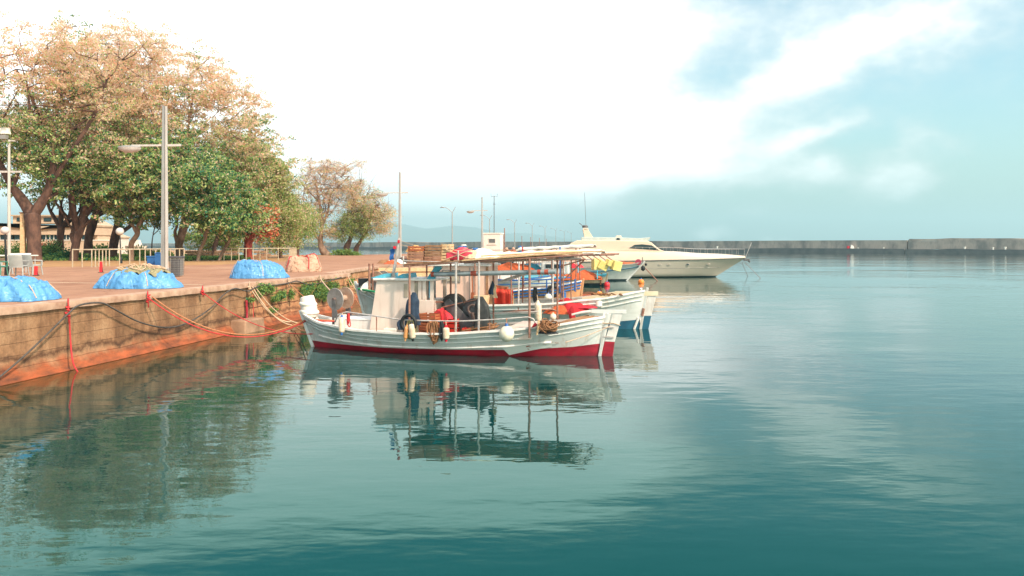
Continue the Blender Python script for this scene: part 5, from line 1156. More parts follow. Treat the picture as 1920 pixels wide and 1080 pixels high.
# canopy
x0, x1 = P1(757, 498, -1.15).x, P1(1092, 479, -1.15).x; z0, z1 = P1(757, 498.5, -1.15).z, P1(1092, 478.5, -1.15).z
canopy_frame(B1, F1, x0, x1, -1.15, 1.1, z0, z1, [], .5, .032, bars=7)
zc = lambda x: z0+(z1-z0)*(x-x0)/(x1-x0)
for px, by, mat in ((768, 602, M_rust), (855, 602, M_steel), (898, 600, M_steel), (993, 612, M_rust)):
    a = P1(px, by, -1.15); pole(F1, (a.x, -1.18, .62), (a.x, -1.15, zc(a.x)), .036, B1, mat=mat)
for px in (800, 845, 925, 1045): a = P1(px, 550, 1.1); pole(F1, (a.x, 1.12, .5), (a.x, 1.1, zc(a.x)), .032, B1)
m = MB(F1)     # planks and pipes lying on the frame: a continuous pale deck of boards
rnd = random.Random(2)
for k in range(9):
    y = -1.10+k*.255; xs = P1(862+rnd.uniform(-6, 6), 495, -1.1).x; m.beam((xs, y, zc(xs)+.055), (x1-rnd.uniform(.1, .8), y+.02, zc(x1)+.05), .23, .035)
m.build('canopy_boards', M_wood2, B1)
m = MB(F1); xs = P1(870, 495, -1.1).x; m.sheet(lambda u, v: Vector((xs+(x1-.6-xs)*u, -1.15+2.3*v, zc(xs+(x1-.6-xs)*u)+.085+.03*math.sin(math.pi*v)+.05*mn.noise(Vector((u*12, v*4, 5))))), 40, 10, .02); m.build('canopy_cover', mk('straw_canvas', (.62, .40, .23), (.42, .25, .14), 3, .85, .02), B1, smooth=True)
m = MB(F1)
for k in range(7): y = -1.05+k*.34; m.beam((x0+.02, y, zc(x0)+.05), (P1(870, 495, -1).x, y, zc(P1(870, 495, -1).x)+.05), .28, .03)
m.build('rack_boards', M_wood, B1)
m = MB(F1); m.tube([P1(756, 480, -1.15), P1(757, 500, -1.15)], .028, 6); m.tube([P1(859, 470, -1.15), P1(859, 498, -1.15)], .03, 6); m.tube([P1(757, 489, -1.17), P1(859, 492, -1.17)], .016, 5); m.build('rack_uprights', M_steel, B1)
m = MB(F1)
for k in range(5):
    y = -1.0+k*.42; a_ = P1(900+k*22, 495, -1.1).x; m.tube([(a_, y, zc(a_)+.16), ((a_+x1)/2, y+.05, (zc(a_)+zc(x1))/2+.15), (x1+.1*k, y+.12, zc(x1)+.10)], .022, 6)
m.build('spare_pole', M_wood2, B1)
# long grey boom with red bands under the canopy
m = MB(F1); a, b = P1(809, 514.5, -.9), P1(1042, 509.5, -1.05); m.tube([a, b], .075, 14); bo = m.build('boom', mk('boom_metal', (.34, .37, .37), (.22, .25, .26), 3, .4, metal=.3, stretch=(1, 1, 1)), B1, smooth=2)
m = MB(F1)
for f0, f1 in ((0, .025), (.33, .375), (.86, .885), (.915, .945)): m.tube([a.lerp(b, f0), a.lerp(b, f1)], .079, 14)
m.build('red_band', M_rust if 0 else mk('red_band_paint', (.45, .09, .05), (.3, .05, .03), 6, .6), bo, smooth=2)
m = MB(F1); a, b = P1(870, 493, .3), P1(1090, 484, .2); m.tube([a, b], .03, 8); m.tube([P1(935, 530, -.3), P1(1000, 508, -.3)], .05, 8); m.build('spare_pole', M_steel, B1)
for a_, b_ in (((747, 450, 0), (860, 474, -1.1)), ((745, 458, 0), (905, 470, .3)), ((742, 480, 0), (703, 524, .5))):
    m = MB(F1); m.tube(sag(P1(*a_), P1(*b_), .08, 10), .009, 4); m.build('rigging_line', M_ropec, B1)
# equipment: drums, winch plate
drumF(F1, P1(638.5, 559.5, .15), (.30, .95, .03), .345, .50, '', M_drum, M_drumr, zb=.7, root=B1)
D2 = drumF(F1, P1(852, 576, .1), (.25, .95, 0), .42, .22, '', M_dsteel, M_drumr, stand=False, root=B1, core=M_dsteel)
D3 = drumF(F1, P1(889, 583, -.3), (.2, .97, 0), .37, .12, '', M_dsteel, M_dsteel, stand=False, root=B1, core=M_dsteel)
pr([(833, 567), (842, 560), (890, 606), (892, 616), (866, 616), (838, 582)], .07, M_dsteel, 'winch_plate', B1, yl=-.42)
pr([(876, 575), (890, 566), (905, 580), (908, 618), (886, 618)], .07, M_dsteel, 'winch_plate', B1, yl=-.5)
m = MB(F1); a = P1(886, 580, -.60); m.torus(a, (0, 1, 0), .14, .03, 20, 6); m.tube([a+Vector((0, 0, -.1)), a+Vector((.04, 0, -.45))], .05, 8); m.build('winch_handle', M_winch, B1, smooth=2)
m = MB(F1)
for px in (841, 881): a = P1(px, 600, -.35); m.box((a.x, -.35, .62), (.5, .35, .35))
m.build('winch_base', M_dsteel, B1, bevel=.02)
m = MB(F1); a = P1(830, 577, -.5); m.tube([a-Vector((.05, 0, 0)), P1(850, 571, -.5), P1(905, 559, -.35)], .02, 6); m.tube([P1(815, 566, -.5), P1(831, 566, -.5)], .03, 6); m.build('haul_bar', M_rust, B1)
m = MB(F1)      # life-saving box and thwart boxes on deck
a = P1(730, 612, -.95); m.box((a.x, -.75, .60), (.45, .35, .34)); m.build('deck_box', M_canv, B1, bevel=.03)
m = MB(F1); a, b = P1(945, 604, -.6), P1(1000, 604, -.6); m.add([(a.x, -1.0, .5), (b.x, -1.0, .55), (b.x-.05, -1.0, .93), (a.x+.25, -1.0, .93), (a.x, .9, .5), (b.x, .9, .55), (b.x-.05, .9, .93), (a.x+.25, .9, .93)], [(0, 1, 2, 3), (7, 6, 5, 4), (0, 4, 5, 1), (1, 5, 6, 2), (2, 6, 7, 3), (3, 7, 4, 0)]); m.build('engine_box', M_cabin, B1, bevel=.02)
m = MB(F1); a, b = P1(700, 616, -1.2), P1(720, 606, -1.1); m.box((a.x+.1, -.9, .66), (.7, .3, .08)); m.build('side_bench', M_white, B1, bevel=.01)
m = MB(F1)
for k in range(5): a = P1(640+k*10, 606, -.5); m.box((a.x, 0, .63+.03*(4-k)), (.06, 1.4-.1*k*0, .05))
m.build('bow_slats', M_white, B1)
# white outboard cowl hung on the bow
ob_ = thing('outboard_motor', 'white outboard motor cowl bound with white bands on the bow tip at the quay side', 'outboard motor', F1.w(P1(577, 590, .0)))
m = MB(F1); a, b = P1(583, 596, .1), P1(575, 555, .1); m.lathe(a, b, [(0, .20), (.12, .26), (.5, .27), (.85, .24), (.97, .23), (1, .15)], 18); m.build('cowl', M_kiosk, ob_, smooth=2)
for f, rr in ((.28, .245), (.64, .225)):
    m = MB(F1); c = a.lerp(b, f); m.torus(c, (b-a)+Vector((.22, 0, 0)), rr, .075, 26, 10); m.build('band', M_canv, ob_, smooth=True)
# ---- things lying on / hanging from the nearest boat
G = 'wooden crates on the canopy rack'
cr = [(782, 494, .55, 'lower left'), (815, 494.5, .62, 'lower right'), (782, 483, .55, 'middle left'), (816, 483, .62, 'middle right'), (783, 474.5, .5, 'top left'), (815, 472.5, .62, 'top right')]
for i, (px, py, w, lb) in enumerate([(783, 0, .56, 0), (816, 0, .58, 0)]*3):
    a = P1(px, 490, -.80); lev = i//2; z = zc(a.x)+.075+lev*.175
    crate(F1, (a.x+.01*lev, -.82, z), (w-.03, .42, .17), .02*(lev-1), (M_crate2, M_wood, M_wood)[lev] if i % 2 else (M_crate2, M_crate2, M_crate)[lev], '%s crate of the %s stack on the canopy above the wheelhouse' % (('lowest', 'middle', 'topmost')[lev], ('left', 'middle')[i % 2]), G, 2)
for lev in range(3):
    a = P1(836, 490, -.80); crate(F1, (a.x+.05, -.80, zc(a.x)+.075+lev*.175), (.30, .42, .17), 0, M_wood2, '%s pale crate of the right stack beside the red life raft' % ('lowest', 'middle', 'topmost')[lev], G, 2)
for lev in range(2):
    for j, px in enumerate((787, 822)):
        a = P1(px, 488, .0); crate(F1, (a.x, -.15, zc(a.x)+.075+lev*.175), (.52, .42, .17), .04, M_crate2, '%s crate in the rear row of the canopy stack, %s one' % (('lower', 'upper')[lev], ('left', 'right')[j]), G, 2)
m = pile(F1, P1(776, 474, -.3)+Vector((0, 0, .03)), .28, .25, .2, 3); item(F1, m, 'net_pile', mk('ochre_net', (.72, .42, .16), (.5, .24, .08), 20, .9, .04), 'small ochre net bundle on top of the left crates', 'net', smooth=True)
# red raft
a = P1(866, 494, -.7); LR = thing('life_raft', 'red bundled inflatable raft lashed on the canopy of the nearest boat', 'life raft', F1.w((a.x, -.7, zc(a.x)+.07)))
M_raft = mk('pink_red_rubber', (.78, .07, .11), (.6, .04, .07), 5, .5)
m = MB(F1); m.box((a.x, -.62, zc(a.x)+.07+.13), (.88, .8, .25)); m.build('raft_base', M_raft, LR, bevel=.06)
for k, (dz, w) in enumerate(((.22, .36), (.29, .28), (.34, .14))):
    m = MB(F1); m.tube([(a.x-w-.0, -.62, zc(a.x)+.06+dz), (a.x, -.62, zc(a.x)+.08+dz), (a.x+w, -.62, zc(a.x)+.06+dz)], [.05, .065, .05], 12); m.torus((a.x, -.62, zc(a.x)+.04+dz), (0, 0, 1), w*.9, .06, 24, 10); m.build('raft_roll', M_raft, LR, smooth=True)
m = MB(F1); z = zc(a.x)+.08
for s_ in (-1, 1):
    m.tube([(a.x-s_*.45, -1.03, z), (a.x, -1.05, z+.16), (a.x+s_*.45, -1.03, z+.34)], .014, 5)
m.tube(sag((a.x-.3, -1.03, z+.38), (a.x+.3, -1.03, z+.38), .1), .012, 5); m.build('lashing', M_ropec, LR)
m = pile(F1, P1(908, 489, -.5)+Vector((0, 0, .07)), .55, .5, .30, 8); item(F1, m, 'canvas_bundle', M_canv, 'crumpled white canvas bundle on the canopy right of the red raft', 'canvas', smooth=True)
m = pile(F1, P1(885, 488, -.8)+Vector((0, 0, .06)), .30, .3, .24, 5); item(F1, m, 'net_bundle', mk('sand_net', (.75, .50, .33), (.5, .3, .18), 20, .9, .04), 'sand coloured net bundle between the red raft and the white canvas', 'net', smooth=True)
# clothes
item(F1, hangcloth(F1, P1(775, 548, -1.02), .34, .14, 1.02, 2, 2, .35), 'hanging_overalls', M_dcl, 'dark blue overalls hanging beside the wheelhouse', 'clothing', smooth=True)
item(F1, hangcloth(F1, P1(903, 556, -.95), .42, .14, 1.12, 5, 2, .15), 'hanging_trousers', M_gcl, 'dark grey waterproof trousers hanging by the winch disc', 'clothing', smooth=True)
item(F1, hangcloth(F1, P1(922, 527, -.2), .10, .07, .42, 7, 1, .5), 'hanging_glove', M_dcl, 'small dark cloth hanging left of the red cloth', 'cloth', smooth=True)
item(F1, hangcloth(F1, P1(926, 534, -.15), .14, .08, .40, 8, 1, .6), 'hanging_bag', M_canv2, 'small pale mesh bag hanging left of the red cloth', 'bag', smooth=True)
item(F1, hangcloth(F1, P1(749, 600, -1.36), .10, .06, .30, 9, 1, .2), 'rope_hank', M_dcl, 'short dark blue hank hanging on the handrail left of the overalls', 'rope', smooth=True)
# crates on deck
G2 = 'orange crates on the deck'
for lev in range(3):
    a = P1(807, 600, -.95); crate(F1, (a.x, -.93, .47+lev*.275), (.60, .42, .26), -.25, M_crate, '%s orange wooden crate of the stack on deck behind the handrail' % ('lowest', 'middle', 'topmost')[lev], G2, 3)
a = P1(846, 600, -.5); crate(F1, (a.x, -.45, .48), (.5, .4, .62), -.1, mk('red_plastic_crate', (.68, .05, .03), (.5, .03, .02), 4, .5), 'red plastic crate behind the white bottle fender', G2, 4)
a = P1(877, 606, -.9); crate(F1, (a.x, -.9, .48), (.28, .3, .38), 0, MAT['red_plastic_crate'], 'small red plastic crate at the foot of the winch', G2, 3)
m = pile(F1, Vector((P1(829, 589, -.62).x, -.62, 1.10)), .36, .24, .28, 12); item(F1, m, 'red_cloth_heap', mk('bright_red_cloth', (.85, .035, .06), (.7, .05, .04), 4, .8, .03), 'bright red cloth heaped on the crates', 'cloth', smooth=True)
item(F1, hangcloth(F1, P1(831, 577, -.9), .20, .05, .48, 4, 1, .2), 'red_cloth_strip', MAT['bright_red_cloth'], 'bright red cloth strip hanging over the red crate edge', 'cloth', smooth=True)
m = pile(F1, P1(904, 618, -.8)+Vector((0, 0, -.1)), .17, .2, .36, 2); item(F1, m, 'orange_bucket_heap', mk('orange_sack_cloth', (.72, .22, .10), (.5, .13, .06), 5, .8, .03), 'small orange sack on deck below the grey trousers', 'sack', smooth=True)
# nets/planks along the bulwark
m = MB(F1); rnd = random.Random(5)
for k in range(16):
    a = P1(866+rnd.uniform(-4, 14), 623+rnd.uniform(-4, 3), -1.05+.03*k % .4); b = P1(925+rnd.uniform(-10, 12), 609+rnd.uniform(-4, 4), -1.05+.03*k % .4); m.tube(sag(a, b, rnd.uniform(-.06, .06), 8), rnd.uniform(.015, .035), 5)
tag(m.build('brown_net_roll', M_netd, smooth=True), 'roll of brown net lying along the bulwark right of the winch', 'net')
m = MB(F1); 
for k in range(3): a = P1(1040, 611-k*1.2, -.75+.1*k); b = P1(1122-k*9, 594-k, -.1+.1*k); m.tube([a, a.lerp(b, .5)+Vector((0, 0, .02)), b], [.03, .04, .03], 7)
tag(m.build('wooden_oar', M_wood, smooth=True), 'bundle of brown oars lying on the stern gunwale of the nearest boat', 'oar')
tag(ropebundle(F1, P1(770, 601, -1.42), .34, .60, 16, 3, .012).build('rope_hank', mk('green_brown_rope', (.30, .22, .09), (.12, .13, .05), 18, .9), smooth=True), 'green and brown rope hank on the handrail in front of the overalls', 'rope', 'rope hanks on the handrail')
m = MB(F1); m.torus(P1(766, 606, -1.40), (0.15, 1, 0), .24, .055, 24, 8); tag(m.build('tyre_fender', M_black, smooth=True), 'dark tyre hanging behind the green and brown rope hank', 'tyre')
tag(ropebundle(F1, P1(809, 603, -1.42), .26, .50, 12, 4, .018).build('rope_hank', M_ropeo, smooth=True), 'orange rope hank hanging in front of the orange crate', 'rope', 'rope hanks on the handrail')
tag(ropebundle(F1, P1(815, 603, -1.45), .24, .72, 14, 5, .018).build('rope_hank', M_netd, smooth=True), 'longest brown rope hank hanging over the hull side', 'rope', 'rope hanks on the handrail')
tag(ropebundle(F1, P1(828, 603, -1.45), .14, .60, 10, 6, .02).build('rope_hank', M_black, smooth=True), 'black rope hank beside the white bottle fender', 'rope', 'rope hanks on the handrail')
tag(ropebundle(F1, P1(653, 588, -1.12), .10, .42, 6, 7, .016).build('rope_hank', M_roper, smooth=True), 'red rope loop hanging beside the blue-tipped fender', 'rope', 'rope hanks on the handrail')
# fenders
fender(F1, P1(641, 594, -1.18), P1(640.5, 625, -1.28), .093, M_fend, 'cream cylinder fender with blue tips near the bow', M_blue, hang=P1(642, 587, -1.05))
fender(F1, P1(763, 612, -1.44), P1(760, 636, -1.44), .07, M_fendo, 'dirty orange fender hanging left of a cream one', hang=P1(765, 601, -1.36))
fender(F1, P1(771.5, 606, -1.46), P1(774, 636, -1.46), .095, M_fend, 'stained cream fender with black tip below the overalls', M_black, hang=P1(771, 601, -1.36))
fender(F1, P1(836.5, 613, -1.47), P1(836.5, 637, -1.47), .10, M_fend, 'cream bottle fender with red band in the middle of the hull', M_redc, hang=P1(836, 602, -1.36))
buoy(F1, P1(950, 626, -1.55), .225, M_ball, 'large white ball fender on the side of the nearest boat', hang=P1(950, 597, -1.34))
buoy(F1, P1(1037, 594, -.9), .10, M_fend, 'small white block float at the foot of a canopy post', M_ropec)
# brown coil bundle on the rail
m = MB(F1); c = P1(1027, 612, -1.15); rnd = random.Random(9)
for k in range(34): m.torus(c+Vector((rnd.uniform(-.16, .16), rnd.uniform(-.08, .08), rnd.uniform(-.06, .06))), (rnd.uniform(-.3, .7), -.2, rnd.uniform(.4, 1)), rnd.uniform(.12, .26), .016, 18, 5)
tag(m.build('rope_coil', M_netd, smooth=True), 'round brown rope coil on the stern rail of the nearest boat', 'rope')
m = pile(F1, P1(1027, 622, -1.2)+Vector((0, 0, -.05)), .30, .2, .14, 4); item(F1, m, 'dark_net', M_black, 'black netting beneath the brown rope coil', 'net', smooth=True)
m = MB(F1); m.tube([P1(1010, 600, -1.3), P1(1007, 628, -1.35)], .03, 7); tag(m.build('wooden_stick', M_wood2), 'short pale wooden handle sticking from the rope coil', 'stick')
m = MB(F1); m.lathe(P1(997, 614, -1.2), P1(1006, 607, -1.2), [(0, .01), (.7, .055), (1, .05)], 10); tag(m.build('red_cone', M_buoyr), 'small red cone lying left of the rope coil', 'cone')
# mooring lines boat 1
def line(F, label, pts, r, mat, name='mooring_rope'):
    P = [F.w(p) if len(p) == 3 and not isinstance(p, tuple) or F is None else p for p in pts]
wb = F1.w(P1(575, 601, -.05)); wa = wp(277, 558, .2)
def sagline(label, a, b, s, r, mat, group='mooring lines to the nearest boat', end=None):
    P = sag(a, b, s, 28)
    if end is not None: P.append(end)
    m = MB(); m.tube(P, r, 6); return tag(m.build('mooring_rope', mat, smooth=True), label, 'rope', group)
zmid = lambda a, b, py, f: (a.z+b.z)/2-(HC-(py-HY)/FPX*((a.y+b.y)/2))
e1 = F1.w(P1(640, 603, -.4))
sagline('thick red and pale mooring rope sagging lowest to the bow', wa, wb, zmid(wa, wb, 630, 0), .019, M_roper, end=e1)
wa2 = wp(285, 556, .2); sagline('pale rope twisted beside the thick red mooring rope', wa2, wb+Vector((0, 0, .05)), zmid(wa2, wb, 627, 0), .024, M_ropeo, end=e1+Vector((0, .1, 0)))
wa = wp(380, 548, .15); wc = F1.w(P1(588, 626, -.1)); sagline('thin red line sagging from the wall to the bow', wa, wc, zmid(wa, wc, 606, 0)+.05, .016, M_roper)
# ============================================================ boat 2: behind, blue bottom
F2 = Frame(-.85, 33.6, -11.5); P2 = F2.p
B2 = boat('wooden_fishing_boat', 'white wooden fishing boat with blue bottom and pink cabin, second from the camera', F2)
xl, xr = P2(668, 536, 0).x, P2(1212, 548, 0).x
H2 = Hull(F2, xl, xr, 3.5, [(0, 1.7), (.12, 1.3), (.3, 1.02), (.5, .98), (.68, 1.05), (.85, 1.25), (1, 1.55)], [(0, .3), (.5, .25), (.9, .3), (1, .38)], rl=.5, rr=.25, draft=.7)
make_hull(B2, H2, M_hull, M_blueaf, deck=.42, rails=((.18, .035), (.36, .03)))
rd = pr([(1215, 553), (1232, 550), (1221, 592), (1207, 592)], .09, M_white, 'rudder', B2, F2)
pr([(1207, 592.2), (1221, 592.2), (1214, 626), (1196, 624)], .095, M_blueaf, 'rudder_foot', rd, F2)
pr([(1196, 556), (1213, 553), (1205, 606), (1200, 606)], .13, M_white, 'stern_post', B2, F2)
m = MB(F2); a, b, c = P2(1092, 560, 0), P2(1155, 550, 0), P2(1234, 550.5, 0); m.beam(a, b, .13, .10, 0, .14, .16); m.beam(b-Vector((.03, 0, 0)), c, .15, .17); m.build('tiller', mk('cream_tiller_paint', (.82, .68, .48), (.72, .56, .36), 3, .5), rd)
m = MB(F2); m.tube([P2(1207, 578, -.06), P2(1204, 592, -.06)], .06, 6); m.build('rust_stain_strap', M_rust, rd)
m = MB(F2); m.tube([P2(1197, 596, -.1), P2(1189, 617, -.1)], .05, 6); m.build('ladder_rail', M_white, rd)
# cabin
xa, xb = P2(690, 560, -.9).x, P2(916, 560, -.9).x; xa = P2(808, 560, -.9).x; zt = P2(860, 499, -.9).z; ZD2 = .55
cab = prismF(F2, [(xa, ZD2), (xb, ZD2), (xb-.02, zt), (xa+.1, zt)], -.95, .95, M_pink, 'wheelhouse', B2, .02)
m = MB(F2); m.box(((xa+xb)/2, 0, zt+.04), (xb-xa+.2, 2.1, .08)); m.build('roof', M_white, cab, bevel=.02)
f = MB(F2); c = P2(846, 518, -.96); f.box((c.x, -.96, c.z), (.78, .05, .52)); fr = f.build('window', M_drum, cab); m = MB(F2); m.box((c.x, -.99, c.z), (.68, .03, .42)); m.build('pane', M_fglass, fr)
m = MB(F2)
for px in (881, 888): a = P2(px, 520, -.97); m.box((a.x, -.965, (ZD2+zt)/2), (.03, .02, zt-ZD2-.1))
m.build('door_frame', M_drum, cab)
a = P2(914, 560, -.9); m = MB(F2); m.box((a.x, -.97, 1.6), (.10, .05, 2.0)); m.build('cabin_corner', M_wood, cab)
# canopy of boat 2: white tarpaulin on frame
x0, x1 = P2(868, 486, -1.3).x, P2(1152, 478, -1.3).x; z0, z1 = P2(868, 484, -1.3).z, P2(1152, 477.5, -1.3).z
canopy_frame(B2, F2, x0-2.6, x1, -1.3, 1.2, z0-.02, z1, [x0+.5, x0+2.0, P2(1036, 500, -1.3).x, P2(1056, 500, -1.3).x], .9, .035, bars=8)
m = MB(F2); m.sheet(lambda u, v: Vector((x0-.1+(x1-.45-x0)*u, -1.36+2.6*v, z0+(z1-z0)*u+.08+.07*mn.noise(Vector((u*14, v*3, 2)))+.12*math.sin(math.pi*v))), 40, 8, .05); m.build('canopy_cover', M_canv, B2, smooth=True)
m = MB(F2)
for i in range(5): x = P2(1088+i*12, 482, -1.3).x; m.tube([(x, -1.3, z1-.04), (x+.25, -1.3, z1-.22)], .02, 5)
m.tube([P2(960, 489, -1.3), P2(1098, 486, -1.3)], .03, 6); m.tube([P2(1095, 488, -1.2), P2(1060, 522, -1.0)], .03, 6); m.tube([P2(1050, 500, -1.1), P2(1094, 487, -1.2)], .03, 6); m.build('canopy_braces', M_rust, B2)
for px in (972, 1036): a = P2(px, 585, -1.45); m = MB(F2); m.tube([(a.x, -1.45, H2.zs(H2.tx(a.x))-.2), (a.x, -1.3, z0-.02)], .035, 8); m.build('canopy_post', M_steel, B2, smooth=2)
m = MB(F2); m.tube([P2(910, 586, -1.5), P2(970, 583.5, -1.62), P2(1036, 580, -1.62), P2(1043, 583, -1.6), P2(1049, 598, -1.6)], .032, 8); m.build('handrail', M_rust, B2, smooth=True)
for px in (972, 1036): a = P2(px, 590, -1.6); m = MB(F2); m.tube([(a.x, -1.6, .95), (a.x, -1.6, P2(px, 582, -1.6).z)], .04, 6); m.build('stanchion', M_rust, B2)
drumF(F2, P2(712, 528, -.3), (.25, .95, 0), .44, .5, '', M_drumr, M_drum, zb=.9, root=B2)
for px in (692.5, 699.5): m = MB(F2); m.tube([P2(px, 547, -.6), P2(px, 494, -.6)], .05, 8); m.build('upright_pipe', M_rust, B2, smooth=2)
pr([(674, 522), (695, 522), (690, 527), (675, 538)], .35, M_black, 'dark_box', B2, F2, yl=-.3)
m = MB(F2); a, b = P2(672, 541.5, -.55), P2(703, 547, -1.0); m.tube([a, b], .045, 8); m.build('green_rail', M_green, B2, smooth=2)
m = MB(F2); a, b = P2(678, 546, -.6), P2(695, 532, -.4); m.tube([a, a.lerp(b, .5), b], [.12, .2, .17], 10); m.build('bow_roller', M_canv, B2, smooth=2)
m = MB(F2); a = P2(937, 585, -.7); m.box((a.x, -.5, .95), (.95, .9, .85)); m.build('engine_box', M_canv2, B2, bevel=.03)
m = MB(F2); a = P2(885, 518, -1.1); b = P2(886, 548, -1.1); m.beam(a, b, .04, .05); m.prism([(-.06, 0), (.06, 0), (.09, -.35), (-.08, -.35)], b, (1, 0, 0), (0, 0, 1), .03); tag(m.build('wooden_paddle', M_crate, bevel=.005), 'orange wooden paddle hanging on the pink cabin wall', 'paddle')
m = MB(F2); a = P2(903, 589, -1.3); m.lathe((a.x, -1.3, .85), (a.x, -1.3, 1.35), [(0, .28), (1, .33)], 16); m.build('pale_tub', M_canv2, B2, smooth=2)
# things on boat 2
m = MB(F2)
def rc(u, v):
    a = P2(926, 541, -1.0); b = P2(962, 546, -1.0); p = a.lerp(b, u); return Vector((p.x, -1.0+.08*math.sin(u*9)-.10*min(1, v*6), p.z+.04-(.62+.25*max(0, u-.7)*3)*v))
m.sheet(rc, 14, 10, .03); item(F2, m, 'red_cloth', M_oranc, 'red cloth draped over a box on the blue-bottomed boat', 'cloth', smooth=True)
m = MB(F2); a, b = P2(925, 537, -.8), P2(952, 540, -.8); m.beam(a, b, .3, .10); tag(m.build('wooden_board', M_crate), 'orange brown board on top of the red cloth', 'board')
m = MB(F2); a, b = P2(965, 578, -.9), P2(1050, 571, -.9); m.sheet(lambda u, v: a.lerp(b, u)+Vector((0, 1.6*v, 0)), 2, 2, .12); m.build('deck_hatch', M_wood2, B2)
m = pile(F2, P2(1068, 585, -1.0), .85, .6, .52, 21); item(F2, m, 'fishing_net', M_netr, 'red fishing net heaped at the stern of the blue-bottomed boat', 'net', 'fishing nets', smooth=True)
m = pile(F2, P2(1052, 588, -1.35), .75, .35, .34, 22); item(F2, m, 'fishing_net', M_neto, 'orange fishing net in front of the red heap', 'net', 'fishing nets', smooth=True)
item(F2, hangcloth(F2, P2(1073, 574, -1.78), .22, .07, .62, 3, 1, .1), 'hanging_net', M_netr, 'strip of red net hanging over the gunwale', 'net', smooth=True)
m = pile(F2, P2(1092, 577, -1.2), .55, .3, .10, 24); item(F2, m, 'fishing_net', M_redc, 'flat crimson net right of the large red heap', 'net', 'fishing nets', smooth=True)
m = MB(F2); rnd = random.Random(4)
for k in range(22): a = P2(1118+rnd.uniform(-6, 50), 566+rnd.uniform(-2, 2), -.9+.02*k); m.torus((a.x, a.y, H2.zs(.9)+.08), (rnd.uniform(-.4, .4), rnd.uniform(-.4, .4), 1), rnd.uniform(.06, .12), .02, 12, 5)
tag(m.build('rope_coil', M_netd), 'dark knotted rope lying along the stern gunwale of the blue-bottomed boat', 'rope')
m = MB(F2); m.lathe(P2(1122, 574, -.9), P2(1122, 558, -.9), [(0, .15), (.5, .17), (1, .13)], 12); tag(m.build('white_bucket', M_canv, smooth=2), 'small white bucket on the stern deck of the blue-bottomed boat', 'bucket')
fender(F2, P2(1008.5, 566, -1.88), P2(1009.5, 604, -1.9), .135, M_fend, 'large peach cylinder fender hanging between the two nearest boats', hang=P2(1006, 545, -1.3))
m = ropebundle(F2, P2(1004, 539, -1.5), .20, .60, 14, 12, .02); tag(m.build('rope_hank', M_black, smooth=True), 'black rope hank hanging above the peach fender', 'rope', 'rope hanks on the handrail')
fender(F2, P2(1036.5, 590, -1.75), P2(1036.5, 601, -1.75), .10, M_canv, 'short white square float on the rail of the blue-bottomed boat')
# ============================================================ boat 3: blue stripes
F3 = Frame(-1.4, 44.3, -10); P3 = F3.p
B3 = boat('wooden_fishing_boat', 'orange and white fishing boat with blue stripes, third from the camera', F3)
xl, xr = P3(770, 556, 0).x, P3(1093, 541, 0).x
H3 = Hull(F3, xl, xr, 3.2, [(0, 1.3), (.3, .95), (.55, .92), (.8, 1.1), (1, 1.45)], [(0, .2), (1, .25)], rl=.4, rr=.2, draft=.6)
make_hull(B3, H3, mk('orange_hull_paint', (.72, .34, .17), (.6, .26, .12), 2, .5), M_darkaf, deck=.4, railmat=M_blue, rails=((.05, .06), (.22, .05), (.38, .045)), capmat=M_white)
for z, r in ((1.45, .035), (1.25, .03)):
    m = MB(F3); m.tube([(H3.xl+.5*(H3.xr-H3.xl), -1.5, z), (H3.xr-1.6, -1.3, z+.12), (H3.xr-.6, -.7, z+.2)], r, 6); m.build('guard_rail', M_blue, B3, smooth=True)
for px in (925, 980, 1025, 1050, 1078): a = P3(px, 550, -1.4); m = MB(F3); m.tube([(a.x, -1.4, .95), (a.x, -1.4, 3.3 if px in (1050, 980) else 1.6)], .04, 6); m.build('stanchion', M_blue if px > 1000 else M_roper, B3)
m = MB(F3); m.box((H3.xl+3.2, 0, 1.35), (2.2, 1.7, 1.7)); cb = m.build('wheelhouse', M_build2, B3, bevel=.05)
m = MB(F3); m.box((H3.xl+3.2, -.87, 1.8), (1.2, .05, .45)); m.build('window', M_glass, cb)
m = MB(F3); a, b = P3(960, 503, -.9), P3(1058, 503, -.9); m.box(((a.x+b.x)/2+.9, 0, P3(1030, 503, -.9).z), (1.5, 1.6, .62)); m.build('pilot_box', M_white, B3, bevel=.04)
m = MB(F3); m.box(((a.x+b.x)/2+.9, -.82, P3(1030, 499, -.9).z), (1.0, .04, .2)); m.build('window', M_glass, B3)
x0, x1 = P3(968, 470, -1.2).x, P3(1112, 463, -1.2).x; z0, z1 = P3(968, 470, -1.2).z, P3(1112, 463, -1.2).z
canopy_frame(B3, F3, x0, x1, -1.2, 1.1, z0, z1, [x0+.4, x0+1.9, x1-.9], .9, .035, bars=5)
m = MB(F3); m.sheet(lambda u, v: Vector((x0+(x1-x0)*u, -1.25+2.4*v, z0+(z1-z0)*u+.06+.05*mn.noise(Vector((u*9, v*3, 6)))+.10*math.sin(math.pi*v))), 24, 6, .05); m.build('canopy_cover', M_canv, B3, smooth=True)
buoy(F3, P3(1028, 558, -1.75), .20, M_ball, 'white ball fender hanging on the blue-striped boat', M_blue, hang=P3(1028, 545, -1.5))
m = MB(F3); m.torus(P3(1037, 546, -1.6), (0, 1, 0), .27, .08, 24, 8); tag(m.build('tyre_fender', M_black, smooth=True), 'dark tyre on the blue-striped boat above the white ball', 'tyre')
m = MB(F3); m.lathe(P3(1057, 558, -1.2), P3(1057, 545, -1.2), [(0, .13), (.75, .13), (.85, .05), (1, .05)], 12); tag(m.build('blue_bottle', M_bin, smooth=2), 'blue plastic bottle standing on the blue-striped boat', 'bottle')
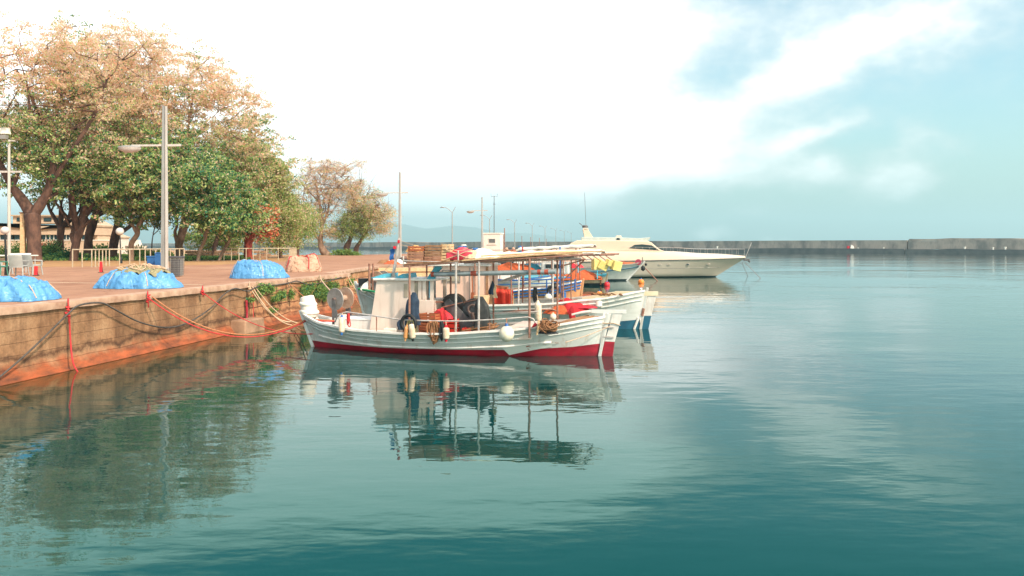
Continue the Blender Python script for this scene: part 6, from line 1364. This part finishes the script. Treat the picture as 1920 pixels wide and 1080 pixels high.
m = pile(F3, P3(960, 512, -.4), 1.5, .7, .5, 31); item(F3, m, 'fishing_net', M_neto, 'orange brown net heaped under the long grey boom', 'net', 'fishing nets', smooth=True)
m = pile(F3, P3(990, 507, .2), .8, .5, .4, 33); item(F3, m, 'turquoise_tarpaulin', M_turq, 'turquoise tarpaulin bundle behind the canopy posts', 'tarpaulin', smooth=True)
# ============================================================ boat 4: turquoise gunwale
F4 = Frame(2.1, 67.8, -9); P4 = F4.p
B4 = boat('wooden_fishing_boat', 'low cream fishing boat with turquoise gunwale and orange nets', F4)
xl, xr = P4(860, 520, 0).x, P4(1139, 518, 0).x
H4 = Hull(F4, xl, xr, 3.0, [(0, 1.2), (.4, .72), (.7, .72), (.9, .82), (1, .95)], [(0, .18), (1, .2)], rl=.4, rr=.1, draft=.5)
make_hull(B4, H4, mk('cream_hull_paint', (.74, .58, .40), (.55, .36, .22), 3, .5), M_darkaf, deck=.3, railmat=M_turq, rails=((.03, .09), (.16, .04)), capmat=M_turq, deckmat=M_crate)
for px, c in ((1084, M_turq), (1120, M_turq), (1060, M_steel), (1030, M_steel)): a = P4(px, 510, -1.0); m = MB(F4); m.tube([(a.x, -1.1, .6), (a.x, -1.1, P4(px, 487, -1).z)], .05, 6); m.build('canopy_post', c, B4)
m = MB(F4); m.tube([P4(1000, 489, -1.1), P4(1120, 486, -1.1)], .05, 6); m.tube([P4(1040, 488, 1.0), P4(1122, 486, 1)], .05, 6); m.build('canopy_rail', M_steel, B4)
m = pile(F4, P4(1085, 524, -.7), 1.9, .8, .75, 41); item(F4, m, 'fishing_net', M_neto, 'large orange net heap on the turquoise-edged boat', 'net', 'fishing nets', smooth=True)
m = pile(F4, P4(1046, 526, -.7), .9, .7, .95, 42); item(F4, m, 'fishing_net', mk('deep_orange_net', (.75, .18, .05), (.5, .09, .02), 24, .9, .05), 'taller orange net heap left of the large one', 'net', 'fishing nets', smooth=True)
m = pile(F4, P4(1117, 520.5, -.7), .5, .4, .18, 43); item(F4, m, 'rope_pile', M_crate, 'small orange rope pile near the turquoise stern', 'rope', smooth=True)
pr([(1131, 519), (1137, 519), (1136, 534), (1131, 534)], .12, M_canv2, 'rudder', B4, F4)
m = MB(F4); m.tube([P4(1128, 512, -.3), P4(1126, 534, -.4)], .06, 6); m.build('rope_fall', M_ropeo, B4)
# yellow boxes hung on the frame
for px, py, w, h, rz, lb in ((1117, 495, .55, .95, 0, 'small yellow foam box left of the three big ones'), (1129.5, 497, .85, .70, .5, 'large yellow foam box, left of the big ones'), (1143, 493, .55, .50, .4, 'yellow foam box wedged between the two large ones'), (1155.5, 498, .75, .80, .25, 'large yellow foam box, rightmost on the stern')):
    c = P4(px, py, -.9); m = MB(F4); m.box((0, 0, 0), (w, .6, h)); R = Matrix.Rotation(rz, 4, 'Y') @ Matrix.Rotation(.5, 4, 'Z'); m.v = [R @ v+c for v in m.v]; bx = m.build('foam_box', M_yellow, bevel=.04); tag(bx, lb, 'box', 'yellow foam boxes')
# ============================================================ boat 5: grey-white with dark stripe, bow to the right
F5 = Frame(6.2, 76.8, -8); P5 = F5.p
B5 = boat('wooden_fishing_boat', 'pale grey fishing boat with dark stripe and raked bow in front of the yacht', F5)
xl, xr = P5(1010, 515, 0).x, P5(1207, 494, 0).x
H5 = Hull(F5, xl, xr, 3.4, [(0, 1.2), (.3, 1.15), (.6, 1.3), (.85, 1.55), (1, 1.75)], [(0, .15), (1, .15)], rl=.2, rr=1.6, draft=.6, full=.6)
make_hull(B5, H5, mk('pale_grey_hull_paint', (.62, .60, .56), (.52, .50, .47), 2, .5), M_darkaf, deck=.45, railmat=M_blueaf, rails=((.42, .06),), capmat=M_drum, deckmat=M_white)
m = MB(F5); m.lathe(P5(1196.5, 491.5, -.5), P5(1197.5, 491.5, .1), [(0, .28), (1, .28)], 16); m.build('winch_disc', mk('maroon_disc', (.42, .05, .09), (.3, .03, .06), 3, .5), B5, smooth=2)
m = MB(F5); m.tube([P5(1204.5, 496, 0), P5(1204.5, 482, 0)], .04, 6); m.build('bow_post', M_dsteel, B5)
m = MB(F5); m.box((H5.xl+2.6, 0, 2.0), (2.6, 1.9, 2.0)); cb = m.build('wheelhouse', M_pink, B5, bevel=.05); m = MB(F5); m.box((H5.xl+2.6, -.97, 2.4), (1.8, .05, .5)); m.build('window', M_glass, cb)
fender(F5, P5(1205.5, 499, -.6), P5(1206, 507, -.6), .20, M_black, 'dark oval fender at the raked bow of the pale grey boat')
m = MB(F5); m.ball(P5(1211, 496, -.3), .13, 12); tag(m.build('round_float', M_black, smooth=True), 'small dark round float beside the raked bow', 'buoy')
m = MB(); a, b = F5.w(P5(1206, 499, 0)), at(1233, 527, 75.0); b.z = 0; m.tube([a, b], .045, 6); tag(m.build('anchor_line', M_rust), 'taut brown line from the raked bow into the water', 'rope')
m = pile(F5, P5(1078, 503, -.8), .9, .5, .5, 51); item(F5, m, 'red_cloth', M_redc, 'red cloth on the dark deck left of the yellow boxes', 'cloth', smooth=True)
m = pile(F5, P5(1172, 495, -.4), 1.2, .6, .22, 52); item(F5, m, 'fishing_net', M_crate, 'low orange net on the foredeck of the pale grey boat', 'net', 'fishing nets', smooth=True)
# free buoys on the water
def wbuoy(px, py, r, mat, label, neck=M_blue):
    Y = HC*FPX/(py-HY+r*0); c = Vector(((px-960)/FPX*Y, Y, r*.35)); return buoy(None, c, r, mat, label, neck)
wbuoy(1202, 531, .27, M_buoyo, 'orange buoy floating in front of the yacht hull'); wbuoy(1138, 536, .25, M_buoyr, 'red buoy floating beside the turquoise stern')
wbuoy(1124, 554, .21, M_buoyo, 'orange buoy floating above the cream tiller of the second boat'); wbuoy(1080, 572, .20, mk('amber_buoy', (.85, .48, .12), (.72, .34, .08), 4, .4), 'amber buoy floating right of the blue-striped boat')
wbuoy(1202, 543, .10, M_white, 'tiny white and blue float between the orange buoy and the second boat')
# ============================================================ motor yacht
FY = Frame(15.0, 85.5, -4.5); PY = FY.p
YB = boat('motor_yacht', 'large cream motor yacht moored behind the fishing boats', FY, 'yacht', '')
NS = -2.4
xs, xb_ = PY(1052, 500, NS).x, PY(1398, 489, -.1).x
zS = PY(1200, 490, NS).z
def yh(t, v, side):
    # v 0 keel .. 1 sheer
    zt = lerp_tab([(0, 1.55), (.35, 1.72), (.7, 1.85), (1, 2.0)], t); z = -.5+(zt+.5)*v; L = xb_-xs; rake = 4.0*(1-max(0, z+.5)/(zt+.5))**1.0
    x1 = xb_-rake*.98; x = xs+(x1-xs)*t; w = max(0.0, 1-max(0, (t-.42)/.58)**2.1)**(.75+.5*(1-v)); y = 2.45*w*(.80+.20*v)*(min(1, v*3+.2)); return Vector((x, side*max(y, .02), z))
m = MB(FY)
for side in (-1, 1):
    b = len(m.v); nt, nv = 50, 12
    for i in range(nt+1):
        for j in range(nv+1): m.v.append(yh(i/nt, j/nv, side))
    for i in range(nt):
        for j in range(nv): m.f.append((b+i*(nv+1)+j, b+(i+1)*(nv+1)+j, b+(i+1)*(nv+1)+j+1, b+i*(nv+1)+j+1)); m.m.append(1 if j < 3 else 0)
n0 = [yh(0, j/12, -1) for j in range(13)]+[yh(0, j/12, 1) for j in range(12, -1, -1)]; m.add(n0, [tuple(range(26))])
m.build('hull', [M_yachtb, M_darkaf], YB, smooth=2)
m = MB(FY)
for side in (-1, 1):
    b = len(m.v); P = [(yh(i/50, 1, side)) for i in range(51)]; 
    def top(i):
        t = i/50; p = P[i]; h = lerp_tab([(0, .95), (.3, .98), (.6, .80), (.8, .5), (1, .22)], t); return [Vector((p.x, p.y, p.z)), Vector((p.x-.02, p.y*.985, p.z+h*.6)), Vector((p.x-.1, p.y*.90, p.z+h))]
    vs = [q for i in range(51) for q in top(i)]; m.v += vs
    for i in range(50):
        for j in range(2): m.f.append((b+i*3+j, b+(i+1)*3+j, b+(i+1)*3+j+1, b+i*3+j+1)); m.m.append(0)
b = len(m.v)
for i in range(51):
    t = i/50; p = P[i]; h = lerp_tab([(0, .95), (.3, .98), (.6, .80), (.8, .5), (1, .22)], t); y = abs(p.y)*.90; m.v += [Vector((p.x-.1, y, p.z+h)), Vector((p.x-.1, 0, p.z+h+.10*min(1, y))), Vector((p.x-.1, -y, p.z+h))]
for i in range(50):
    for j in range(2): m.f.append((b+i*3+j, b+(i+1)*3+j, b+(i+1)*3+j+1, b+i*3+j+1)); m.m.append(0)
m.build('topsides', M_yacht, YB, smooth=2)
m = MB(FY); m.tube([yh(i/40, 1, -1)+Vector((0, -.02, 0)) for i in range(41)], .045, 6); m.build('rub_rail', M_dsteel, YB, smooth=True)
m = MB(FY); m.tube([yh(i/40*.93, .62, -1)+Vector((0, -.0, 0)) for i in range(41)], .02, 5); m.build('styling_line', M_drum, YB, smooth=True)
def yp(pts, y0, y1, mat, name, par, bevel=.05, yref=-1.9):
    poly = [(PY(a, b, yref).x, PY(a, b, yref).z) for a, b in pts]; return prismF(FY, poly, y0, y1, mat, name, par, bevel)
sup = yp([(1062, 484), (1255, 484), (1253, 474), (1236, 467), (1222, 455), (1215, 452), (1160, 450.5), (1082, 450.5), (1070, 456), (1066, 461)], -1.85, 1.85, M_yacht, 'superstructure', YB, .08)
yp([(1179, 465.5), (1190, 459), (1204, 458), (1222, 460), (1236, 469.5)], -1.88, 1.88, M_glass, 'windscreen', sup, .01)
yp([(1118, 472.3), (1165, 472.8), (1172, 479), (1118, 479)], -1.88, 1.88, M_glass, 'side_window', sup, .01)
yp([(1090, 451), (1215, 453), (1221, 444.5), (1200, 446.5), (1160, 445), (1090, 444.5)], -1.5, 1.5, mk('flybridge_screen', (.50, .52, .47), (.42, .44, .40), 2, .3), 'flybridge_coaming', sup, .05)
yp([(1155, 446), (1168, 446), (1166, 441.5), (1157, 441.5)], -.5, .5, M_yacht, 'helm_console', sup, .04)
yp([(1156, 450), (1163, 450), (1162, 446), (1157, 446)], -1.54, -1.45, M_glass, 'helm_screen', sup, .01)
yp([(1097, 451), (1116, 451), (1103, 430), (1098, 428), (1093, 430)], -1.2, -1.08, M_yacht, 'radar_arch', sup, .03); yp([(1097, 451), (1116, 451), (1103, 430), (1098, 428), (1093, 430)], 1.08, 1.2, M_yacht, 'radar_arch', sup, .03)
yp([(1092, 431), (1104, 431), (1103, 427.5), (1094, 427)], -1.2, 1.2, M_yacht, 'arch_top', sup, .03)
m = MB(FY); a = PY(1097, 427, 0); m.lathe(a, a+Vector((0, 0, .28)), [(0, .3), (.6, .32), (1, .2)], 14); m.tube([a+Vector((.1, 0, 0)), a+Vector((-.05, 0, 3.8))], .02, 5); m.tube([a, PY(1086, 418, 0)], .04, 5); m.build('radar_and_aerials', M_dsteel, sup, smooth=2)
m = MB(FY)
tt = [.60+.4*i/12 for i in range(13)]
def deckp(t, side=-1): p = yh(t, 1, side); h = lerp_tab([(0, .95), (.3, .98), (.6, .80), (.8, .5), (1, .22)], t); return Vector((p.x-.1, p.y*.86, p.z+h))
tt = [.33+.67*i/18 for i in range(19)]
for side in (-1, 1):
    top = [Vector((deckp(t, side).x, deckp(t, side).y, max(deckp(t, side).z+.5, 2.95-.0*t))) for t in tt]; m.tube(top, .014, 5)
    for t, q in zip(tt, top): m.tube([deckp(t, side), q], .012, 5)
m.build('bow_railing', M_steel, YB)
for px in (1237, 1254, 1290.5, 1331):
    c = PY(px, 496 if px < 1300 else 495.5, -2.4); t = (c.x-xs)/(xb_-xs); 
    q = min(([yh(i/400, .80, -1) for i in range(401)]), key=lambda p: abs(p.x-c.x)); m = MB(FY); m.lathe((q.x, q.y-.03, c.z), (q.x, q.y+.05, c.z), [(0, .5), (1, .5)], 20)
    cc = Vector((q.x, q.y, c.z)); m.v = [Vector((q.x+(v.x-q.x)*.42, v.y, c.z+(v.z-c.z)*.2)) for v in m.v]; pf = m.build('porthole', M_steel, YB, smooth=2)
    m = MB(FY); m.lathe((q.x, q.y-.045, c.z), (q.x, q.y+.03, c.z), [(0, .36), (1, .36)], 20); m.v = [Vector((q.x+(v.x-q.x)*.42, v.y, c.z+(v.z-c.z)*.2)) for v in m.v]; m.build('pane', M_glass if px == 1290.5 else M_fglass, pf, smooth=2)
m = MB(FY); a = PY(1398, 489, 0); m.box((a.x+.1, 0, a.z+.1), (.6, .3, .22)); m.tube([(a.x+.3, 0, a.z+.05), (a.x+.45, 0, a.z-.15)], .1, 8); m.build('anchor', M_dsteel, YB, bevel=.03)
for i, (x0, x1, y1, lb) in enumerate(((1397, 1426, 522, 'right thin line from the yacht bow into the water'), (1391, 1402, 518, 'left thin line from the yacht bow into the water'))):
    a = FY.w(PY(x0, 492, 0)); b = at(x1, y1, HC*FPX/(y1-HY)); m = MB(); m.tube([a, b], .02, 5); tag(m.build('anchor_line', M_rust), lb, 'rope', 'anchor lines')
m = MB(FY); m.tube([PY(1397, 470, 0)+Vector((0, 0, -.8)), PY(1409, 455, 0)], .03, 5); m.build('bow_staff', M_steel, YB)
# ============================================================ more small boats along the mole, far behind
def far_boat(i, px0, px1, Y, label, hullm, capm, z, canopy, cabin=None):
    F = Frame((((px0+px1)/2)-960)/FPX*Y, Y, -9); a, b = F.p(px0, 480, 0).x, F.p(px1, 480, 0).x; r = boat('small_fishing_boat', label, F, group='distant fishing boats along the mole')
    H = Hull(F, a, b, 2.7, [(0, z*1.25), (.3, z), (.6, z), (1, z*1.3)], [(0, .15), (1, .15)], draft=.5)
    make_hull(r, H, hullm, M_darkaf, deck=.3, rails=((.15, .04),), capmat=capm, nt=20, posts=False)
    if cabin: m = MB(F); m.box((a+(b-a)*cabin, 0, z+.7), (1.6, 1.4, 1.5)); c = m.build('wheelhouse', M_white, r, bevel=.04); m = MB(F); m.box((a+(b-a)*cabin, -.72, z+1.05), (1.1, .05, .4)); m.build('window', M_glass, c)
    if canopy:
        canopy_frame(r, F, a+1.2, b-.8, -.9, .9, 2.75, 2.85, [a+1.4, (a+b)/2, b-1.0], z-.2, .035, bars=4)
    m = MB(F); m.tube([((a+b)/2-1, 0, z), ((a+b)/2-1, 0, 4.6)], .04, 5); m.build('mast', M_rust, r); return F, a, b
FB = [(1, 905, 1040, 57, 'white fishing boat half hidden between the blue-striped and turquoise ones', M_hull, M_blue, .95, True, .35),
      (2, 900, 1020, 95, 'distant fishing boat left of the kiosk side of the mole, nearest of the far row', M_hull, M_turq, .8, True, .4), (3, 945, 1040, 108, 'distant white fishing boat with canopy just right of the kiosk', M_hull, M_blue, .8, True, .3),
      (4, 965, 1050, 122, 'third of the distant fishing boats along the mole', M_kiosk, M_white, .8, True, .5), (5, 985, 1060, 138, 'fourth of the distant fishing boats along the mole', M_hull, M_turq, .8, False, .4), (6, 1000, 1068, 158, 'farthest small fishing boat left of the yacht flybridge', M_hull, M_white, .9, True, .4)]
for f in FB:
    F, a, b = far_boat(*f)
for i, (px, py, Y, mat, lb) in enumerate(((863.5, 469, 92, M_bin, 'blue barrel behind the red raft, left one'), (869.5, 466, 94, M_bin, 'taller blue barrel with white lid behind the red raft'), (891, 472, 94, M_bin, 'small blue barrel left of the kiosk lamp post'), (975.5, 467, 118, M_bin, 'blue barrel on the mole right of the kiosk'), (1046, 466, 150, M_bin, 'blue barrel on the mole near the farthest boat'))):
    p = at(px, py, Y); r = thing('barrel', lb, 'barrel', (p.x, p.y, QZ), 'blue barrels on the mole'); R = .34 if i != 2 else .42
    MB().lathe((p.x, p.y, QZ), (p.x, p.y, p.z+.35), [(0, R), (.3, R*1.04), (.5, R), (.7, R*1.04), (1, R*.97)], 14).build('barrel_body', mat, r, smooth=2)
    MB().lathe((p.x, p.y, p.z+.35), (p.x, p.y, p.z+.47), [(0, R*1.03), (1, R*.8)], 14).build('lid', M_plasw if i == 1 else M_bin, r, smooth=2)
rnd = random.Random(77)
for i in range(9):
    px = 950+i*12.5; Y = 112+i*9; X = -5.0+(Y-57.6)*.113+.3; Xe = (px-960)/FPX*Y; p = Vector((min(Xe, -5.0+(Y-57.6)*.113-1.0), Y, QZ)); r = thing('net_bale', 'net bale with pinkish float on the far mole, number %s from the kiosk outward' % ORDW[i] if 0 else 'net bale topped by a pink float on the far mole', 'net', p, 'net bales on the far mole')
    m = MB(); 
    def fn(u, v, p=p, s=i): a = v*6.2832; return p+Vector((.75*u*math.cos(a), .6*u*math.sin(a), .75*max(0, 1-u**2.5)*(1+.5*mn.noise(Vector((u*3*math.cos(a), u*3*math.sin(a), s))))))
    m.grid(fn, 8, 20); m.build('net', (M_netd, M_neto, M_net)[i % 3], r, smooth=True); MB().ball(p+Vector((0, -.1, .95)), .24, 12).build('float', M_tarpb, r, smooth=True)
# boards laid on the quay corner, timbers, odds and ends
p = gnd(745, 497); r = thing('timber_stack', 'stack of long timbers against the quay corner behind the wheelhouse mast', 'timber', (p.x, p.y-.4, .9), '')
m = MB()
for k in range(4): m.box((-7.2, 57.05-.06*(k % 2), .55+.36*k), (4.6, .28, .27), .19)
m.build('timber', M_wood2, r, bevel=.02)
for px, py, w, h, mat, lb in ((724, 488, .8, .28, M_netd, 'brown net remnants on the quay edge left of the lamp post'), (742, 488, .9, .3, M_canv, 'white sack lying at the foot of the middle lamp post'), (757, 487, .7, .45, M_black, 'dark bundle on the quay right of the middle lamp post'), (735, 489, .7, .25, M_neto, 'orange net scrap on the quay beside the white sack'), (770, 486, .9, .6, mk('ochre_bundle', (.75, .45, .2), (.5, .28, .12), 8, .9, .03), 'ochre bundle on the quay left of the crate stacks')):
    q = gnd(px, py+6); m = MB()
    def fn(u, v, q=q, s=px): a = v*6.2832; return q+Vector((w*u*math.cos(a), w*.6*u*math.sin(a), h*max(0, 1-u**2.5)*(1+.6*mn.noise(Vector((u*3*math.cos(a), u*3*math.sin(a), s*.1))))))
    m.grid(fn, 10, 26); tag(m.build('quay_bundle', mat, smooth=True), lb, 'bundle', 'bundles on the quay edge')
# bow lines of boat 2 and pale ropes from the wall
Pq = [F1.w(P1(578, 618, .2)), F2.w(P2(684, 556, -.3)), F1.w(P1(573, 603, .1))]
for i, (px, py, tgt, s, mat, rr, lb) in enumerate(((468, 538, (545, 604, 33.5), .35, M_ropec, .03, 'left pale rope falling from the pale knot'), (473, 537, (552, 610, 32.5), .38, M_ropec, .026, 'middle pale rope falling from the pale knot'), (478, 537, (560, 606, 34), .30, M_ropec, .024, 'right pale rope falling from the pale knot'), (541, 530, (600, 575, 35), .1, M_ropeo, .02, 'brown rope from the pale knot over the hose towards the bow'), (601, 523, (628, 553, 31), .05, M_ropec, .03, 'short pale rope above the net drum'), (652, 517, (690, 572, 36), .12, M_ropec, .022, 'pale rope left of the pair falling behind the drum'), (650, 519, (676, 575, 36), .12, M_ropeo, .022, 'brown rope of the pair falling behind the drum'))):
    a = wp(px, py, .15); b = at(*tgt); sagline(lb, a, b, s, rr, mat, 'ropes falling from the stone wall')
for i, (a, b) in enumerate((((545, 604, 33.5), (579, 610, 26.9)), ((552, 610, 32.5), (582, 620, 26.8)))):
    sagline(('upper', 'lower')[i]+' pale rope end running on to the bow stem', at(*a), at(*b), .1, .02, M_ropeo, 'ropes falling from the stone wall')
# ------------------------------------------------------------------ the air between here and the hills
def haze():
    m = bpy.data.materials.new('sea_haze'); m.use_nodes = True; nt = m.node_tree; N = nt.nodes; N.clear()
    o = N.new('ShaderNodeOutputMaterial'); v = N.new('ShaderNodeVolumePrincipled'); v.inputs['Color'].default_value = (.62, .93, 1.0, 1); v.inputs['Density'].default_value = HAZE; v.inputs['Anisotropy'].default_value = .2
    nt.links.new(v.outputs[0], o.inputs['Volume'])
    s = MB(); s.box((0, 6200, 219), (24000, 13600, 442)); b = s.build('haze', m); b['kind'] = 'stuff'
HAZE = 2.2e-4
haze()
